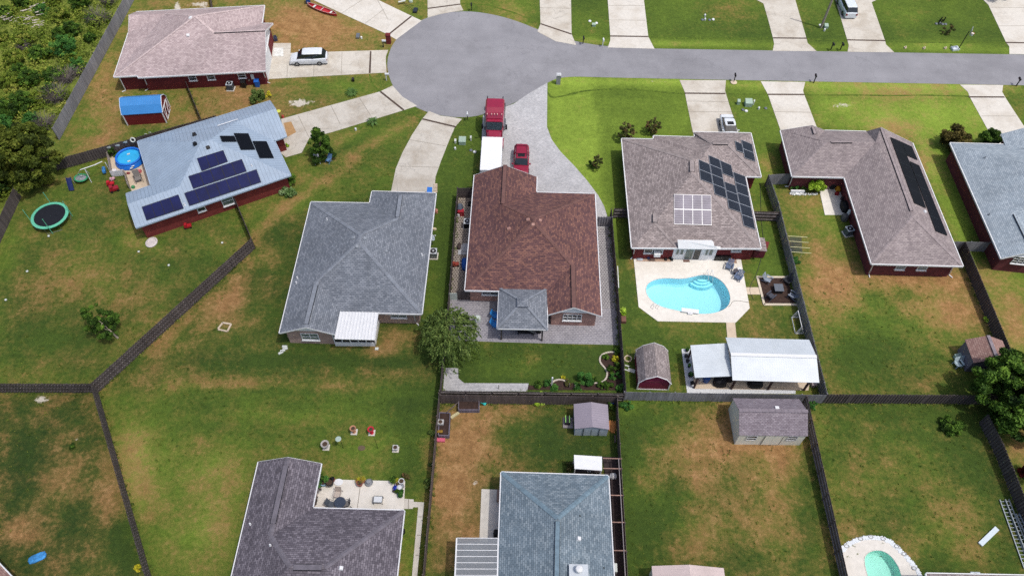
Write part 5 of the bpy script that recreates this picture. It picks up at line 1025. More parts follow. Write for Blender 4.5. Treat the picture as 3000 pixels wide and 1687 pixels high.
b=MB(); a=kG(1283,918); d=kG(1413,934); e_=(d-a).normalized(); b.bar(a+Vector((0,.15,.28)),d+Vector((0,.15,.28)),.5,.07); bd=b.build('diving_board',M['white'],PL)
b=MB(); b.box(((a.x+d.x)/2,(a.y+d.y)/2-.05,.03),.5,.4,.22,ang(a,d)); b.build('board_stand',M['white'],bd)
sheet('pool_deck',[kG(*p) for p in [(918,470),(1728,478),(1802,888),(1695,998),(1105,987),(960,880)]],M['deck'],0,.05,holes=[POOL])
PL2,_=pool('oval_pool','oval swimming pool with green water in the bottom right yard',POOL2,(.8,.96,.93),POOLG,1.0)
sheet('pool_deck',[pY(*p) for p in [(215,300),(290,215),(400,150),(550,95),(700,75),(850,85),(1000,115),(1130,200),(1250,320),(1400,480),(1500,600),(1600,760),(1700,1000),(1800,1350),(420,1350)]],M['deck'],0,.05,holes=[POOL2])
# shell border round the oval pool deck
# ---------------------------------------------------------------- vegetation
def leaf_cloud(name,mat,parent,centres,n_per,leaf,squash=.8,tagf=None,seed=1,org=(0,0,0),stick=False,hang=0):
    """crown: many leaf faces scattered round the given clump centres [(x,y,z,r)]"""
    r=np.random.default_rng(seed); CC=np.array(centres,float); wts=CC[:,3]**2; wts/=wts.sum(); N=n_per
    ci=r.choice(len(CC),N,p=wts); d=r.normal(size=(N,3)); d/=np.linalg.norm(d,axis=1)[:,None]; rad=CC[ci,3]*(r.random(N)**.45)
    pos=CC[ci,:3]+d*rad[:,None]*np.array([1,1,squash]); 
    if hang: pos[:,2]-=r.random(N)**2*hang
    u=r.normal(size=(N,3)); u[:,2]*=.7
    if hang: u[:,2]-=1.5
    u/=np.linalg.norm(u,axis=1)[:,None]; nn=d+r.normal(size=(N,3))*.8; v=np.cross(nn,u); v/=np.linalg.norm(v,axis=1)[:,None]+1e-9
    s=leaf*(.6+.8*r.random(N))[:,None]; asp=(.5 if not stick else .08)
    a=pos-u*s-v*s*asp*.2; b=pos+v*s*asp; c=pos+u*s; e=pos-v*s*asp
    V=np.stack([pos-u*s,b,c,e],1).reshape(-1,3)-np.array(org)
    me=bpy.data.meshes.new(name); me.vertices.add(4*N); me.vertices.foreach_set('co',V.ravel()); me.loops.add(4*N); me.loops.foreach_set('vertex_index',np.arange(4*N)); me.polygons.add(N)
    me.polygons.foreach_set('loop_start',np.arange(0,4*N,4)); me.polygons.foreach_set('loop_total',np.full(N,4)); me.update(calc_edges=True)
    t=np.clip(.5+.35*r.normal(size=len(CC))[ci]*.8+.15*r.normal(size=N),0,1); at_=me.attributes.new('tint','FLOAT','FACE'); at_.data.foreach_set('value',t.astype(np.float32))
    me.materials.append(mat); o=bpy.data.objects.new(name,me); C.objects.link(o)
    if parent is not None: o.parent=parent; ORG[o.name]=Vector((0,0,0))
    return o
LM={'cedar':leafmat('cedar foliage',['#1c260d','#3a4717','#5d6a24','#7d8034']),'oak':leafmat('broadleaf foliage',['#1c2c12','#324c1a','#4f7026','#789a3a']),'willow':leafmat('willow foliage',['#2b3d1b','#4a602c','#6b8040','#8c9d58']),
'green':leafmat('fresh green foliage',['#20401a','#34602a','#4f8038','#6f9c48']),'myrtle':leafmat('myrtle foliage',['#28321a','#454d26','#67643a','#84503f']),'scrub':leafmat('scrub foliage',['#303e14','#556a20','#788a30','#a3a04e']),'lime':leafmat('lime foliage',['#4d6e18','#7ea028','#a6c540','#c0d860']),
'dead':leafmat('dead twigs',['#4c4643','#6f6966','#928c8a','#a8a29f'],transl=0),'palm':leafmat('palm foliage',['#3c5a2a','#5d7d40','#86a06a','#a5b98a']),'yel':leafmat('yellow foliage',['#6e7a1c','#a8a828','#cfc536','#d9d050']),'redl':leafmat('red foliage',['#2a0f12','#4a181c','#6b2226','#8a3a34'])}
BARK=paint('grey brown bark','#5b4f47',.95,.3,5); BARKW=paint('pale bark','#a59a8c',.9,.2,5)
def crown_pts(R,H,z0,k,seed,cone=0,lump=.42):
    r=random.Random(seed); out=[]
    for i in range(k):
        t=r.random(); z=z0+H*t; prof=math.sin(math.pi*(.12+.8*t))**.6 if not cone else (1-t)**.8+.08
        a=r.uniform(0,6.28); q=R*prof*math.sqrt(r.random())*.85; sc_=r.uniform(.45,1.15); q*=1.12 if sc_<.7 else .98; out.append((q*math.cos(a),q*math.sin(a),z,R*lump*sc_*(prof*.6+.4)))
    return out
def tree(name,label,cat,loc,R,H,z0,leaf,n,mat,seed,bark=None,cone=0,k=26,tr=.14,lean=(0,0),group=None,lump=.42,hang=0,squash=.8,trunk=True):
    root=thing(name,label,cat,loc,local=True,group=group); r=random.Random(seed)
    k=int(k*1.8) if 10<k<60 else k; lump=lump*.8 if k>18 else lump
    cp=[(x+lean[0]*z/(H+z0),y+lean[1]*z/(H+z0),z,q) for x,y,z,q in crown_pts(R,H,z0,k,seed,cone,lump)]
    if leaf<.185 and n>300: leaf*=.68; n=int(n*1.9)
    leaf_cloud('crown',mat,root,cp,n,leaf,squash,seed=seed,hang=hang)
    if trunk:
        b=MB(); top=Vector((lean[0]*.7,lean[1]*.7,z0+H*.6)); P_=[Vector((0,0,-.05)),Vector((lean[0]*.1,lean[1]*.1,z0*.5)),Vector((lean[0]*.35,lean[1]*.35,z0+H*.2)),top]; b.tube(P_,[tr*1.25,tr,tr*.75,tr*.25],7)
        tk=b.build('trunk',bark or BARK,root,smooth=True)
        for i in range(6):
            c=cp[r.randrange(len(cp))]; s=P_[1].lerp(P_[3],r.uniform(.2,.8)); b=MB(); b.tube([s,s.lerp(Vector(c[:3]),.5)+Vector((0,0,.15)),Vector(c[:3])],[tr*.4,tr*.25,tr*.1],5); b.build('branch',bark or BARK,root)
    return root
# big trees
tree('cedar_tree','large dark olive cedar tree at the left edge beside the paddling pool yard','tree',(-58.3,63.5,0),4.6,7.0,.6,.2,38000,LM['cedar'],3,k=150,tr=.3,lump=.2)
tree('cedar_tree','smaller dark cedar at the left edge just below the large cedar tree','tree',(-63.5,60.5,0),3.8,4.8,.4,.26,9000,LM['oak'],4,k=40,tr=.25,lump=.34)
tree('leafy_tree','broad dark leafy tree at the right edge over the rose roof shed','tree',(48.6,35.6,0),5.3,5.6,.8,.19,44000,LM['oak'],5,k=190,tr=.3,lump=.17)
def willow(root,R,z0,seed):
    r=np.random.default_rng(seed); N=330; P=[];U=[]
    for i in range(N):
        a=r.random()*6.283; q=R*.78*math.sqrt(r.random()); z=z0+(1-(q/R)**2)*2.6+r.random()*.5; s=np.array([q*math.cos(a),q*math.sin(a),z]); d=np.array([math.cos(a)*.55,math.sin(a)*.55,.35])+r.normal(size=3)*.25; L=r.uniform(.9,2.3); n=int(26*L)
        for t in np.linspace(0,1,n):
            P.append(s+d*t*L*.75-np.array([0,0,1])*(t*L)**2*.55+r.normal(size=3)*.05); g_=d*.75-np.array([0,0,1.1])*t*L; U.append(g_/np.linalg.norm(g_)+r.normal(size=3)*.5)
    P=np.array(P);U=np.array(U);U/=np.linalg.norm(U,axis=1)[:,None];M_=len(P);v=np.cross(r.normal(size=(M_,3)),U);v/=np.linalg.norm(v,axis=1)[:,None]+1e-9;s=.15*(.6+.8*r.random(M_))[:,None]
    V=np.stack([P-U*s,P+v*s*.3,P+U*s,P-v*s*.3],1).reshape(-1,3); me=bpy.data.meshes.new('crown'); me.from_pydata(V.tolist(),[],np.arange(4*M_).reshape(-1,4).tolist()); at_=me.attributes.new('tint','FLOAT','FACE'); at_.data.foreach_set('value',np.clip(.5+.3*r.normal(size=M_),0,1).astype(np.float32)); me.materials.append(LM['willow']); o=bpy.data.objects.new('crown',me); C.objects.link(o); o.parent=root
WT=thing('weeping_tree','drooping olive green willow like tree beside the gazebo patio','tree',(-6.75,41.3,0),local=True); willow(WT,3.25,1.6,6); b=MB(); b.tube([Vector((0,0,0)),Vector((.1,.1,1.4)),Vector((0,.3,3.4))],[.2,.15,.05],7); b.build('trunk',BARK,WT)
for i in range(7): a=i*.9; b=MB(); b.tube([Vector((.08,.1,1.3+.15*i)),Vector((math.cos(a)*1.2,math.sin(a)*1.2,2.9)),Vector((math.cos(a)*2.3,math.sin(a)*2.3,3.2))],[.08,.05,.02],5); b.build('branch',BARK,WT)
tree('young_tree','young round tree with forked pale trunk alone on the left lawn','tree',(gnd(kE(893,1112)).x,gnd(kE(893,1112)).y,0),1.85,2.4,.9,.14,8000,LM['oak'],7,BARKW,lean=(-1.9,1.0),k=60,tr=.09,lump=.25)
tree('holly_tree','upright dark green tree beside two lawn ornaments in the front lawn','tree',(*gnd(kB(510,1190)).xy,0),2.1,4.6,.25,.15,9000,LM['oak'],8,cone=1,k=80,tr=.09,lump=.26)
for i,(x,y,lb,R_,H_) in enumerate(((860,1060,'sparse reddish crape myrtle left of two at the taupe roof house corner',1.35,2.2),(1060,1010,'sparse reddish crape myrtle right of two at the taupe roof house corner',1.1,1.9),(640,1280,'small thin crape myrtle growing in the red mulch ring',.8,1.7))):
    tree('crape_myrtle',lb,'shrub',(*gnd(kC(x,y)).xy,0),R_,H_,.35,.12,1900 if i<2 else 800,LM['myrtle'],20+i,k=34,tr=.05,lump=.24,group='crape myrtles on the front lawns')
tree('round_shrub','dark green rounded shrub beside the thin crape myrtle','shrub',(*gnd(kC(600,1262)).xy,0),.6,.7,.05,.09,1400,LM['oak'],30,k=10,trunk=False)
tree('cedar_tree','bronze tinted cedar casting a dark shadow left of the pale roof house','tree',(*gnd(kD(1380,1120)).xy,0),1.9,2.6,.3,.17,7000,leafmat('bronze cedar foliage',['#26260f','#4a4420','#6b6232','#857a44']),31,k=26,tr=.12)
tree('cedar_tree','dark green cedar just above the pale roof house','tree',(*gnd(kD(1650,1090)).xy,0),1.5,1.7,.2,.16,4500,LM['oak'],32,k=20,tr=.1)
tree('garden_shrub','bright lime green leafy shrub against the long taupe house wall','shrub',(*gnd(pP(740,420)).xy,0),1.35,1.3,.3,.12,3500,LM['lime'],33,k=16,trunk=False)
for i,(x,y,R_,H_,mt,lb) in enumerate(((400,440,.5,.4,'green','low green plant at the left end of the white stone border'),(560,430,.7,.5,'oak','dark green low shrub in the white stone border'),(320,425,.3,.35,'green','tiny green plant at the downspout of the long taupe house'))):
    tree('border_plant',lb,'plant',(*gnd(pP(x,y)).xy,0),R_,H_,.05,.08,500,LM[mt],40+i,k=8,trunk=False,group='plants in the white stone border')
tree('leafy_bush','small dark green bush on the lawn below the big leafy tree','shrub',(*gnd(kL(1385,330)).xy,0),1.2,1.0,.05,.15,2200,LM['oak'],44,k=14,trunk=False)
tree('red_shrub','dark red leaved shrub cut by the right edge','shrub',(*gnd(kL(1960,690)).xy,0),1.2,1.2,.1,.14,2000,LM['redl'],45,k=12,trunk=False)
tree('scraggly_bush','scraggly grey green bush between the two left driveways','shrub',(*gnd(kB(20,760)).xy,0),1.3,1.2,.1,.16,1500,LM['willow'],46,k=14,trunk=False)
for i,(cp_,x,y,lb) in enumerate(((kB,725,715,'small pale palm on the lawn between two curved driveways'),(kB,885,935,'small pale palm beside the lower curved driveway'))):
    root=thing('palm_plant',lb,'palm',(*gnd(cp_(x,y)).xy,0),local=True,group='small palms on the front lawns'); b=MB(); r=random.Random(i)
    for t in range(26):
        a=t*2.4; L_=r.uniform(.7,1.15); el=r.uniform(.2,.9); p0=Vector((0,0,.15)); p1=Vector((math.cos(a)*L_*.5,math.sin(a)*L_*.5,.2+.5*el)); p2=Vector((math.cos(a)*L_,math.sin(a)*L_,.1+.25*el)); s=Vector((-math.sin(a),math.cos(a),0))*.09
        b.face([p0,p1-s,p2,p1+s])
    b.build('fronds',LM['palm'],root); b=MB(); b.lathe((0,0,0),[(.08,0),(.06,.2)],6); b.build('trunk',BARK,root)
tree('spiky_shrub','small sparse shrub on the upper right lawn near the basketball hoop','shrub',(*gnd(kD(1355,262)).xy,0),.9,1.3,.1,.12,500,LM['myrtle'],48,k=10,tr=.03)
tree('crape_myrtle','tree at the top edge casting a spiky shadow, left of two','tree',(*gnd(kD(1330,-30)).xy,0),1.9,2.6,1.2,.15,4000,LM['oak'],49,k=24,tr=.07,group='trees at the top right edge')
tree('crape_myrtle','tree at the top edge casting a spiky shadow, right of two','tree',(*gnd(kD(1745,-15)).xy,0),1.9,2.6,1.0,.15,3500,LM['willow'],50,k=24,tr=.07,group='trees at the top right edge')
tree('climbing_plant','leafy foundation shrub at the right corner of the metal roof house','shrub',(*gnd(rB(1690,880)).xy,0),.9,1.2,.05,.14,1500,LM['oak'],51,k=12,trunk=False)
tree('foundation_shrub','blue green foundation shrub below the right corner of the metal roof house','shrub',(*gnd(rB(1680,985)).xy,0),1.1,.6,.05,.13,1500,LM['palm'],52,k=12,trunk=False)
tree('patio_plant','dark bushy plant behind the paddling pool','plant',(*gnd(pB(1120,470)).xy,0),.75,1.3,.05,.12,1300,LM['oak'],53,k=12,trunk=False)
# garden bed behind the gazebo yard
sheet('mulch_bed',[pG(*p) for p in [(1995,900),(1900,915),(1790,925),(1720,970),(1705,1030),(1760,1110),(1805,1170),(1800,1240),(1750,1305),(1640,1330),(1290,1320),(1180,1280),(1090,1310),(1040,1360),(900,1370),(750,1345),(750,1412),(2030,1418)]],M['mulch'],0,.02)
for lb,pts in (('curving pale stone edging round the planted bed',[(1905,918),(1850,915),(1790,925),(1735,950),(1705,1000),(1712,1055),(1750,1100),(1790,1145),(1808,1190),(1800,1250),(1765,1300),(1700,1325),(1620,1328)]),('short arched pale stone edging near the white post',[(1062,1340),(1090,1305),(1140,1282),(1200,1280),(1260,1305)])):
    b=MB(); P_=smooth_open([pG(*p) for p in pts],1)
    for i in range(len(P_)-1): b.bar(P_[i]+Vector((0,0,.06)),P_[i+1].lerp(P_[i],.06)+Vector((0,0,.06)),.16,.13)
    tag(b.build('stone_edging',paint('pale edging stone','#b9b0a3',.85,.15,4),None,P_[0]),lb,'edging')
gardens=[(1420,1390,.5,.35,'green','low green plant left of the bright green bush','low_shrub',700),(1620,1290,.4,.4,'oak','small dark plant above the stone curve foot','low_shrub',500),(1870,1260,.45,.5,'green','mid green plant on the red mulch by the stone curve','low_shrub',700),(1930,1110,.4,.6,'oak','dark fern like plant by the fence in the side bed','low_shrub',700),(890,1350,.5,.3,'oak','low dark plant beside the end of the paver walk','low_shrub',700),(1280,1330,.4,.5,'myrtle','dark reddish plant inside the stone arch','low_shrub',700),(1500,1290,.95,1.2,'green','large bright green bush in the bottom mulch bed','round_bush',3500),(1800,1360,.6,.5,'oak','low dark shrub right of the bright green bush','low_shrub',1200),(1720,1360,.45,.4,'oak','low dark shrub nearest the bright green bush','low_shrub',900),(1960,1390,.45,.5,'green','pale green shrub in the bed corner by the fence','low_shrub',900),(1850,1170,.5,.6,'oak','dark leafy plant in the middle of the side bed','low_shrub',900),(1900,1020,.6,.7,'yel','yellow green spiky plant in the side bed','yellow_plant',900),(1950,930,.5,.6,'oak','dark plant at the top of the side bed by the fence','low_shrub',900),(1790,990,.5,.35,'oak','spreading green plant inside the stone curve','low_shrub',600),(1960,1230,.4,.6,'green','grey green plant against the fence in the side bed','low_shrub',700),(1010,1340,.5,.4,'green','leafy plant left of the white post','low_shrub',900),(1210,1260,.25,.3,'yel','small yellow green plant above the stone arch','yellow_plant',250),(1110,1390,.6,.3,'green','low ground plant below the white post','low_shrub',900)]
for i,(x,y,R_,H_,mt,lb,nm,nn) in enumerate(gardens): tree(nm,lb,'plant',(*gnd(pG(x,y)).xy,0),R_,H_,.05,.1,nn,LM[mt],60+i,k=10,trunk=False,group='garden bed plants')
for i,(cp_,x,y,R_,H_,mt,lb) in enumerate(((kJ,1332,385,.42,.7,'willow','pale shrub on the lawn side of the fence, upper of two'),(kJ,1302,755,.42,.6,'willow','pale shrub on the lawn side of the fence, lower of two'),(kJ,1325,612,.2,.4,'willow','tiny shrub between the two pale fence shrubs'),(kL,335,150,.7,.4,'green','bright green weeds in the top left corner of the small pool yard'),(kL,160,0,.01,.01,'green','x'),(kK,870,160,.8,.4,'green','bright green weeds in the corner of the dry tan yard'),(kK,750,180,.5,.8,'oak','dark leafy weeds between the metal shed and the fence'),(kK,215,110,.9,.6,'lime','yellow flowering vine on the fence above the metal shed'),(kH,1650,985,.35,.5,'lime','small lime green shrub by the right hand fence'),(kH,210,540,.6,.4,'green','green vine at the foot of the wire frame by the fence'),(kJ,1140,700,.4,.5,'myrtle','reddish scraggly plant beyond the patio corner pots'),(kA,15,1180,.01,.01,'green','x'),(kL,1950,260,.01,.01,'green','x'),(kB,240,1110,.28,.4,'lime','potted lime flowers beside the metal roof house door'),(kI,560,470,.35,.4,'oak','dark weed clump in the bottom left yard'),(kI,1050,1400,.3,.5,'yel','yellow tipped weed at the foot of the bottom left fence'),(pD,160,1150,.6,.6,'myrtle','brown green shrub left of the bright white canopy'),(kB,100,735,.5,.7,'yel','small yellow flowering bush by the scraggly bush'))):
    if lb=='x': continue
    tree('wild_plant',lb,'plant',(*gnd(cp_(x,y)).xy,0),R_,H_,.03,.1,int(1600*R_+150),LM[mt],90+i,k=8,trunk=False,group='loose plants and weeds')
# scrub woodland outside the boundary fence
def scrub():
    r=np.random.default_rng(11); pts=[]; tw=[]
    poly=[(-95,66),(-59.5,66),(-59.3,70),(-59.3,118),(-95,118)]
    for i in range(1500):
        x=r.uniform(-95,-59.6); y=r.uniform(60,118)
        h=.35+1.5*r.random()**2; R=.5+.9*r.random()
        pts.append((x,y,h*.5,R))
    return pts
sp=scrub()
o=leaf_cloud('scrub_undergrowth',LM['scrub'],None,sp,90000,.15,.6,seed=12); stuff(o); o['label']='tangled yellow green scrub undergrowth beyond the boundary fence'; o['category']='undergrowth'
r=random.Random(5)
mats=['oak','green','scrub','oak','cedar']
sb=[(520,420,2.0,2.6,'green'),(560,260,1.5,1.6,'oak'),(470,290,1.4,1.4,'oak'),(620,60,1.8,2.0,'oak'),(330,440,1.8,1.6,'oak'),(200,330,1.5,1.3,'scrub'),(120,480,1.7,1.6,'scrub'),(600,520,1.3,1.2,'green'),(420,600,1.5,1.3,'oak'),(250,640,1.7,1.7,'oak'),(90,660,1.8,1.5,'scrub'),(180,830,2.0,2.0,'oak'),(60,880,2.2,2.2,'oak'),(300,780,1.5,1.3,'scrub'),(480,160,1.6,1.6,'scrub'),(330,100,1.3,1.0,'green'),(180,40,1.9,1.9,'oak'),(60,120,1.3,1.2,'oak'),(700,170,1.0,.9,'oak'),(40,1000,1.8,2.0,'green'),(390,700,1.2,1.0,'oak'),(30,300,1.2,1.0,'scrub'),(690,310,1.0,1.0,'oak'),(160,560,1.2,1.2,'oak'),(420,30,1.2,1.2,'scrub'),(250,930,1.2,1.2,'green')]
SL_=[]
for i,(x,y,R_,H_,mt) in enumerate(sb):
    p=gnd(kA(x,y)); 
    if p.x>-59.8: p.x=-60.2
    o=tree('scrub_bush','','bush',(p.x,p.y,0),R_,H_,.1,.13,int(2600*R_),LM[mt],120+i,k=40,lump=.28,trunk=False,group='bushes in the scrub woodland')
    SL_.append((x,y,R_,mt,o))
ordw=['first','second','third','fourth','fifth','sixth','seventh','eighth','ninth','tenth']
for band,(y0,y1) in (('top edge',(0,150)),('upper',(150,350)),('middle',(350,550)),('lower',(550,760)),('lowest, by the cedar',(760,1100))):
    row=sorted([t for t in SL_ if y0<=t[1]<y1],key=lambda t:t[0])
    for j,t in enumerate(row): t[4]['label']=('large ' if t[2]>1.55 else 'small ')+{'oak':'dark green','green':'fresh green','scrub':'yellow green'}[t[3]]+' scrub bush, '+ordw[j]+' from the left in the '+band+' row'
for i,(x,y,R_) in enumerate(((760,170,1.9),(830,30,1.4),(520,610,1.6),(440,760,1.8),(350,960,1.5),(190,370,.9),(590,560,1.1))):
    p=gnd(kA(x,y)); 
    if p.x>-59.5: p.x=-59.9-R_*.3
    root=thing('dead_bush','leafless grey brushwood bush '+['by the boundary fence, second from the top edge','by the boundary fence, at the top edge','at the middle of the boundary fence','at the boundary fence, second from its lower end','at the lower end of the boundary fence, beside the cedar','alone among the green bushes far from the fence','by the boundary fence, just above its middle'][i],'bush',(p.x,p.y,0),local=True,group='dead grey bushes along the boundary fence'); rr=random.Random(i); b=MB()
    for t in range(150):
        a=rr.uniform(0,6.28); L_=R_*rr.uniform(.5,1.1); el=rr.uniform(.3,1.3); p1=Vector((math.cos(a)*L_*.4,math.sin(a)*L_*.4,L_*.5*math.sin(el)+.1)); p2=Vector((math.cos(a+rr.uniform(-.4,.4))*L_,math.sin(a+rr.uniform(-.4,.4))*L_,L_*math.sin(el)))
        b.tube([Vector((rr.uniform(-.4,.4)*R_,rr.uniform(-.4,.4)*R_,0)),p1,p2],[.03,.022,.01],3)
        for _ in range(2): q=p2+Vector((rr.uniform(-.4,.4),rr.uniform(-.4,.4),rr.uniform(-.1,.3))); b.tube([p1.lerp(p2,.6),q],[.014,.008],3)
    b.build('twigs',LM['dead'],root)
for i,(x,y,l) in enumerate(((240,110,2.6),(180,175,1.8),(335,35,1.6),(285,215,1.2),(60,160,1.3))):
    b=MB(); rr=random.Random(i); p=gnd(kA(x,y)); 
    for t in range(14): a=rr.uniform(-.5,.9); q=p+Vector((rr.uniform(-1,1)*l*.6,rr.uniform(-1,1)*l*.5,rr.uniform(.2,.9))); b.tube([q,q+Vector((math.cos(a),math.sin(a),rr.uniform(-.1,.2)))*rr.uniform(.5,l*.6)],[.07,.03],4)
    tag(b.build('fallen_branches',paint('bleached deadwood','#b4aba2',.9,.2,4),None,p),'bleached fallen branches in the scrub, '+['longest heap','heap just below the longest one','heap nearest the top edge','small heap nearest the fence','heap nearest the left edge'][i],'deadwood','bleached branches in the scrub')

# weeds and tufts along the fence feet and scattered through the lawns
r=np.random.default_rng(77); pts=[]
for o_ in [o for o in C.objects if o.name.startswith('yard_fence')]:
    ps=[o_.location+ch.location for ch in o_.children if ch.name.startswith('post')]
    for a,d in zip(ps,ps[1:]):
        if (d-a).length<4:
            for _ in range(int((d-a).length*7)): p=a.lerp(d,r.random()); pts.append((p.x+r.normal()*.13,p.y+r.normal()*.13,.05,.10+.12*r.random()))
W_=leaf_cloud('fence_weeds',leafmat('weeds',['#2c3f18','#4a5f22','#6b7a30','#8c9048']),None,pts,26000,.07,.9,seed=3); stuff(W_); W_['label']='ragged weeds growing along the feet of the wooden fences'; W_['category']='weeds'
pts=[]
for cx_,cy_,rx_,ry_,n_ in ((-41,45,13,12,900),(-22,33,14,6,500),(16,27,9,9,800),(36,30,9,9,700),(38,46,7,7,500),(3,32,7,5,350),(-20,64,4,5,250),(-48,83,9,6,400),(-52,30,8,10,500),(14,45,3,10,200),(0,41,6,1.8,260)):
    for _ in range(n_): pts.append((cx_+r.uniform(-1,1)*rx_,cy_+r.uniform(-1,1)*ry_,.02,.05+.16*r.random()**2))
def clear(p):
    for h_ in (HCc,HD,HE,HF,HG,HA,HB,HH,HI):
        xs=[v.x for v in h_.fl]; ys=[v.y for v in h_.fl]
        if min(xs)<p[0]<max(xs) and min(ys)<p[1]<max(ys): return False
    x,y=p[0],p[1]
    return not (-17.5<x<-8.5 and 22<y<28.5 or 8<x<25 and 43<y<53.5 or 17<x<31 and 36<y<43 or -7<x<10 and 42<y<62)
pts=[p for p in pts if clear(p)]
W_=leaf_cloud('lawn_tufts',leafmat('lawn tufts',['#2f451a','#496022','#66762c','#84883c']),None,pts,30000,.06,.5,seed=4); stuff(W_); W_['label']='scattered coarse tufts and weeds in the mown lawns'; W_['category']='tufts'
# ---------------------------------------------------------------- vehicles
RUB=paint('tyre rubber','#18181a',.8,.2,6); RIM=paint('alloy rim','#8d9094',.3,.1,6,.8); CG=glassy('car glass','#1a2328',.05,.8); TL=paint('tail lamp red','#7a1016',.25,.1,4); HLm=paint('head lamp','#c9ccd0',.15,.05,4)
def wheel(root,x,y,r,w=.22,side=1):
    b=MB(); n=18; ring=lambda rr,yy:[Vector((x+rr*math.cos(t*2*math.pi/n),y+yy,r+rr*math.sin(t*2*math.pi/n))) for t in range(n)]
    R_=[ring(r*.62,-w/2),ring(r,-w/2),ring(r,w/2),ring(r*.62,w/2)]
    for A,B in zip(R_,R_[1:]+R_[:1]):
        for t in range(n): b.face([A[t],A[(t+1)%n],B[(t+1)%n],B[t]])
    wh=b.build('wheel',RUB,root); b=MB(); yy=side*w*.42; b.face(ring(r*.64,yy) if side<0 else ring(r*.64,yy)[::-1]); 
    rm=b.build('rim',RIM,wh)
def car(name,label,cat,L,W,H,prof,cab,colr,wb,wr=.33,sunroof=None,rails=False,group=None,rearglass=True,zb=.22):
    """x forward. prof: [(x,z_top,halfwidth factor)], cab: (x windscreen base, x roof front, x roof rear, x rear glass base)"""
    root=thing(name,label,cat,(0,0,0),local=True,group=group); hw=W/2; b=MB(); rings=[]
    for x,z,f in prof:
        w=hw*f; zm=zb+(z-zb)*.55
        rings.append([Vector((x,y,zz)) for y,zz in ((-w*.86,zb),(-w*.97,zb+.12),(-w,zm),(-w*.97,z-.09),(-w*.86,z),(0,z+.03),(w*.86,z),(w*.97,z-.09),(w,zm),(w*.97,zb+.12),(w*.86,zb))])
    for A,B in zip(rings,rings[1:]):
        for i in range(len(A)-1): b.face([A[i],B[i],B[i+1],A[i+1]])
        b.face([A[-1],B[-1],B[0],A[0]])
    b.face(rings[0][::-1]); b.face(rings[-1]); body=b.build('body',colr,root,smooth=False)
    bm_=body.modifiers.new('soft','BEVEL'); bm_.width=.03; bm_.segments=2; bm_.limit_method='ANGLE'; bm_.angle_limit=.5
    xb,xf,xr,xe=cab; zb_=[p for p in prof]; belt=lambda x: float(np.interp(x,[p[0] for p in prof],[p[1] for p in prof]))-.03
    wb_=hw*.89; wt=hw*.70; zt=H-.03
    base=[Vector((xb,wb_*.9,belt(xb))),Vector((xb,-wb_*.9,belt(xb))),Vector((xe,-wb_*.88,belt(xe))),Vector((xe,wb_*.88,belt(xe)))]; top=[Vector((xf,wt,zt)),Vector((xf,-wt,zt)),Vector((xr,-wt*.97,zt-.03)),Vector((xr,wt*.97,zt-.03))]
    def gl(q,nm,ins=.0): m_=MB(); m_.face(q); return m_.build(nm,CG,root)
    gl([base[0],base[1],top[1],top[0]],'windscreen'); gl([base[2],base[3],top[3],top[2]],'rear_window')
    xm=(xf+xr)/2; 
    for s,(i,j) in ((-1,(1,2)),(1,(0,3))):
        w1=Vector((xb*.5+xf*.5*1.0,s*wb_*.99,belt(xm))); bb=[base[i],Vector((xm,s*wb_,belt(xm))),base[j],top[j],top[i]]; q=bb if s<0 else bb[::-1]; gl(q[::1],'side_window')
        m_=MB()
        for a,d in ((base[i],top[i]),(base[j],top[j]),(Vector((xm+.1,s*wb_,belt(xm))),Vector((xm,s*wt,zt)))): m_.bar(a+Vector((0,s*.008,0)),d+Vector((0,s*.008,0)),.045,.04)
        m_.build('window_pillars',M['dark'],root)
        mi=MB(); mi.box((xb-.25,s*(hw+.09),belt(xb)+.0),.12,.2,.15); mi.build('wing_mirror',colr,root)
    m_=MB(); cx=(xf+xr)/2; rr_=[]
    for x,wf,z in ((xf+.06,.93,zt-.015),(xf-.15,1.0,zt+.03),(cx,1.03,zt+.055),(xr+.15,1.0,zt+.02),(xr-.05,.94,zt-.03)): rr_.append([Vector((x,y,z+dz)) for y,dz in ((-wt*wf-.03,-.05),(-wt*wf*.9,.0),(0,.025),(wt*wf*.9,.0),(wt*wf+.03,-.05))])
    for A,B in zip(rr_,rr_[1:]):
        for i in range(4): m_.face([A[i],A[i+1],B[i+1],B[i]])
    rf=m_.build('roof',colr,root,smooth=True)
    if sunroof: m_=MB(); m_.box((sunroof,0,zt+.05),.55,wt*1.25,.03); m_.build('sunroof',M['dark'],rf)
    if rails:
        for s in (-1,1): m_=MB(); m_.tube([Vector((xf-.2,s*wt*.93,zt+.07)),Vector((xr+.2,s*wt*.93,zt+.07))],.02,5); m_.build('roof_rail',M['dark'],rf)
        for x in (xf-.65,xr+.35): m_=MB(); m_.bar((x,-wt*.93,zt+.1),(x,wt*.93,zt+.1),.04,.03); m_.build('cross_bar',M['dark'],rf)
    for sx in wb:
        for s in (-1,1):
            wheel(root,sx,s*(hw-.10),wr,.22,s)
    x0,x1=prof[0][0],prof[-1][0]
    for s in (-1,1):
        m_=MB(); m_.box((x1-.10,s*hw*.68,prof[-1][1]-.28),.2,.34,.15); m_.build('headlight',HLm,root); m_=MB(); m_.box((x0+.08,s*hw*.75,prof[0][1]-.3),.2,.24,.3); m_.build('tail_light',TL,root)
    m_=MB(); m_.box((x1+.0,0,zb+.02),.14,W*.8,.16); m_.build('front_bumper',M['dark'],root)
    return root
SIL=carpaint('silver car paint','#cdd2d8'); REDC=carpaint('cherry red car paint','#86132f'); WHC=carpaint('pearl white car paint','#cdd2d6'); REDT=carpaint('cherry red truck paint','#8a1836',.3)
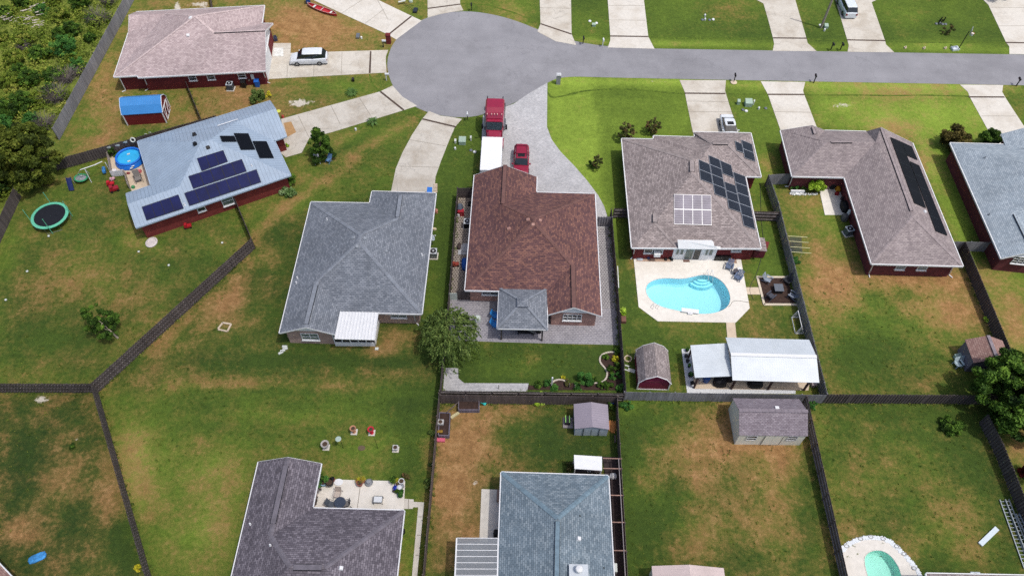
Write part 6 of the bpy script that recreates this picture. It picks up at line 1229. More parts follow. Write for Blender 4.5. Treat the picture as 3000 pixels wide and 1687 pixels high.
van=car('minivan','silver minivan parked on the driveway of the rose roof house, facing left','car',5.15,2.0,1.75,[(-2.57,.92,.86),(-2.42,1.08,.95),(-1.0,1.06,1.0),(.9,1.03,1.0),(1.35,1.0,.99),(1.9,.9,.96),(2.35,.76,.88),(2.55,.58,.74)],(1.55,.62,-1.95,-2.5),SIL,(-1.5,1.55))
pv=Vector((-29.55,86.75,.03)); place(van,pv,math.radians(180+5))
suv=car('sport_utility_car','cherry red sport utility car with roof rails parked beside the truck on the paver driveway','car',4.85,1.95,1.75,[(-2.4,.9,.86),(-2.3,1.08,.95),(-1.0,1.06,1.0),(.8,1.03,1.0),(1.3,1.03,.98),(2.0,.97,.94),(2.3,.86,.88),(2.42,.7,.78)],(1.15,.55,-1.85,-2.33),REDC,(-1.4,1.45),.36,sunroof=.1,rails=True)
place(suv,(0.05,67.9,.03),math.radians(-90))
sed=car('sedan','white sedan with dark sunroof parked on the driveway above the taupe roof house','car',4.75,1.82,1.43,[(-2.37,.8,.84),(-2.2,.95,.93),(-1.5,.97,.97),(-.6,.93,1.0),(.9,.9,1.0),(1.5,.86,.96),(2.1,.76,.9),(2.36,.6,.78)],(1.0,.3,-1.0,-1.75),WHC,(-1.4,1.4),.32,sunroof=-.05)
place(sed,(26.5,74.75,.04),math.radians(-88))
mv=car('minivan','silver minivan at the top edge parked beside the tall bare utility pole','car',4.9,1.95,1.7,[(-2.45,.92,.86),(-2.35,1.05,.95),(-1.0,1.05,1.0),(.9,1.02,1.0),(1.4,1.0,.98),(2.1,.85,.92),(2.42,.62,.76)],(1.45,.6,-1.9,-2.38),carpaint('pale silver car paint','#ccd4da'),(-1.4,1.45),.35)
place(mv,(47.75,101.9,.04),math.radians(92))
# semi tractor, nose toward the camera
T=thing('semi_truck','cherry red long nosed semi truck cab with tall sleeper on the paver driveway','truck',(0,0,0),local=True)
def hull(name,secs,mat,parent,bev=.06):
    b=MB()
    for A,B in zip(secs,secs[1:]):
        for i in range(len(A)): j=(i+1)%len(A); b.face([A[i],B[i],B[j],A[j]])
    b.face(secs[0][::-1]); b.face(secs[-1]); o=b.build(name,mat,parent); m_=o.modifiers.new('soft','BEVEL'); m_.width=bev; m_.segments=3; m_.limit_method='ANGLE'; m_.angle_limit=.4; return o
sec=lambda x,w,z0,z1,c=.2:[Vector((x,y,z)) for y,z in ((-w,z0),(-w,z1-c),(-w+c,z1),(w-c,z1),(w,z1-c),(w,z0))]
hull('sleeper',[sec(-3.0,1.12,.9,3.75),sec(-2.85,1.17,.9,3.9),sec(-1.3,1.17,.9,3.85),sec(-.6,1.14,.9,3.6),sec(-.15,1.05,.9,3.05)],REDT,T,.08)
cabo=hull('cab',[sec(-.3,1.08,.8,2.95),sec(.25,1.05,.8,2.9)],REDT,T,.05)
b=MB(); b.face([Vector((.27,-1.0,2.82)),Vector((.82,-.95,2.02)),Vector((.82,.95,2.02)),Vector((.27,1.0,2.82))][::-1]); b.face([Vector((.27,-1.0,2.82)),Vector((.27,1.0,2.82)),Vector((.82,.95,2.02)),Vector((.82,-.95,2.02))][::-1]); b.build('windscreen',glassy('truck windscreen','#39464c',.05,.8),T)
hull('cowl',[sec(.2,1.05,.8,2.0,.05),sec(.9,1.02,.8,1.98,.1)],REDT,T,.04)
hood=hull('bonnet',[sec(.85,.92,.9,1.98,.22),sec(1.6,.85,.85,1.85,.26),sec(2.45,.74,.8,1.68,.3),sec(2.75,.68,.8,1.5,.3)],REDT,T,.08)
for s in (-1,1):
    hull('fender',[[Vector((x,s*(.72+a*.48),z)) for a,z in ((0,.7),(0,h_),(1,h_-.12),(1,.7))] for x,h_ in ((.95,.95),(1.3,1.28),(1.9,1.32),(2.5,1.1),(2.65,.75))],REDT,T,.04)
    b=MB(); b.face([Vector((-.1,s*1.1,2.05)),Vector((.3,s*1.08,2.05)),Vector((.22,s*1.06,2.75)),Vector((-.1,s*1.1,2.75))]); b.build('side_window',CG,T)
    b=MB(); b.bar((.45,s*1.05,2.2),(.5,s*1.5,2.3),.04); b.box((.5,s*1.5,1.9),.12,.2,.75); b.build('wing_mirror',M['dark'],T)
    b=MB(); b.tube([Vector((-.7,s*1.05,.85)),Vector((-2.4,s*1.05,.85))],.34,12); b.build('fuel_tank',RIM,T)
    b=MB(); b.tube([Vector((-3.15,s*.98,1)),Vector((-3.15,s*.98,4.0))],.08,8); b.build('exhaust_stack',RIM,T)
    b=MB(); b.box((2.6,s*.95,.9),.12,.3,.28); b.build('headlight',HLm,T)
    wheel(T,1.75,s*1.05,.5,.28,s)
    for x in (-4.0,-5.3): wheel(T,x,s*.95,.5,.5,s)
for y in (-.9,-.35,0,.35,.9): b=MB(); b.lathe((-.42,y,3.5),[(.07,0),(.06,.06),(.02,.1)],8,sx=2); b.build('marker_lamp',paint('amber clear lamp','#d6a9a0',.2,.05,5),T)
b=MB(); b.box((-2.8,0,.75),6.2,.9,.25); b.build('chassis',M['dark'],T); b=MB(); b.box((-4.6,0,1.0),1.2,1.0,.2); b.build('fifth_wheel',M['dark'],T); b=MB(); b.box((2.78,0,.45),.2,2.3,.4); b.build('bumper',RIM,T); b=MB(); b.box((2.76,0,.95),.06,1.0,.5); b.build('grille',RIM,T)
place(T,(-3.42,72.6,.03),math.radians(-90))
# enclosed trailer
TR=thing('cargo_trailer','plain white enclosed cargo trailer nose to nose with the red truck','trailer',(-3.5,67,.03),local=True)
whb=paint('bright white trailer skin','#dfe1e3',.4,.03,1)
b=MB(); b.box((0,0,.55),2.42,5.5,2.2); o=b.build('box',whb,TR); m_=o.modifiers.new('soft','BEVEL'); m_.width=.05; m_.segments=2
b=MB(); b.box((0,0,2.76),2.5,5.6,.04); b.build('roof',whb,TR)
b=MB(); b.box((0,-2.78,.6),2.2,.04,2.0); b.build('rear_door',paint('trailer door','#b9bdc2',.4,.05,2),TR); b=MB(); b.box((0,2.78,.5),2.42,.05,.5); b.build('stone_guard',M['metal'],TR)
for s in (-1,1):
    for y in (-.45,.45):
        b=MB(); n=14; rg=lambda rr,xx:[Vector((s*1.12+xx,y+rr*math.cos(t*2*math.pi/n),.34+rr*math.sin(t*2*math.pi/n))) for t in range(n)]
        A,B=rg(.34,-.1),rg(.34,.1)
        for t in range(n): b.face([A[t],A[(t+1)%n],B[(t+1)%n],B[t]])
        b.face(A); b.face(B[::-1]); b.build('wheel',RUB,TR)
b=MB(); b.bar((0,2.7,.5),(0,3.7,.45),.12,.1); b.build('drawbar',M['dark'],TR)
place(TR,(-3.54,66.9,.03))
# ---------------------------------------------------------------- street things
def mailbox(label,loc,rz,post='#17171a',box='#17171a',arm=True):
    root=thing('mailbox',label,'mailbox',loc,rz,group='mailboxes along the kerb',local=True); pm=paint('mailbox post '+post,post,.6,.1,4); bm=paint('mailbox box '+box,box,.45,.1,4)
    b=MB(); b.box((0,0,0),.11,.11,1.1); b.build('post',pm,root); b=MB(); b.bar((-.1,0,.95),(.35,0,.95),.08,.08); b.build('arm',pm,root)
    b=MB(); n=7; pr=[(-.11,1.0),(-.11,1.14)]+[(.11*math.cos(math.pi-math.pi*i/n),1.14+.11*math.sin(math.pi*i/n)) for i in range(1,n)]+[(.11,1.14),(.11,1.0)]
    A=[Vector((-.1,y,z)) for y,z in pr]; B=[Vector((.45,y,z)) for y,z in pr]
    for i in range(len(A)): j=(i+1)%len(A); b.face([A[i],B[i],B[j],A[j]])
    b.face(A); b.face(B[::-1]); b.build('box',bm,root); b=MB(); b.box((.2,.13,1.08),.03,.01,.16); b.build('flag',paint('red flag','#8f1d1d',.5,.1,4),root); return root
g=lambda cp,x,y:gnd(cp(x,y))
for lb,p,rz,pc,bc in (('white mailbox on dark post beside the brick pillar mailbox',g(kB,967,360),0,'#2a2a2c','#c9cdd0'),('white mailbox on white post at the left rim of the cul de sac',g(kB,990,612),0,'#c9cdd0','#c9cdd0'),('pale mailbox on dark post at the lower rim of the cul de sac',g(kB,1604,907),-1.5,'#2a2a2c','#c9cdd0'),
 ('black mailbox at the top rim of the cul de sac',g(kB,1634,80),-1.5,'#17171a','#17171a'),('black mailbox between the two concrete drives above the road',g(kC,538,333),-1.5,'#17171a','#17171a'),('thick white mailbox between the two concrete drives above the road',g(kC,687,348),-1.5,'#d2d5d6','#d2d5d6'),
 ('black mailbox on a round pale stone base below the road',g(kC,1680,625),1.5,'#17171a','#17171a'),('black mailbox on a curved post below the road',g(kD,345,630),1.5,'#17171a','#17171a'),('left one of a pair of black mailboxes above the road',g(kD,475,380),-1.5,'#17171a','#17171a'),('right one of a pair of black mailboxes above the road',g(kD,547,380),-1.5,'#17171a','#17171a'),('black mailbox below the road close to the right edge',g(kD,1880,655),1.5,'#17171a','#17171a')): mailbox(lb,p,rz,pc,bc)
b=MB(); c=g(kC,1680,628); b.lathe((c.x,c.y,0),[(.42,0),(.45,.08),(.38,.13)],14); tag(b.build('stone_ring',M['trav'],None,c),'round pale stone ring at the foot of a black mailbox','stone ring')
def pillar(label,p,mat,w,h,cap):
    root=thing('mailbox_pillar',label,'mailbox',p,local=True); b=MB(); b.box((0,0,0),w,w*.9,h); b.build('pillar',mat,root); b=MB(); b.box((0,0,h),w*1.15,w*1.05,.1); b.box((0,0,h+.1),w*.85,w*.75,.08); b.build('cap',cap,root); b=MB(); b.box((w*.45,0,h*.62),.12,.22,.26); b.build('box',M['dark'],root); return root
pillar('red brick pillar mailbox on the left rim of the cul de sac',g(kB,1008,328),M['br_red'],.62,1.35,M['br_red']); pillar('grey block pillar mailbox at the mouth of the paver driveway',g(kC,350,635),paint('grey block','#8b8d92',.85,.15,4),.55,1.45,paint('pale block cap','#b9bcc0',.8,.1,4))
# utility pole
UP=thing('utility_pole','tall bare wooden utility pole leaning out of the top edge','pole',g(kD,400,213),local=True); b=MB(); b.tube([Vector((0,0,0)),Vector((.1,0,6)),Vector((.15,0,11))],[.17,.14,.1],10); b.build('pole',paint('grey pole wood','#8c8578',.9,.2,2),UP,smooth=True); b=MB(); b.box((.18,0,0),.08,.08,2.6); b.build('cable_guard',M['metal'],UP)
# utility boxes and covers
UG=paint('utility green','#93a89a',.6,.12,3); UW=paint('utility white','#c4c9c4',.6,.1,3)
def ubox(label,p,w,d,h,mat=UG,rz=0):
    root=thing('utility_box',label,'utility box',p,rz,local=True,group='utility boxes on the lawns'); b=MB(); b.box((0,0,0),w,d,h*.75); b.build('base',mat,root); b=MB(); q=[Vector((-w/2-.02,-d/2-.02,h*.72)),Vector((w/2+.02,-d/2-.02,h*.72)),Vector((w/2+.02,d/2+.02,h)),Vector((-w/2-.02,d/2+.02,h))]; b.slab(q,.06); b.face([q[2],q[3],Vector((-w/2,d/2,0)),Vector((w/2,d/2,0))]); b.build('lid',mat,root)
for lb,p,w,d,h,mt in (('square green grey transformer cabinet on the lawn left of the red truck',g(kB,1566,1085),.85,.8,.75,UG),('small pale pedestal left of the green grey transformer',g(kB,1513,1085),.2,.25,.6,UW),('small white pedestal right of the green grey transformer',g(kB,1630,1065),.18,.18,.7,UW),('square green transformer cabinet on the lawn below the road',g(kC,1788,798),.9,.8,.8,UG),('small pale green pedestal left of the lower transformer cabinet',g(kC,1714,790),.35,.35,.7,UG),('slim white post right of the lower transformer cabinet',g(kC,1828,795),.14,.14,.8,UW),('pale utility pedestal cluster on the lawn above the road, between two mailboxes',g(kC,620,200),.5,.3,.45,UG),('white topped utility pedestal beside the utility pole',g(kD,437,212),.5,.55,.55,UG),('dark domed pedestal between the two left driveways',g(kB,738,618),.3,.28,.55,M['dark']),('white meter box near the top of the left lawn',g(kB,775,285),.45,.85,.4,M['metal'])): ubox(lb,p,w,d,h,mt)
cv=[(kB,1510,1133,'white'),(kB,1630,1143,'metal'),(kB,1658,1155,'white'),(kB,757,988,'white'),(kC,1750,836,'metal'),(kC,1775,845,'white'),(kC,1869,829,'white'),(kC,1922,825,'metal'),(kC,1443,155,'metal'),(kC,1462,155,'white'),(kC,1497,156,'metal'),(kC,1525,152,'white'),(kC,1462,125,'white'),(kC,590,165,'white'),(kC,640,180,'white'),(kD,426,236,'white'),(kD,395,195,'white'),(kD,1275,185,'metal'),(kD,1300,187,'metal'),(kD,1322,188,'metal'),(kD,1345,188,'metal'),(kB,800,295,'white')]
for i,(cp_,x,y,mt) in enumerate(cv):
    where={kB:'left lawns',kC:'middle lawns',kD:'right lawns'}[cp_]
    p=g(cp_,x,y); b=MB(); b.lathe((p.x,p.y,0),[(.22,0),(.22,.1),(.16,.16)] if i%3 else [(.14,0),(.14,.3),(.09,.36)],8); o=tag(b.build('utility_cover',M[mt],None,p),('small white' if mt=='white' else 'small grey')+' utility cover, number '+['one','two','three','four','five','six','seven','eight','nine','ten','eleven','twelve','thirteen','fourteen'][sorted([c_[1]+c_[2]*.001 for c_ in cv if c_[0] is cp_]).index(x+y*.001)]+' from the left on the '+where,'utility cover','utility covers in the grass')
for i,(x,y) in enumerate(((1290,180),(1305,165),(1330,165),(1310,182))):
    p=g(kD,x,y); b=MB(); b.box((p.x,p.y,0),.12,.12,.75); tag(b.build('short_stake',M['dark'],None,p),['leftmost','second from left','rightmost','third from left'][i]+' of four short dark stakes near the spiky shrub','stake','dark stakes by the meter covers')
for i,(x,y,w_) in enumerate(((1037,368,'leftmost'),(1180,372,'middle'),(1340,372,'rightmost'))): p=g(kD,x,y); b=MB(); b.box((p.x,p.y,0),.28,.3,.22,.4); b.box((p.x+.05,p.y,.2),.15,.15,.15,.4); tag(b.build('small_rock',M['trav'],None,p),w_+' of three small pale blocks on the verge left of the basketball hoop','stone block','pale blocks on the verge')
# basketball hoop
BH=thing('basketball_hoop','portable basketball hoop with dark pole and white ballasted base beside the road','basketball hoop',g(kD,1437,385),local=True); b=MB(); b.box((-.35,.25,0),1.0,.75,.3,.2); b.build('base',paint('pale base plastic','#c4ccd2',.5,.1,3),BH); b=MB(); b.bar((0,0,.1),(.25,.25,3.0),.1,.1); b.build('pole',M['dark'],BH)
b=MB(); b.bar((.25,-.35,3.1),(.25+.5,.75,3.1),.04,.75); b.build('backboard',paint('clear backboard','#a9acb2',.2,.1,2),BH); b=MB(); b.tube([Vector((.75+.22*math.cos(t),.0+.22*math.sin(t),2.9)) for t in np.linspace(0,6.1,12)],.02,5,close=True); b.build('rim',paint('orange rim','#b5502a',.5,.1,3),BH); b=MB(); b.lathe((.75,0,2.5),[(.12,0),(.2,.38)],8); b.build('net',UW,BH)
# canoe, bins, swing, top lawn things
def canoe():
    a,b_=g(pT,150,118),g(pT,728,335); L=(b_-a).length; root=thing('canoe','red canoe with pale rim lying beside the upper left driveway','canoe',(a+b_)/2,ang(a,b_),local=True); n=16; outer=[];inner=[]
    for i in range(n+1):
        s=-1+2*i/n; x=s*L/2; w=.46*(1-s*s)**.6+.01; k_=.12*s*s
        sec_=lambda w,zb,zt:[Vector((x,-w,zt+k_)),Vector((x,-w*.85,zb+.14)),Vector((x,-w*.4,zb)),Vector((x,w*.4,zb)),Vector((x,w*.85,zb+.14)),Vector((x,w,zt+k_))]
        outer.append(sec_(w,.02,.42)); inner.append(sec_(max(.005,w-.03),.06,.42))
    b=MB()
    for R_ in (outer,inner):
        for A,B in zip(R_,R_[1:]):
            for i in range(5): b.face([A[i],B[i],B[i+1],A[i+1]])
    b.build('hull',paint('red canoe hull','#b03038',.4,.1,2),root)
    for s in (0,5): b=MB(); b.tube([r_[s] for r_ in outer],.025,5); b.build('gunwale',paint('pale pink trim','#c9b0ac',.5,.1,3),root)
    for x,w in ((-1.4,.7),(0,.85),(1.6,.65)): b=MB(); b.box((x,0,.32),.28 if x else .08,w,.03); b.build('seat',UW,root)
canoe()
def bin_(label,p,c,rz=0,s=1,cat='bin'):
    root=thing('wheeled_bin',label,'wheeled bin',p,rz,local=True,group='wheeled bins'); m1=paint('bin '+c,c,.5,.12,4); b=MB(); A=[Vector((x*.24*s,y*.28*s,0)) for x,y in ((-1,-1),(1,-1),(1,1),(-1,1))]; B=[Vector((x*.3*s,y*.36*s,.95*s)) for x,y in ((-1,-1),(1,-1),(1,1),(-1,1))]
    for i in range(4): j=(i+1)%4; b.face([A[i],A[j],B[j],B[i]])
    b.face(B); b.build('body',m1,root); b=MB(); b.slab([Vector((-.32*s,-.4*s,.98*s)),Vector((.32*s,-.4*s,.98*s)),Vector((.32*s,.4*s,1.08*s)),Vector((-.32*s,.4*s,1.08*s))],.05); b.build('lid',m1 if c!='#2a6fc4' else m1,root); b=MB(); b.tube([Vector((-.28*s,.42*s,.95*s)),Vector((.28*s,.42*s,.95*s))],.025,5); b.build('handle',m1,root)
    for sx in (-1,1): b=MB(); b.tube([Vector((sx*.3*s,.3*s,.12)),Vector((sx*.24*s,.3*s,.12))],.12*s,10); b.build('wheel',RUB,root)
    return root
bin_('bright blue wheeled bin against the rose roof house wall',g(pA,700,1270),'#1f5fb4',.1); bin_('black wheeled bin left of the electric meter',g(pA,440,1285),'#17181a',0); bin_('blue wheeled bin at the top edge beside the canoe',g(pT,165,70),'#1d4f9a',.2); bin_('blue wheeled bin with dark lid behind the slate roof house garage',g(rC,1450,235),'#2a6fc4',0,.95)
b=MB(); q=g(rC,1475,120); 
# air conditioners
def ac(label,p,c='#56606a',top='#a9b1b8',rz=0,s=1):
    root=thing('air_conditioner',label,'air conditioner',p,rz,local=True,group='outdoor air conditioning units'); b=MB(); b.box((0,0,0),1.0*s,1.0*s,.1); b.build('pad',M['conc2'],root); b=MB(); b.box((0,0,.1),.78*s,.78*s,.85*s); o=b.build('cabinet',ribbed('louvred cabinet '+c+label[:3],c,.06,1,.5,.55,.3,.4),root); b=MB(); b.box((0,0,.1+.85*s),.82*s,.82*s,.05); b.build('top',paint('ac top '+top,top,.45,.08,3),root)
    b=MB(); b.lathe((0,0,.15+.85*s),[(.33*s,0),(.33*s,.02)],16); gr_=b.build('fan_grille',M['dark'],root); b=MB(); b.lathe((0,0,.17+.85*s),[(.12*s,0),(.1*s,.03)],10); b.build('fan_hub',paint('ac top '+top,top,.45,.08,3),gr_)
ac('grey air conditioner on pale pad below the rose roof house',g(pA,180,1330)); ac('pale grey air conditioner right of the slate roof house',g(kF,1348,495),'#8d949c','#b9bec4'); ac('black air conditioner with pale top on the patterned side path',g(pS,290,515),'#1d1f22','#b5b9bd'); ac('blue grey air conditioner in the shade left of the long taupe house',g(pP,1395,1290),'#5d6b78','#a5adb5',.3); ac('white air conditioner at the gutter in the bottom right corner',g(pL,465,1490)-Vector((0,0,0)),'#9aa3ad','#b5c0ca')
# satellite dish
SD=thing('satellite_dish','grey oval satellite dish on a short pole right of the slate roof house','satellite dish',g(kF,1340,405),local=True); b=MB(); b.bar((0,0,0),(0,0,1.1),.06); b.build('pole',M['metal'],SD); b=MB(); ax=Vector((.75,-.2,.6)).normalized(); u=ax.cross(Vector((0,0,1))).normalized(); v=ax.cross(u); c0=Vector((0,0,1.35)); rg=[c0+u*(.36*math.cos(t))+v*(.5*math.sin(t)) for t in np.linspace(0,6.283,21)[:-1]]; ce=c0-ax*.1
for i in range(20): b.face([rg[i],rg[(i+1)%20],ce])
b.build('dish',paint('dish grey','#a2acb4',.4,.06,2),SD); b=MB(); b.bar(c0-v*.4,c0+ax*.55,.04); b.box(tuple(c0+ax*.55),.14,.1,.1); b.build('feed_arm',UW,SD)
# meter, small things at the rose roof house
b=MB(); a,b_=wallof(HA,'a2b'); px,py=pA.px(590,1090); p,e,n=onwall(a,b_,px,py,.06); b.bar(p-e*.2,p+e*.2,.12,.75); b.build('meter_box',UW,HA.root); px,py=pA.px(525,1155); p,e,n=onwall(a,b_,px,py,.08); b=MB(); b.bar(p-e*.12,p+e*.12,.16,.25); b.build('electric_meter',M['metal'],HA.root)
b=MB(); c=g(pA,1045,395); b.box((c.x,c.y,0),.5,.35,.55,.3); b.box((c.x,c.y,.55),.4,.05,.35,.3); tag(b.build('yard_sign',paint('navy and white sign','#39405a',.5,.5,5),None,c),'small navy and white yard sign by the rose roof house porch','sign')
b=MB(); q=[pA(x,y) for x,y in ((1000,540),(1185,535),(1190,700),(985,705))]; b.prism(q,0,.06); o=tag(b.build('white_stone_bed',paint('white stones','#cfd2cf',.8,.45,4),None,gnd(q[0])),'small bed of white stones beside the porch of the rose roof house','stone bed')
b=MB(); q=[kB(x,y) for x,y in ((210,935),(268,925),(305,1005),(240,1040))]; b.prism(q,.03,.05); tag(b.build('door_mat',M['sandy'],None,gnd(q[0])),'large tan mat on the walk of the metal roof house','mat')
# lawn chairs by the holly tree
def folding_chair(label,p,rz,c,group=None):
    root=thing('folding_chair',label,'chair',p,rz,local=True,group=group); m1=paint('chair '+c,c,.7,.15,4); b=MB(); b.slab([Vector((-.3,-.25,.42)),Vector((.3,-.25,.42)),Vector((.3,.3,.38)),Vector((-.3,.3,.38))],.03); b.build('seat',m1,root); b=MB(); b.slab([Vector((-.3,.3,.4)),Vector((.3,.3,.4)),Vector((.3,.6,1.0)),Vector((-.3,.6,1.0))],.03); b.build('backrest',m1,root)
    for sx in (-.3,.3):
        for y0,y1 in ((-.3,.35),(.4,-.2)): b=MB(); b.bar((sx,y0,0),(sx,y1,.6),.04); b.build('leg',m1,root)
        b=MB(); b.bar((sx,-.25,.62),(sx,.4,.62),.06,.03); b.build('armrest',m1,root)
folding_chair('white folding chair left of two by the dark holly tree',g(kB,468,1235),.3,'#b9bcc4','lawn chairs by the holly tree'); folding_chair('blue grey folding chair right of two by the dark holly tree',g(kB,550,1230),-.5,'#5b7fa8','lawn chairs by the holly tree')
# trampoline
TP=thing('trampoline','round trampoline with pale green rim and four tall poles on the left lawn','trampoline',(-53.9,57.0,0),local=True); mint=paint('mint green padding','#5fb596',.6,.1,3); R1,R2=2.05,1.72; n=28
b=MB(); cir=lambda r,z:[Vector((r*math.cos(t*2*math.pi/n),r*math.sin(t*2*math.pi/n),z)) for t in range(n)]
A,B,A2,B2=cir(R1,.9),cir(R2,.93),cir(R1,.84),cir(R2,.86)
for t in range(n): j=(t+1)%n; b.face([A[t],A[j],B[j],B[t]]); b.face([A2[t],A2[j],A[j],A[t]]); b.face([B2[j],B2[t],B[t],B[j]])
b.build('rim_pad',mint,TP); b=MB(); b.face(cir(R2,.87)); b.build('bed',paint('black mesh bed','#10131c',.7,.15,2),TP)
for i in range(4):
    a=math.radians(20+90*i); x,y=R1*math.cos(a),R1*math.sin(a); b=MB(); b.tube([Vector((x*1.03,y*1.03,0)),Vector((x*1.03,y*1.03,2.55))],.035,6); b.build('pole',mint,TP)
    a2=a+.5; b=MB(); b.tube([Vector((R1*.98*math.cos(a-.3),R1*.98*math.sin(a-.3),.85)),Vector((R1*1.0*math.cos(a-.3),R1*1.0*math.sin(a-.3),.02)),Vector((R1*1.0*math.cos(a2),R1*1.0*math.sin(a2),.02)),Vector((R1*.98*math.cos(a2),R1*.98*math.sin(a2),.85))],.025,5); b.build('leg',M['metal'],TP)
# paddling pool on the patio
PP=thing('paddling_pool','round inflatable blue paddling pool beside the metal roof house','paddling pool',(-48.05,66.9,.05),local=True); BL_=paint('bright blue vinyl','#1e6fd0',.4,.08,2); b=MB(); b.lathe((0,0,0),[(1.72,0),(1.78,.12),(1.6,.5),(1.5,.62)],28); 
b.f.pop(); b.m.pop(); b.uv.pop()
b.build('wall',BL_,PP,smooth=True); b=MB(); b.tube([Vector((1.47*math.cos(t),1.47*math.sin(t),.68)) for t in np.linspace(0,6.283,29)[:-1]],.13,8,close=True); b.build('ring',BL_,PP,smooth=True)
b=MB(); b.lathe((0,0,.5),[(1.5,0),(1.5,.02)],28); b.build('water',paint('paddling pool water','#35a8dc',.12,.12,.8),PP)
for x,y,z in ((.9,-1.4,.45),(.75,-1.6,.3),(-.2,.5,.56),(.25,-.7,.56)): b=MB(); b.box((x,y,z),.34,.2,.04,.5); b.build('float',UW,PP)
# swing set
SW=thing('swing_set','white metal swing set with a green saucer swing and a blue glider','swing set',(0,0,0)); PR=M['white']
def tb(pts,r,m,name,par=SW): b=MB(); b.tube(pts,r,6); return b.build(name,m,par)
A0,A1,A2_,A3=pB(400,780,2.0),pB(700,680,2.0),pB(860,605,2.0),pB(930,630,2.0)
tb([A0,A1,A2_],.05,PR,'top_bar'); 
for a,d in ((pB(500,775,1.95),pB(640,1050,0)),(pB(500,775,1.95),pB(600,865,.3)),(pB(930,630,1.9),pB(1010,775,.5)),(pB(930,630,1.9),pB(990,700,.2)),(pB(400,780,2.0),pB(330,900,.3)),(pB(860,605,2.0),pB(740,670,.4))): tb([a,d],.045,PR,'leg')
c=pB(410,950,.5); b=MB(); b.tube([Vector((c.x+.75*math.cos(t),c.y+.6*math.sin(t),.5)) for t in np.linspace(0,6.283,19)[:-1]],.09,6,close=True); sw=b.build('saucer_swing',paint('green swing ring','#2f8f62',.5,.1,3),SW); b=MB(); b.lathe((c.x,c.y,.44),[(.7,0),(.7,.02)],16,sy=.8); b.build('saucer_net',paint('toy jumble','#8a8f93',.8,.7,2.5),sw)
for x,y in ((310,930),(460,900)): tb([pB(400,790,1.9),pB(x,y,.55)],.02,paint('yellow rope','#a9b04a',.6,.1,3),'rope')
b=MB(); c=pB(905,790,.4); b.box((c.x,c.y,.3),.35,.9,.3,.4); gl_=b.build('glider',paint('glider blue','#3a7fc0',.5,.2,3),SW); tb([pB(840,700,1.8),pB(890,790,.6)],.02,paint('yellow rope','#a9b04a',.6,.1,3),'rope'); tb([pB(880,650,1.8),pB(915,740,.7)],.02,paint('yellow rope','#a9b04a',.6,.1,3),'rope')
SL=thing('slide','dark blue plastic slide beneath the edge of the large cedar tree','slide',g(pB,220,1200)); NV=paint('navy plastic','#1f2a5c',.4,.1,3); b=MB(); a,d=pB(150,950,1.3),pB(225,1220,.15); s=Vector((.25,.05,0)); b.slab([a-s,a+s,d+s,d-s],.04); b.build('chute',NV,SL)
for sg in (-1,1): b=MB(); b.bar(a+s*sg+Vector((0,0,.1)),d+s*sg+Vector((0,0,.1)),.05,.2); b.build('side_wall',NV,SL)
for sg in (-1,1): b=MB(); b.bar(a+s*sg,gnd(a+s*sg)+Vector((-.2,.3,0)),.05); b.build('ladder_leg',PR,SL)
# little tikes by the pool patio
def toycar(name,label,p,rz,c,s=1): 
    root=thing(name,label,'toy',p,rz,local=True,group='toys on the left lawn'); m1=paint('toy '+c,c,.4,.15,4); b=MB(); b.box((0,0,.15*s),.8*s,.45*s,.25*s); b.box((-.2*s,0,.4*s),.3*s,.4*s,.25*s); b.build('body',m1,root)
    for x in (-.28,.28):
        for y in (-.24,.24): b=MB(); b.tube([Vector((x*s,y*s-.04,.12*s)),Vector((x*s,y*s+.04,.12*s))],.12*s,10); b.build('wheel',RUB,root)
toycar('toy_car','red ride on toy car below the short patio fence',g(pB,1060,1105),.2,'#b3202c'); toycar('toy_car','red and black ride on toy jeep lowest of the lawn toys',g(pB,1140,1220),.5,'#8f1f2b',1.25); toycar('toy_car','pink and white toy above the red ride on toy car',g(pB,1095,1000),1,'#c99aa5',.7)
tcyc=toycar('toy_car','red toy against the wall below the metal roof house',g(kE,1430,275),.3,'#a0202a',1.0)
def slingchair(label,p,rz,c='#6e6a68',fr=None,group=None,s=1):
    root=thing('patio_chair',label,'chair',p,rz,local=True,group=group); m1=paint('sling '+c,c,.7,.1,4); fm=fr or M['dark']; b=MB(); b.slab([Vector((-.28,-.28,.42))*s,Vector((.28,-.28,.42))*s,Vector((.28,.28,.38))*s,Vector((-.28,.28,.38))*s],.02); b.build('seat',m1,root); b=MB(); b.slab([Vector((-.28,.28,.4))*s,Vector((.28,.28,.4))*s,Vector((.28,.5,1.0))*s,Vector((-.28,.5,1.0))*s],.02); b.build('backrest',m1,root)
    for sx in (-.32,.32): b=MB(); b.tube([Vector((sx,-.35,0))*s,Vector((sx,-.32,.6))*s,Vector((sx,.35,.62))*s,Vector((sx,.5,.02))*s],.022,5); b.build('frame_side',fm,root)
    return root
slingchair('grey sling patio chair on the messy patio by the paddling pool',g(pB,1660,1020),.5,'#7a7673',s=1.3)
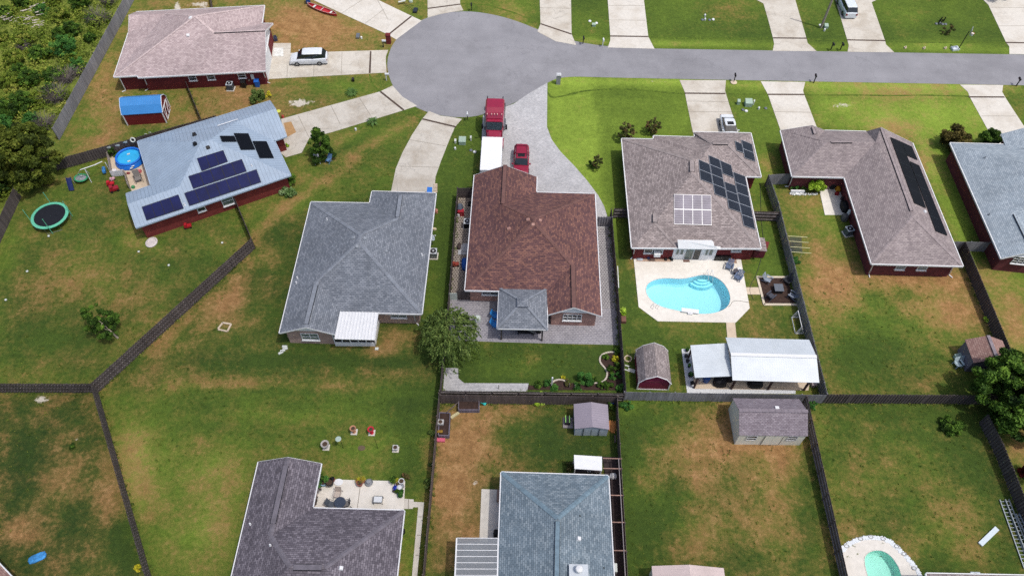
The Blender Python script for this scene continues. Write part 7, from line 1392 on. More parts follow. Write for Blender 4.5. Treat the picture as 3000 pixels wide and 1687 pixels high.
def lump(name,label,cat,p,w,d,h,c,rz=0,var=.4,group=None,z=0):
    """soft rounded object (covered furniture, toy, sack)"""
    n=10; b=MB(); pr=[(1,0),(1.0,.45),(.86,.8),(.5,1.0)]; R_=[]
    for k_,zz in pr: R_.append([Vector((math.copysign(abs(math.cos(t))**.6,math.cos(t))*k_*w/2,math.copysign(abs(math.sin(t))**.6,math.sin(t))*k_*d/2,zz*h)) for t in np.linspace(0,6.283,n+1)[:-1]])
    cz,sz=math.cos(rz),math.sin(rz); T_=lambda v:Vector((p[0]+v.x*cz-v.y*sz,p[1]+v.x*sz+v.y*cz,z+v.z))
    for A,B in zip(R_,R_[1:]):
        for t in range(n): b.face([T_(A[t]),T_(A[(t+1)%n]),T_(B[(t+1)%n]),T_(B[t])])
    b.face([T_(v) for v in R_[-1]]); b.face([T_(v) for v in R_[0][::-1]])
    return tag(b.build(name,paint(name+' '+c,c,.7,var,3),None,(p[0],p[1],z)),label,cat,group)
lump('toy_box','pink and white toy on the paddling pool patio','toy',g(pB,1670,830),.45,.45,.35,'#c96a72',z=.05); lump('cushion','green cushion at the roof edge of the pool patio','cushion',g(pB,1530,1165),.4,.4,.3,'#3f8a5c',z=.05); lump('pool_pump','white filter pump and crate left of the paddling pool','pump',g(pB,1130,820),.6,.5,.3,'#d3d1d2',var=.1,z=.05); lump('toy_pile','white and black clutter behind the paddling pool','clutter',g(pB,1590,380),.7,.3,.35,'#b5b0ae',var=.6,z=.05); lump('ring_float','red cushion beneath the patio planter','cushion',g(pB,1425,865),.45,.3,.15,'#7a2d2b',z=.05)
# cut-out fish and ball hanging on the fence
for i,(x,y,lb,w) in enumerate(((1005,300,'white fish cutout hung on the dark fence, leftmost of four',.55),(1190,258,'white fish cutout hung on the dark fence, second of four',.6),(1355,190,'pale fish cutout hung on the dark fence, third of four',.55),(1515,145,'round white life ring hung on the dark fence above the paddling pool',.6))):
    p=pB(x,y,1.75); b=MB()
    if i<3: b.slab([p+Vector((-w*.6,0,-.1)),p+Vector((-w*.2,-.02,.08)),p+Vector((w*.5,0,.16)),p+Vector((w*.35,0,-.12)),p+Vector((-w*.1,0,-.17))],.03)
    else: b.tube([p+Vector((.27*math.cos(t),-.02+.22*math.sin(t)*.6,.27*math.sin(t)*.8)) for t in np.linspace(0,6.283,15)[:-1]],.08,6,close=True)
    tag(b.build('fence_ornament',UW,None,p),lb,'ornament','white ornaments on the dark fence')
for i,(x,y,w_) in enumerate(((1800,45,'left'),(1888,12,'right'))):
    p=pB(x,y,1.5); b=MB(); 
    for a,d in (((-.14,-.2),(.14,-.2)),((.14,-.2),(.14,.2)),((.14,.2),(-.14,.2)),((-.14,.2),(-.14,-.2))): b.bar(p+Vector((a[0],0,a[1])),p+Vector((d[0],0,d[1])),.04)
    tag(b.build('hanging_frame',UW,None,p),w_+' one of two small empty white frames hung on the dark fence','frame','empty frames on the dark fence')
# left lawn odds and ends
b=MB(); c=g(kE,1152,393); b.lathe((c.x,c.y,0),[(.62,0),(.66,.16),(.5,.2),(.45,.1)],16,sy=1.15); tag(b.build('shell_sandbox',paint('off white plastic','#c3bcb9',.6,.15,2.5),None,c),'off white round shell sandbox below the corner of the metal roof house','sandbox')
for i,(x,y) in enumerate(((1055,463),(1687,396),(1282,566),(210,612),(48,828),(373,345))): c=g(kE,x,y); b=MB(); b.lathe((c.x,c.y,0),[(.05,0),(.13,.08),(.13,.16),(.05,.23)],10); tag(b.build('ball',UW,None,c),['small white ball just left of and below the shell sandbox','small white ball closest to the diagonal fence top','small white ball below the shell sandbox to its right','small white ball near the left edge, upper of two','small white ball at the left edge, lower of two','small white ball just below the trampoline'][i],'ball','white balls on the left lawn')
FR=thing('ground_border','small square ring of pale stones on the bare patch of the diagonal lawn','stone ring',g(kE,1707,1030)); 
for a,d in (((1690,1000),(1755,1010)),((1755,1010),(1725,1065)),((1725,1065),(1655,1050)),((1655,1045),(1690,1000))): b=MB(); b.bar(kE(*a)+Vector((0,0,.06)),kE(*d)+Vector((0,0,.06)),.16,.12); b.build('stone',M['trav'],FR)
lump('blue_tarp','crumpled bright blue tarp on the lawn in the bottom left corner','tarp',g(kI,285,1310),1.5,.75,.2,'#3a86c4',.5,.7)
b=MB(); c=g(kF,215,1195); 
for i,(dx,dy) in enumerate(((0,.25),(.1,0),(-.1,-.25),(-.25,-.5))): b.box((c.x+dx,c.y+dy,0),.5,.22,.12,.2*i)
tag(b.build('paver_stack',UW,None,c),'loose pale pavers at the left wall corner of the slate roof house','pavers')
b=MB(); c=g(kF,916,1195); b.box((c.x,c.y,0),.35,.3,.08); tag(b.build('splash_block',UW,None,c),'pale splash block below the white porch corner','block')
lump('garden_ornament','pink garden ornament against the right wall of the slate roof house','ornament',g(kF,1366,160),.45,.5,.5,'#b07a68'); lump('garden_ornament','cream garden ornament behind the satellite dish','ornament',g(kF,1350,292),.6,.3,.3,'#cfc3a2')
b=MB(); 
for i in range(6): c=g(rC,1565,15+i*30); b.box((c.x,c.y,0),.45,.28,.1,.1)
tag(b.build('stepping_stones',M['trav'],None,g(rC,1565,15)),'short line of pinkish stepping stones beside the blue bin','stepping stones')
# side path clutter
lump('covered_grill','grey and red covered grill on the patterned side path','grill',g(pS,200,330),.75,1.15,1.1,'#4d5664',var=.2); b=MB(); c=g(pS,210,372); b.box((c.x,c.y,.0),.7,.5,.8); tag(b.build('red_cooler',paint('red plastic','#9c1f2c',.4,.1,3),None,c),'red cooler in front of the covered grill on the side path','cooler')
for i,(x,y,rz) in enumerate(((235,800,.05),(270,780,-.1))): c=g(pS,x,y); b=MB(); b.box((c.x,c.y,.05+.1*i),1.1-.2*i,1.4-.3*i,.07,rz); tag(b.build('board',paint('pale grey board','#a8aaae',.7,.1,2),None,c),('lower' if i==0 else 'upper')+' pale grey board lying on the patterned side path','board','boards on the side path')
lump('blue_tarp','blue tarp bundle under the eave on the side path','tarp',g(pS,262,985),.9,1.6,.7,'#164f9c',.1,.2); toycar('toy_car','red yellow and blue ride on toy on the patterned side path',g(pS,145,985),.2,'#8a3a2c',.9); lump('dark_bag','dark bag near the top gate of the side path','bag',g(pS,320,250),.5,.6,.4,'#17171a')
lump('white_jug','white jug by the side path fence','jug',g(pS,180,385),.35,.35,.45,'#cdd2d2',var=.1); lump('dark_wheelbarrow','brown chair turned on its side by the pale boards','chair',g(pS,190,765),.4,.9,.5,'#4a3b3a')
# gazebo furniture
def bench(label,p,rz,c,L=1.4,group=None):
    root=thing('bench',label,'bench',p,rz,local=True,group=group); m1=paint('bench '+c,c,.6,.15,4)
    for i in range(5): b=MB(); b.box((0,-.25+i*.12,.42),L,.09,.03); b.build('seat_slat',m1,root)
    for sx in (-1,1): b=MB(); b.box((sx*L*.45,0,0),.06,.5,.42); b.build('leg',m1,root)
    return root
bench('dark slatted bench at the front of the gazebo',Vector((1.0,43.3,.03)),0,'#17171b',1.7); slingchair('white cushioned chair beside the dark bench under the gazebo',Vector((1.75,43.5,.03)),2.6,'#a7a7a5',s=1.1); lump('round_grill','black round kettle grill under the gazebo','grill',(2.35,43.6),.6,.6,.8,'#101012')
folding_chair('bright blue chair at the left edge of the gazebo, upper of two',g(pG,335,460),1.2,'#2f86d0','blue chairs beside the gazebo'); folding_chair('bright blue chair at the left edge of the gazebo, lower of two',g(pG,328,575),1.2,'#2f86d0','blue chairs beside the gazebo')
ac('white cabinet air unit behind the weeping tree on the patio',g(pG,95,490),'#9aa3a0','#b5bcb8') if False else lump('white_planter','white square planter behind the weeping tree','planter',g(pG,90,490),.7,.7,.7,'#b9c2bd',var=.15,z=.03)
b=MB(); a=pG(1070,1360,0); b.box((a.x,a.y,0),.14,.14,1.7); tag(b.build('white_post',M['white'],None,gnd(a)),'white post standing in the bottom mulch bed','post')
for i,(x,y) in enumerate(((1300,1380),(1372,1400),(368,1400))): c=g(pG,x,y); b=MB(); b.box((c.x,c.y,0),.06,.06,.8); tag(b.build('garden_stake',WL if i<2 else WD,None,c),(['left thin pale stake in the mulch near the back fence','right thin pale stake in the mulch near the back fence'][i] if i<2 else 'dark post beside the paver walk'),'stake','thin stakes by the back fence' if i<2 else None)
# pool side
def adirondack(label,p,rz,c,group):
    root=thing('adirondack_chair',label,'chair',p,rz,local=True,group=group); m1=paint('adirondack '+c,c,.6,.1,4)
    b=MB(); b.slab([Vector((-.27,-.35,.38)),Vector((.27,-.35,.38)),Vector((.25,.25,.26)),Vector((-.25,.25,.26))],.03); b.build('seat',m1,root)
    b=MB(); 
    for i in range(5): x=-.24+i*.12; tp=1.0-.05*abs(i-2); b.slab([Vector((x-.05,.2,.28)),Vector((x+.05,.2,.28)),Vector((x*1.15+.055,.62,tp)),Vector((x*1.15-.055,.62,tp))],.02)
    b.build('backrest',m1,root)
    for sx in (-1,1):
        b=MB(); b.box((sx*.36,-.05,.55),.14,.78,.03); b.build('armrest',m1,root); b=MB(); b.box((sx*.33,-.36,0),.09,.04,.55); b.build('leg',m1,root); b=MB(); b.bar((sx*.3,-.1,.3),(sx*.3,.6,.02),.04,.1); b.build('leg',m1,root)
    return root
adirondack('grey blue adirondack chair at the pool corner, upper of two',g(pE,1810,590)+Vector((0,0,.05)),-.35,'#56657f','adirondack chairs by the pool'); adirondack('grey blue adirondack chair at the pool corner, lower of two',g(pE,1970,780)+Vector((0,0,.05)),-.6,'#56657f','adirondack chairs by the pool')
def rtable(label,p,r,h,c,group=None,name='side_table'):
    root=thing(name,label,'table',p,local=True,group=group); m1=paint('table '+c,c,.5,.1,4); b=MB(); b.lathe((0,0,h-.03),[(r,0),(r,.03)],16); b.build('table_top',m1,root); b=MB(); b.lathe((0,0,0),[(r*.6,0),(r*.15,.05),(r*.12,h-.03)],10); b.build('pedestal',m1,root); return root
rtable('small round dark side table between the pool chairs',g(pE,1915,690)+Vector((0,0,.05)),.3,.55,'#45434a'); b=MB(); c=g(pE,1985,615); b.lathe((c.x,c.y,.05),[(.2,0),(.22,.25),(.1,.3)],12); tag(b.build('white_bucket',M['white'],None,c),'small white bucket behind the round dark side table','bucket')
DB=thing('deck_box','long black storage box against the taupe roof house wall','storage box',g(pE,1675,440)+Vector((0,.2,.05)),local=True); b=MB(); b.box((0,0,0),1.75,.75,.65); b.build('body',M['dark'],DB); b=MB(); b.box((0,0,.65),1.82,.8,.08); b.build('lid',M['dark'],DB)
for i,(x,y,w,h,c,lb,nm) in enumerate(((210,430,.75,.12,'#9fa7b0','coiled grey hose at the left end of the house bed','hose_coil'),(360,425,.35,.35,'#20305f','navy pot left of the sunroom','pot'),(675,455,.35,.25,'#1d1b1d','dark square pot left of the sunroom','pot'),(745,425,.35,.45,'#15171a','tall dark pot at the sunroom corner','pot'),(785,462,.3,.3,'#17191c','small dark pot at the sunroom corner','pot'),(1820,445,.5,.3,'#b57a3f','tan stone pile right of the black storage box','stone_pile'))): lump(nm,lb,nm.replace('_',' '),g(pE,x,y)+Vector((0,.1,0)),w,w*.9,h,c,z=.05,var=.3)
b=MB(); q=[pE(x,y) for x,y in ((150,400),(770,415),(770,478),(150,470))]; b.prism(q,.03,.062); tag(b.build('house_bed',paint('tan chippings','#a88f7c',.9,.3,5),None,gnd(q[0])),'strip of tan chippings between the pool deck and house wall','bed')
b=MB(); q=[pE(x,y) for x,y in ((985,428),(1100,425),(1108,482),(992,484))]; b.prism(q,.05,.065); tag(b.build('door_mat',paint('brown mat','#6b5146',.9,.2,4),None,gnd(q[0])),'brown door mat in front of the sliding door','mat')
b=MB(); q=[pE(x,y) for x,y in ((1790,370),(1935,385),(1955,505),(1800,490))]; b.prism(q,.03,.062); tag(b.build('house_bed',paint('tan brick chippings','#9a7f6d',.9,.35,5),None,gnd(q[0])),'small bed of tan chippings behind the upper pool chair','bed')
b=MB(); b.tube([pE(1800,378)+Vector((0,0,.2)),pE(2060,395)+Vector((0,0,.15)),pE(2085,412)],.06,6); tag(b.build('drain_pipe',M['white'],None,g(pE,1800,378)),'white drain pipe lying along the taupe roof house wall','pipe')
b=MB(); b.tube(smooth_open([pE(*p)+Vector((0,0,.07)) for p in ((2160,1205),(1950,1170),(1870,1190),(1840,1260),(1800,1285))],2),.02,5); tag(b.build('garden_hose',paint('dark hose','#2c2f33',.6,.2,4),None,g(pE,2160,1205)),'thin dark hose running over the pool deck edge','hose')
b=MB(); b.tube(smooth_open([kG(*p)+Vector((0,0,.03)) for p in ((1880,-60),(1885,80),(1890,240),(1912,420),(1860,620),(1810,710),(1798,760),(1830,820))],2),.025,5); tag(b.build('garden_hose',paint('dark hose','#2c2f33',.6,.2,4),None,g(kG,1880,-60)),'long thin dark hose snaking down the grass right of the pool','hose')
# fire pit corner
sheet('fire_pit_bed',[pF(*p) for p in [(190,225),(760,232),(945,735),(325,732)]],M['mulch'],0,.03)
ED=paint('pale travertine blocks','#c3b8a5',.85,.15,4)
for lb,pts in (('left pale block border of the fire pit bed',[(185,212),(320,745)]),('upper pale block border of the fire pit bed',[(172,212),(755,218)]),('lower pale block border of the fire pit bed',[(315,742),(948,745)])):
    b=MB(); a,d=pF(*pts[0]),pF(*pts[1]); b.bar(a+Vector((0,0,.05)),d+Vector((0,0,.05)),.24,.12); tag(b.build('block_border',ED,None,a),lb,'border','block borders of the fire pit bed')
FP=thing('fire_table','square dark grey fire table in the middle of the mulch corner','fire table',Vector((28.45,49.75,.03)),local=True); b=MB(); b.box((0,0,0),.86,.86,.5); b.build('base',paint('charcoal wicker','#1d1e22',.7,.25,6),FP); b=MB(); b.box((0,0,.5),.98,.98,.07); b.build('table_top',paint('slate top','#5a6069',.5,.12,3),FP)
for lb,x,y,rz,c in (('pale grey chair, upper left of four round the fire table',370,290,.9,'#7f8996'),('black chair in fence shade, upper right of four round the fire table',760,310,-.8,'#2b2d33'),('dark chair, lower left of four round the fire table',430,610,2.3,'#3a3d49'),('pale grey chair, lower right of four round the fire table',850,600,-2.2,'#767f8d')): adirondack(lb,g(pF,x,y)+Vector((0,0,.03)),rz,c,'chairs round the fire table')
# goal
GO=thing('football_goal','small white soccer goal with net leaning at the fence','goal',(29.6,45.2,0)); P1=[Vector((29.35,46.3,.03)),Vector((29.35,44.2,.03)),Vector((30.25,44.25,.03)),Vector((30.2,46.2,.03))]; T1=[Vector((29.35,46.3,1.6)),Vector((29.35,44.2,1.6))]; T1=[pF(850,985,.0)+Vector((0,0,0)),pF(920,1300,0)]
P1=[gnd(pF(850,985)),gnd(pF(920,1300)),gnd(pF(1075,1298)),Vector((gnd(pF(1075,1298)).x,gnd(pF(850,985)).y,0))]; TT=[P1[3]+Vector((-.55,0,1.25)),P1[2]+Vector((-.55,0,1.25))]
for a,d in ((P1[0],P1[1]),(P1[1],P1[2]),(P1[0],P1[3]),(P1[0],TT[0]),(P1[1],TT[1]),(P1[2],TT[1]),(P1[3],TT[0]),(TT[0],TT[1])): b=MB(); b.tube([a+Vector((0,0,.04)),d+Vector((0,0,.04))],.04,6); b.build('frame_bar',M['white'],GO)
b=MB(); NW=paint('net cord','#aab2ba',.7,.1,5)
def net(A,B,Cc,D,k1,k2):
    for i in range(k1+1): b.tube([A.lerp(B,i/k1),D.lerp(Cc,i/k1)],.008,3)
    for i in range(k2+1): b.tube([A.lerp(D,i/k2),B.lerp(Cc,i/k2)],.008,3)
net(P1[2],P1[3],TT[0],TT[1],14,8); net(P1[1],P1[2],TT[1],TT[1],8,8); net(P1[0],P1[3],TT[0],TT[0],8,8); b.build('net',NW,GO)
# wire frame by the fence
WF=thing('wire_frame','pale timber frame with dark mesh standing in the grass by the fence','garden frame',g(kH,235,450)); zz=1.3
for y in (345,385,427,466): b=MB(); b.bar(kH(150+ (y-345)*.25,y-5,zz),kH(298+(y-345)*.25,y+5,zz),.06,.05); b.build('cross_bar',paint('pale new timber','#b8b489',.7,.1,4),WF)
q=[kH(180,460,zz),kH(262,465,zz),kH(255,350,zz),kH(160,345,zz)]; b=MB(); b.face([p-Vector((0,0,.05)) for p in q]); k=NT('dark garden mesh'); co=k.coord('Object'); k.out(k.ramp(k.noise(co,9,2),[(.3,srgb('#22262b')),(.7,srgb('#3d434a'))]),.8,0,.2); tr=k.n('BsdfTransparent'); mx=k.n('MixShader'); mx.inputs[0].default_value=.35; k.l(k.b.outputs[0],mx.inputs[1]); k.l(tr.outputs[0],mx.inputs[2]); k.l(mx.outputs[0],k.t.nodes['Material Output'].inputs[0]); b.build('mesh_top',k.m,WF)
for p in q: b=MB(); b.bar(gnd(p),p,.05,.05); b.build('leg',paint('pale new timber','#b8b489',.7,.1,4),WF)
# long taupe house patio clutter
b=MB(); b.box((0,0,0),1,1,1); 
for i,(x,y,w,d,h,c,nm,lb) in enumerate(((1090,400,1.0,.6,.9,'#17191d','covered_grill','black covered grill at the top of the bright patio'),(1200,440,.5,1.0,.6,'#c28a1a','toy_car','yellow ride on toy on the shaded patio'),(1190,530,.5,.4,.4,'#8a1620','toy_tractor','red toy on the shaded patio'),(1360,800,1.3,1.6,.9,'#0f0f12','covered_furniture','large black covered furniture at the patio edge'),(1290,630,.4,.4,.5,'#3b2a30','dark_pot','dark pot on the shaded patio'),(1290,705,.4,.4,.5,'#15161a','round_grill','small black round grill on the shaded patio'),(1355,610,.4,.3,.8,'#1f4c94','blue_bag','blue bag leaning in the shaded patio'),(990,405,.6,.5,.5,'#8a6a70','pink_pot','pinkish pot behind the bright patio'),(1330,1010,.7,.8,.9,'#5c5a5c','crate_stack','grey clutter between the patio and the air conditioner'))): lump(nm,lb,nm.replace('_',' '),g(pP,x,y),w,d,h,c,z=.05 if x<1300 else 0)
b=MB(); a=pP(1400,930,.6); d=pP(1460,830,.9); b.tube([a,d],.2,12); tag(b.build('white_tank',UW,None,gnd(a)),'white ribbed cylinder leaning above the grey clutter','tank')
b=MB(); a=pP(295,490); d=pP(560,495); b.bar(a+Vector((0,0,.2)),d+Vector((0,0,.2)),.2,.4); tag(b.build('white_box',M['white'],None,a),'long white planter box at the left of the stone border','planter'); b=MB()
for i in range(16): c=pP(310+i*33,520+ (i%3)*6); b.box((c.x,c.y,0),.32,.2,.12,.3*i)
tag(b.build('stone_border',paint('white stones','#cfd2cf',.8,.45,4),None,gnd(pP(310,520))),'uneven row of white border stones in front of the shrub','stones')
b=MB(); c=g(pP,1320,270)+Vector((0,0,1.6)); 
# pavilion contents
for i,(x,y,w,d,h,c,nm,lb) in enumerate(((860,790,1.3,1.0,1.0,'#14151a','covered_grill','black covered grill under the left white roof'),(1425,800,1.5,1.1,.9,'#121317','covered_table','large black covered table under the white roof'),(1000,740,.9,.5,.8,'#1b1c22','covered_grill','smaller black covered grill beside the large one'))): lump(nm,lb,nm.replace('_',' '),g(pK,x,y),w,d,h,c,z=.06,var=.25)
b=MB(); c=g(pK,640,740); b.lathe((c.x,c.y,.06),[(.35,0),(.38,.5),(.36,.75)],14); tag(b.build('blue_barrel',paint('blue barrel','#1d4f96',.5,.1,3),None,c),'blue barrel under the left white pavilion roof','barrel'); folding_chair('white chair beside the blue barrel under the pavilion',g(pK,565,740)+Vector((0,0,.06)),.4,'#b8b4b0')
b=MB(); q=[pK(x,y) for x,y in ((2318,760),(2395,752),(2415,845),(2335,848))]; b.prism(q,0,.45); tag(b.build('storage_box',paint('pinkish box','#9a8f92',.6,.1,3),None,gnd(q[0])),'pinkish box between the pavilion and the fence','storage box')
for i,(x,y,s) in enumerate(((342,265,.2),(322,357,.19),(347,438,.2),(372,520,.16),(395,665,.27),(420,795,.22))):
    root=thing('potted_plant',['first','second','third','fourth','fifth','sixth'][i]+' pot from the top in the white gravel beside the pavilion','potted plant',g(pK,x,y),local=True,group='pots in the gravel strip'); b=MB(); b.lathe((0,0,.03),[(s*.75,0),(s,.3),(s*.85,.3)],12); b.build('pot',M['dark'],root)
    if i in (0,3,4): leaf_cloud('leaves',LM['green'],root,[(0,0,.4,s*1.1)],80,.07,seed=i)
# pots on the charcoal roof house patio
TC=paint('terracotta','#8a5145',.8,.15,4); pots=[(165,230,.38,'dark','oak','big leafy plant at the top left corner of the bottom patio'),(125,345,.3,'dark','green','round leafy pot beside the blue grey pot'),(235,300,.34,'blue','none','empty blue grey square pot on the bottom patio'),(285,240,.3,'white','green','white pot with round green plant on the bottom patio'),(375,305,.4,'dark','none','wide black bowl planter on the bottom patio'),(440,220,.24,'terra','none','terracotta pot with dark glass ball on the bottom patio'),(1025,250,.25,'terra','yel','left terracotta pot with spiky yellow green plant'),(1060,310,.3,'terra','none','front terracotta pot in the group of three'),(1125,240,.28,'terra','yel','right terracotta pot with spiky yellow green plant'),(1820,245,.3,'dark','oak','black pot with dark foliage at the right corner group'),(1890,260,.26,'dark','yel','pot with yellow green plant at the right corner group'),(1925,330,.24,'metal','none','grey pot in the right corner group'),(2010,265,.28,'white','none','tall white planter with dark centre at the right corner'),(1870,410,.26,'navy','none','glossy cobalt blue ball planter'),(1960,405,.28,'white','none','glossy white ball planter beside the cobalt one'),(2025,360,.2,'metal','none','grey pot behind the white ball planter'),(1838,470,.15,'dark','none','tiny black pot left in the right corner group'),(1915,480,.18,'dark','oak','small dark leafy pot in the right corner group'),(1955,535,.18,'navy','none','small cobalt blue pot'),(1985,580,.2,'dark','green','lowest small green pot in the right corner group'),(2005,500,.16,'terra','green','small green topped pot near the patio edge'),(90,435,.15,'metal','none','uppermost grey pot under the roof edge'),(150,435,.15,'metal','none','grey pot right of the uppermost pot at the roof edge'),(85,495,.18,'metal','none','pale grey pot under the roof edge'),(65,620,.16,'metal','none','grey ornament under the roof edge'),(55,680,.15,'dark','none','dark pot under the roof edge, third from the bottom'),(30,750,.2,'dark','none','dark pot at the inner roof corner')]
PM={'dark':paint('black pot glaze','#17171a',.4,.2,4),'blue':paint('blue grey glaze','#7f9fb8',.5,.15,4),'white':paint('white glaze','#c4c7cb',.35,.06,4),'terra':TC,'metal':paint('grey stone pot','#83868c',.7,.25,4),'navy':paint('cobalt glaze','#1a2a8c',.2,.2,4)}
for i,(x,y,s,pm,lf,lb) in enumerate(pots):
    root=thing('potted_plant' if lf!='none' else 'plant_pot',lb,'potted plant' if lf!='none' else 'plant pot',g(pO,x,y)+Vector((0,0,.06)),local=True,group='pots on the bottom patio'); b=MB()
    if 'ball' in lb and lf=='none' and pm!='terra': b.lathe((0,0,0),[(s*.4,0),(s*.95,s*.6),(s,s),(s*.8,s*1.6),(s*.3,s*1.9)],14)
    else: b.lathe((0,0,0),[(s*.7,0),(s,s*1.3),(s*1.02,s*1.5),(s*.8,s*1.5),(s*.75,s*1.3)],14)
    b.build('pot',PM[pm],root,smooth=True)
    if lf=='none':
        if 'ball' in lb and pm=='terra': b=MB(); b.lathe((0,0,.3),[(.05,0),(.2,.12),(.22,.22),(.05,.42)],12); b.build('glass_ball',PM['dark'],root,smooth=True)
        else: b=MB(); b.lathe((0,0,s*1.35),[(s*.78,0),(s*.7,.02)],12); b.build('soil',M['soil'],root) if 'ball planter' not in lb else None
    else: leaf_cloud('leaves',LM[lf],root,[(0,0,s*1.7,s*1.15),(s*.3,.1,s*2.1,s*.8)],220,.1,seed=i,stick=(lf=='yel'))
b=MB(); c=g(pO,568,260); b.lathe((c.x,c.y,.06),[(.3,0),(.33,.1)],16,sx=1.3); tag(b.build('white_dish',M['white'],None,c),'white oval dish at the top of the bottom patio','dish'); 
b=MB(); c=g(pO,1262,275); b.lathe((c.x,c.y,.06),[(.32,0),(.38,.15),(.34,.2),(.28,.12),(.15,.15),(.2,.4),(.16,.42)],14); tag(b.build('fountain',PM['metal'],None,c),'tiered grey and white fountain bowl at the top of the bottom patio','fountain')
rtable('round dark glass patio table beside the roof edge of the bottom patio',Vector((-15.4,24.4,.06)),.52,.7,'#2f3a4c',name='patio_table'); 
slingchair('black mesh chair left of the round dark table',g(pO,425,800)+Vector((0,0,.06)),1.3,'#4b525c',group='chairs at the round dark table'); slingchair('black mesh chair right of the round dark table',g(pO,735,790)+Vector((0,0,.06)),-1.3,'#6b6a6c',group='chairs at the round dark table'); slingchair('tan mesh chair above the round dark table',g(pO,560,570)+Vector((0,0,.06)),-.1,'#b0a59c',paint('tan frame','#a59a90',.6,.1,4),group='chairs at the round dark table')
GT=thing('glass_table','rectangular glass topped metal table alone on the bottom patio','table',g(pO,1480,690)+Vector((0,0,.06)),local=True); 
for a,d in (((-.4,-.3),(.4,-.3)),((.4,-.3),(.4,.3)),((.4,.3),(-.4,.3)),((-.4,.3),(-.4,-.3))): b=MB(); b.bar((a[0],a[1],.5),(d[0],d[1],.5),.04,.04); b.build('frame_bar',M['dark'],GT)
for x in (-.4,.4):
    for y in (-.3,.3): b=MB(); b.bar((x,y,0),(x,y,.5),.035); b.build('leg',M['dark'],GT)
b=MB(); b.box((0,0,.49),.76,.56,.01); b.build('glass_top',paint('frosted glass','#c9cdd0',.2,.03,2),GT)
# bird baths on the lower lawn
def bath(label,p,c,bowl=.32,slabc=None,h=.75,sq=False):
    root=thing('bird_bath',label,'bird bath',p,local=True,group='bird baths on slabs'); m1=paint('bath '+c,c,.8,.15,4); b=MB(); b.box((0,0,0),.62,.62,.07); b.build('slab',M['conc2'],root); b=MB(); b.lathe((0,0,.07),[(.2,0),(.1,.12),(.09,h-.2),(.15,h-.1)],10); b.build('pedestal',m1,root)
    b=MB()
    if sq: b.box((0,0,h-.1),.5,.5,.12)
    else: b.lathe((0,0,h-.05),[(.12,0),(bowl,.1),(bowl,.16),(bowl*.8,.12),(bowl*.3,.08)],14)
    bw=b.build('bowl',m1,root); b=MB(); b.lathe((0,0,h+.06 if not sq else h+.022),[(bowl*.62,0),(bowl*.6,.01)],12); b.build('basin_floor',M['soil'],bw)
bath('terracotta bird bath on a white slab, upper left of the lower lawn',g(kJ,745,358),'#a5785c'); bath('bright red bird bath on a white slab on the lower lawn',g(kJ,879,365),'#b01c30'); bath('grey stone bird bath on a white slab, leftmost on the lower lawn',g(kJ,534,475),'#a09c98',.4); bath('square topped stone pedestal on a white slab, rightmost on the lower lawn',g(kJ,1060,490),'#b0b0ae',sq=True,h=.5)
BF=thing('pole_feeder','thin dark pole topped by a pale glass dish on the lower lawn','bird feeder',g(kJ,663,478),local=True); b=MB(); b.bar((0,0,0),(-.05,.1,1.7),.04); b.build('pole',M['dark'],BF); b=MB(); b.lathe((-.2,.1,1.7),[(.05,0),(.28,.08),(.26,.09)],14); b.build('dish',paint('glass dish','#9fb0a6',.15,.08,3),BF)
b=MB(); c=g(kJ,925,482); b.bar((c.x,c.y,0),(c.x-.1,c.y+.15,1.7),.035); tag(b.build('crook_pole',M['dark'],None,c),'thin dark pole below the red bird bath','pole'); b=MB(); c=g(kJ,800,478); b.lathe((c.x,c.y,0),[(.28,0),(.26,.03)],12,sx=1.3); tag(b.build('round_paver',paint('brown paver','#5f5240',.9,.2,4),None,c),'flat brown round paver in the middle of the lower lawn','paver')
# raised planters
def planter(label,A,B,Cc,D,h=.6):
    c=sum((A,B,Cc,D),Vector())/4; root=thing('raised_planter',label,'planter',(c.x,c.y,0),group='raised wooden planters'); P_=[gnd(p) for p in (A,B,Cc,D)]
    for i in range(4): b=MB(); b.bar(P_[i]+Vector((0,0,h/2)),P_[(i+1)%4]+Vector((0,0,h/2)),.08,h); b.build('side_board',woodmat('planter wood','#6b6672'),root)
    b=MB(); b.prism(P_,0,h-.1); b.build('soil',M['mulch'],root)
planter('square raised planter with weathered mauve boards against the back fence',pR(595,625),pR(1080,625),pR(1075,270),pR(605,260)); planter('narrow raised planter along the left fence',pR(125,1225),pR(370,1230),pR(400,700),pR(150,690))
CB=paint('white cinder blocks','#a9a9a8',.8,.1,4)
for lb,x,y in (('white block pot with dark hole on the square raised planter',840,365),('white block pot with dark hole on the narrow raised planter',175,930)):
    c=g(pR,x,y); root=thing('block_pot',lb,'plant pot',(c.x,c.y,.0),local=True,group='white block pots'); b=MB(); b.box((0,0,.5),.62,.5,.3); b.build('block',CB,root); b=MB(); b.lathe((0,0,.8),[(.2,0),(.19,.03)],12); b.build('soil',M['soil'],root)
b=MB(); c=g(pR,1205,440); b.lathe((c.x,c.y,0),[(.15,0),(.17,.25),(.12,.3)],12); b.tube([Vector((c.x-.1,c.y,.15)),Vector((c.x-.38,c.y+.05,.32))],.035,6); tag(b.build('watering_can',paint('turquoise plastic','#35b5b0',.4,.08,4),None,c),'turquoise watering can beside the square raised planter','watering can')
b=MB(); c=g(pR,180,1290); b.box((c.x,c.y,0),.75,.35,.25); tag(b.build('pink_tub',paint('pink plastic','#c05a72',.5,.1,4),None,c),'pink tub at the foot of the narrow raised planter','tub'); b=MB(); a=g(pR,430,750); d=g(pR,580,650)
for i in range(5): p=a.lerp(d,i/4); b.box((p.x,p.y,0),.2,.28,.16,.6)
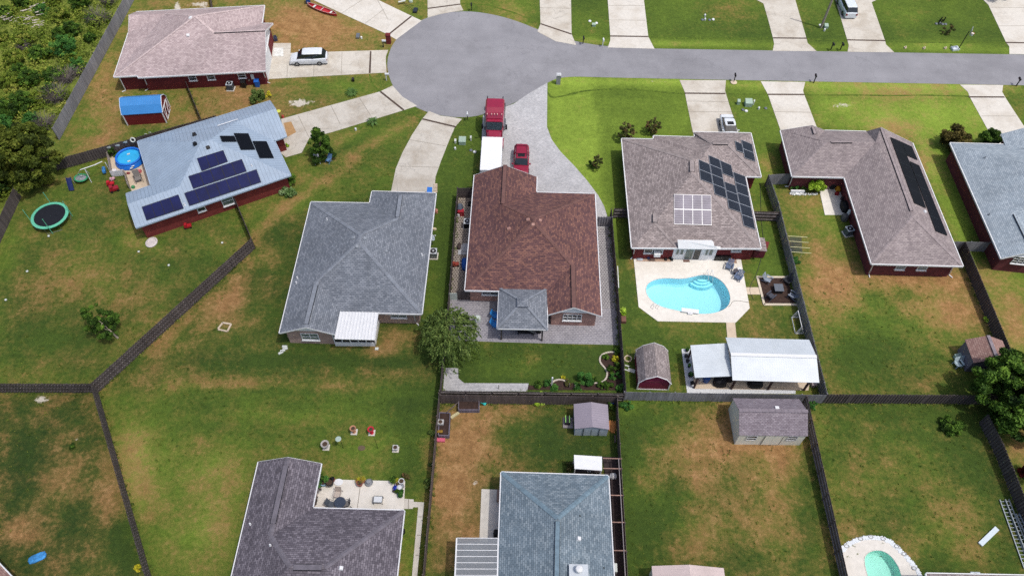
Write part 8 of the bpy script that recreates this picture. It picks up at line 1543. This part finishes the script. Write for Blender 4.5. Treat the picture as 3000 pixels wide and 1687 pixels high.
b.bar(a+Vector((.05,-.08,.1)),d+Vector((.05,-.08,.1)),.05,.1); tag(b.build('stone_row',paint('cream stone','#b5ad86',.8,.1,4),None,a),'short row of cream blocks between the two raised planters','blocks')
b=MB(); c=g(pR,165,1140); b.box((c.x,c.y,.55),.5,.25,.12); tag(b.build('yellow_tray',paint('yellow black tray','#8a6a1c',.5,.5,8),None,c),'yellow and black tray on the narrow raised planter','tray'); b=MB(); b.bar(pR(320,620,.9),pR(590,380,.9),.08,.08); tag(b.build('leaning_beam',WB,None,g(pR,450,560)),'dark beam leaning between the two raised planters','beam')
# metal shed surroundings
MW=thing('lawn_mower','black and green wheeled mower on a pallet left of the metal shed','mower',g(pD,130,440),local=True); b=MB(); b.box((0,0,0),.95,1.1,.12); b.build('pallet',WL,MW); b=MB(); b.box((-.05,.1,.12),.45,.75,.45); b.build('body',M['dark'],MW)
for sx in (-.24,.14): b=MB(); b.box((sx,.15,.57),.06,.75,.05); b.build('trim',paint('lime trim','#8fd06a',.5,.05,3),MW)
WS=thing('timber_pile','pile of orange brown timber offcuts right of the metal shed','timber pile',g(pD,850,560)); rr=random.Random(3)
for i in range(14): a=pD(810+i*7,420+rr.uniform(-30,30),.25+.02*i); d=pD(800+i*8+rr.uniform(-10,20),560+rr.uniform(-20,50),.05); b=MB(); b.bar(a,d,.1,.05); b.build('plank',paint('orange timber','#a8713e',.8,.25,3),WS)
b=MB(); c=g(pD,835,125); b.box((c.x,c.y,0),.5,.45,.5); b.box((c.x,c.y,.5),.42,.36,.06); tag(b.build('blue_cooler',paint('blue cooler','#2a4f9c',.4,.2,4),None,c),'blue box with pale lid behind the metal shed','cooler'); b=MB(); a=pD(905,760,.1); d=pD(900,640,.1); b.bar(a,d,.14,.14); tag(b.build('fallen_log',WB,None,gnd(a)),'dark log lying along the fence below the timber pile','log')
CAB=thing('storage_bench','dark cabinet with two knobs beneath the bright white canopy','cabinet',g(pD,460,1260),local=True); b=MB(); b.box((0,0,0),2.3,.5,.9); b.build('body',paint('dark brown cabinet','#241a1c',.6,.2,4),CAB)
for x in (-.1,.1): b=MB(); b.lathe((x,-.2,.9),[(.05,0),(.04,.06)],8); b.build('knob',M['white'],CAB)
lump('white_ornament','white turtle shaped ornament on the dark side deck','ornament',g(pD,868,1320),.7,.6,.3,'#b9b9bb',z=.12,var=.1); b=MB(); c=kK(778,1392,1.0); b.box((c.x,c.y,.9),.35,.7,.5); tag(b.build('wall_unit',UW,None,(c.x,c.y,.12)),'white box on the side deck at the bottom edge','box')
b=MB(); c=g(kJ,1838,850); b.box((c.x,c.y,.05),.3,1.0,.5); tag(b.build('brown_bench',paint('brown bench','#8d7468',.6,.1,3),None,c),'brown bench on the narrow patio against the blue grey roof house','bench'); lump('dark_chair','black chairs folded on the narrow patio at the canopy corner','chairs',g(kJ,1820,1135),.5,.7,.7,'#0f1418',z=.05)
lump('hot_tub','cream covered hot tub seen through the translucent canopy','hot tub',g(pX,470,430),2.0,1.9,.8,'#c9c1a6',var=.08)
lump('round_planter','dark round planter under the right eave of the charcoal roof house','planter',g(rH,2055,935),.4,.5,.4,'#17191c')
# barn yard bits
b=MB(); c=g(pU,752,285); b.tube([Vector((c.x+.35*math.cos(t),c.y+.35*math.sin(t),.05)) for t in np.linspace(0,6.283,13)[:-1]],.07,5,close=True); tag(b.build('stone_ring',M['trav'],None,c),'ring of pale stones left of the burgundy barn','stone ring')
for i,(x,y) in enumerate(((745,352),(738,390),(785,395))): c=g(pU,x,y); b=MB(); b.box((c.x,c.y,0),.45 if i<2 else .7,.12 if i<2 else .4,.08,-.3); tag(b.build('loose_stone',UW,None,c),(['upper narrow pale stone','lower narrow pale stone'][i] if i<2 else 'wide pale stone')+' on the grass left of the burgundy barn','stone','loose stones by the burgundy barn' if i<2 else None)
b=MB(); c=g(kG,842,960); b.box((c.x,c.y,0),.5,1.5,.45); o=tag(b.build('planter_box',paint('brown planter','#6b4a40',.8,.2,3),None,c),'brown planter box at the fence beside the pool yard','planter'); leaf_cloud('planter_leaves',LM['lime'],None,[(c.x-.05,c.y+.5,.7,.35),(c.x,c.y+.2,.6,.3)],300,.1,seed=8); bpy.data.objects['planter_leaves']['label']='lime green plant growing in the brown planter box by the fence'; bpy.data.objects['planter_leaves']['category']='plant'
b=MB(); b.tube([kG(797,585)+Vector((0,0,.4)),kG(806,745)+Vector((0,0,.3))],.05,6); tag(b.build('white_pipe',M['white'],None,g(kG,797,585)),'white pipe lying along the fence left of the kidney pool','pipe')
# bottom right: ladders and white board
def ladder(label,a,b_,w,mat,z,n):
    e=(b_-a).normalized(); s=Vector((-e.y,e.x,0))*w/2; c=(a+b_)/2; root=thing('ladder',label,'ladder',(c.x,c.y,0),group='aluminium ladders by the fence')
    for sg in (-1,1): m_=MB(); m_.bar(a+s*sg+Vector((0,0,z)),b_+s*sg+Vector((0,0,z)),.07,.1); m_.build('rail',mat,root)
    for i in range(n): p=a.lerp(b_,(i+.5)/n)+Vector((0,0,z)); m_=MB(); m_.bar(p-s,p+s,.05,.05); m_.build('rung',mat,root)
ALU=paint('aluminium','#a4adb4',.35,.08,3,.4); a,d=g(pL,805,615),g(pL,1075,1370); ladder('long aluminium ladder lying by the lower right fence, outer one',a,d,.5,ALU,.1,18); ladder('second long ladder lying on the outer ladder',a+Vector((.33,0,0)),d+Vector((.5,0,0)),.32,ALU,.25,16); a2,d2=g(pL,950,780),g(pL,1120,1150); ladder('shorter ladder behind the two long ladders',a2,d2,.3,ALU,.4,10)
b=MB(); a,d=g(pL,560,1105),g(pL,745,928); b.bar(a+Vector((0,0,.1)),d+Vector((0,0,.1)),.42,.16); tag(b.build('white_board',paint('white foam board','#c3cfd6',.5,.05,2),None,(a+d)/2),'long white board lying askew on the bottom right lawn','board')
# shell shaped edging round the oval pool
ring=[pY(*p) for p in [(225,290),(300,215),(400,148),(550,95),(700,72),(850,82),(1000,112),(1130,200),(1250,320),(1400,480),(1500,600),(1600,760),(1680,920)]]; ringS=smooth_open(ring,2)
b=MB(); rr=random.Random(4)
for i,p in enumerate(ringS):
    for j in range(16): b.box((p.x+rr.uniform(-.15,.15),p.y+rr.uniform(-.14,.14)-.05,.0),rr.uniform(.08,.2),rr.uniform(.08,.16),rr.uniform(.06,.09),rr.uniform(0,3))
o=b.build('shell_gravel',paint('white shell gravel','#d2d8dd',.8,.12,5),None,ringS[0]); tag(stuff(o),'ragged band of white shell gravel round the oval pool deck','gravel')
for i,(x,y) in enumerate(((300,240),(540,110),(720,75),(935,110),(1175,240),(1305,375),(1480,625))): c=g(pY,x,y); b=MB(); b.tube([Vector((c.x+.2*math.cos(t),c.y+.14*math.sin(t),.1)) for t in np.linspace(0,6.283,13)[:-1]],.04,5,close=True); tag(b.build('clam_shell',CB,None,c),['first','second','third','fourth','fifth','sixth','seventh'][i]+' pale ring ornament from the left on the oval pool edge','ornament','ring ornaments on the oval pool edge')
# white lawn chairs by the rose roof shed
def lounger(label,p,rz,c):
    root=thing('lawn_chair',label,'chair',p,rz,local=True,group='white lawn chairs by the shed'); m1=paint('lawn chair '+c,c,.5,.1,4); b=MB(); b.slab([Vector((-.28,-.3,.4)),Vector((.28,-.3,.4)),Vector((.26,.25,.36)),Vector((-.26,.25,.36))],.04); b.build('seat',m1,root); b=MB(); b.slab([Vector((-.28,.25,.38)),Vector((.28,.25,.38)),Vector((.3,.5,.95)),Vector((-.3,.5,.95))],.04); b.build('backrest',m1,root)
    for sx in (-1,1): b=MB(); b.bar((sx*.32,-.3,.6),(sx*.32,.35,.62),.08,.04); b.build('armrest',m1,root); b=MB(); b.bar((sx*.32,-.3,0),(sx*.32,-.28,.6),.06); b.build('leg',m1,root); b=MB(); b.bar((sx*.3,.35,0),(sx*.3,.3,.6),.06); b.build('leg',m1,root)
lounger('white lawn chair left of two in front of the rose roof shed',g(pN,300,540),.3,'#a9bcc4'); lounger('white lawn chair right of two in front of the rose roof shed',g(pN,385,520),.25,'#a9bcc4'); bench('pale slatted bench behind the white lawn chairs',g(pN,330,420),.3,'#9fb5ad',1.1)
# top edge lawn machine
TE=thing('exercise_frame','black framed bench and step machine on the lawn at the top edge','exercise machine',g(pT,2150,200)); b=MB(); b.slab([pT(1940,30,.5),pT(2080,0,.5),pT(2090,20,.5),pT(1950,48,.5)],.1); b.build('bench_pad',UW,TE); b=MB(); b.tube([pT(2060,70,.3),pT(2260,215,.2)],.03,5); b.build('frame_bar',M['dark'],TE); b=MB(); b.tube([pT(2060,65,.3),pT(2250,120,.3)],.03,5); b.build('frame_bar',M['dark'],TE); b=MB(); c=g(pT,2285,230); b.box((c.x,c.y,0),.6,1.0,.3,-.1); b.build('base_unit',paint('dark blue grey plastic','#232a33',.5,.2,4),TE)
lump('utility_pit','green white cluster of meter boxes at the top edge','utility box',g(pT,2195,40),.6,.6,.4,'#aab8a8',var=.5)
# pale round things near the lower house
b=MB(); c=g(kB,172,848); b.lathe((c.x,c.y,0),[(.25,0),(.3,.1)],10); tag(b.build('yellow_hoop',paint('yellow plastic','#c9cf5a',.5,.1,3),None,c),'yellow disc by the right gable of the metal roof house','disc'); lump('red_planter','red ornament by the right gable of the metal roof house','ornament',g(kB,205,893),.35,.35,.4,'#a84038')
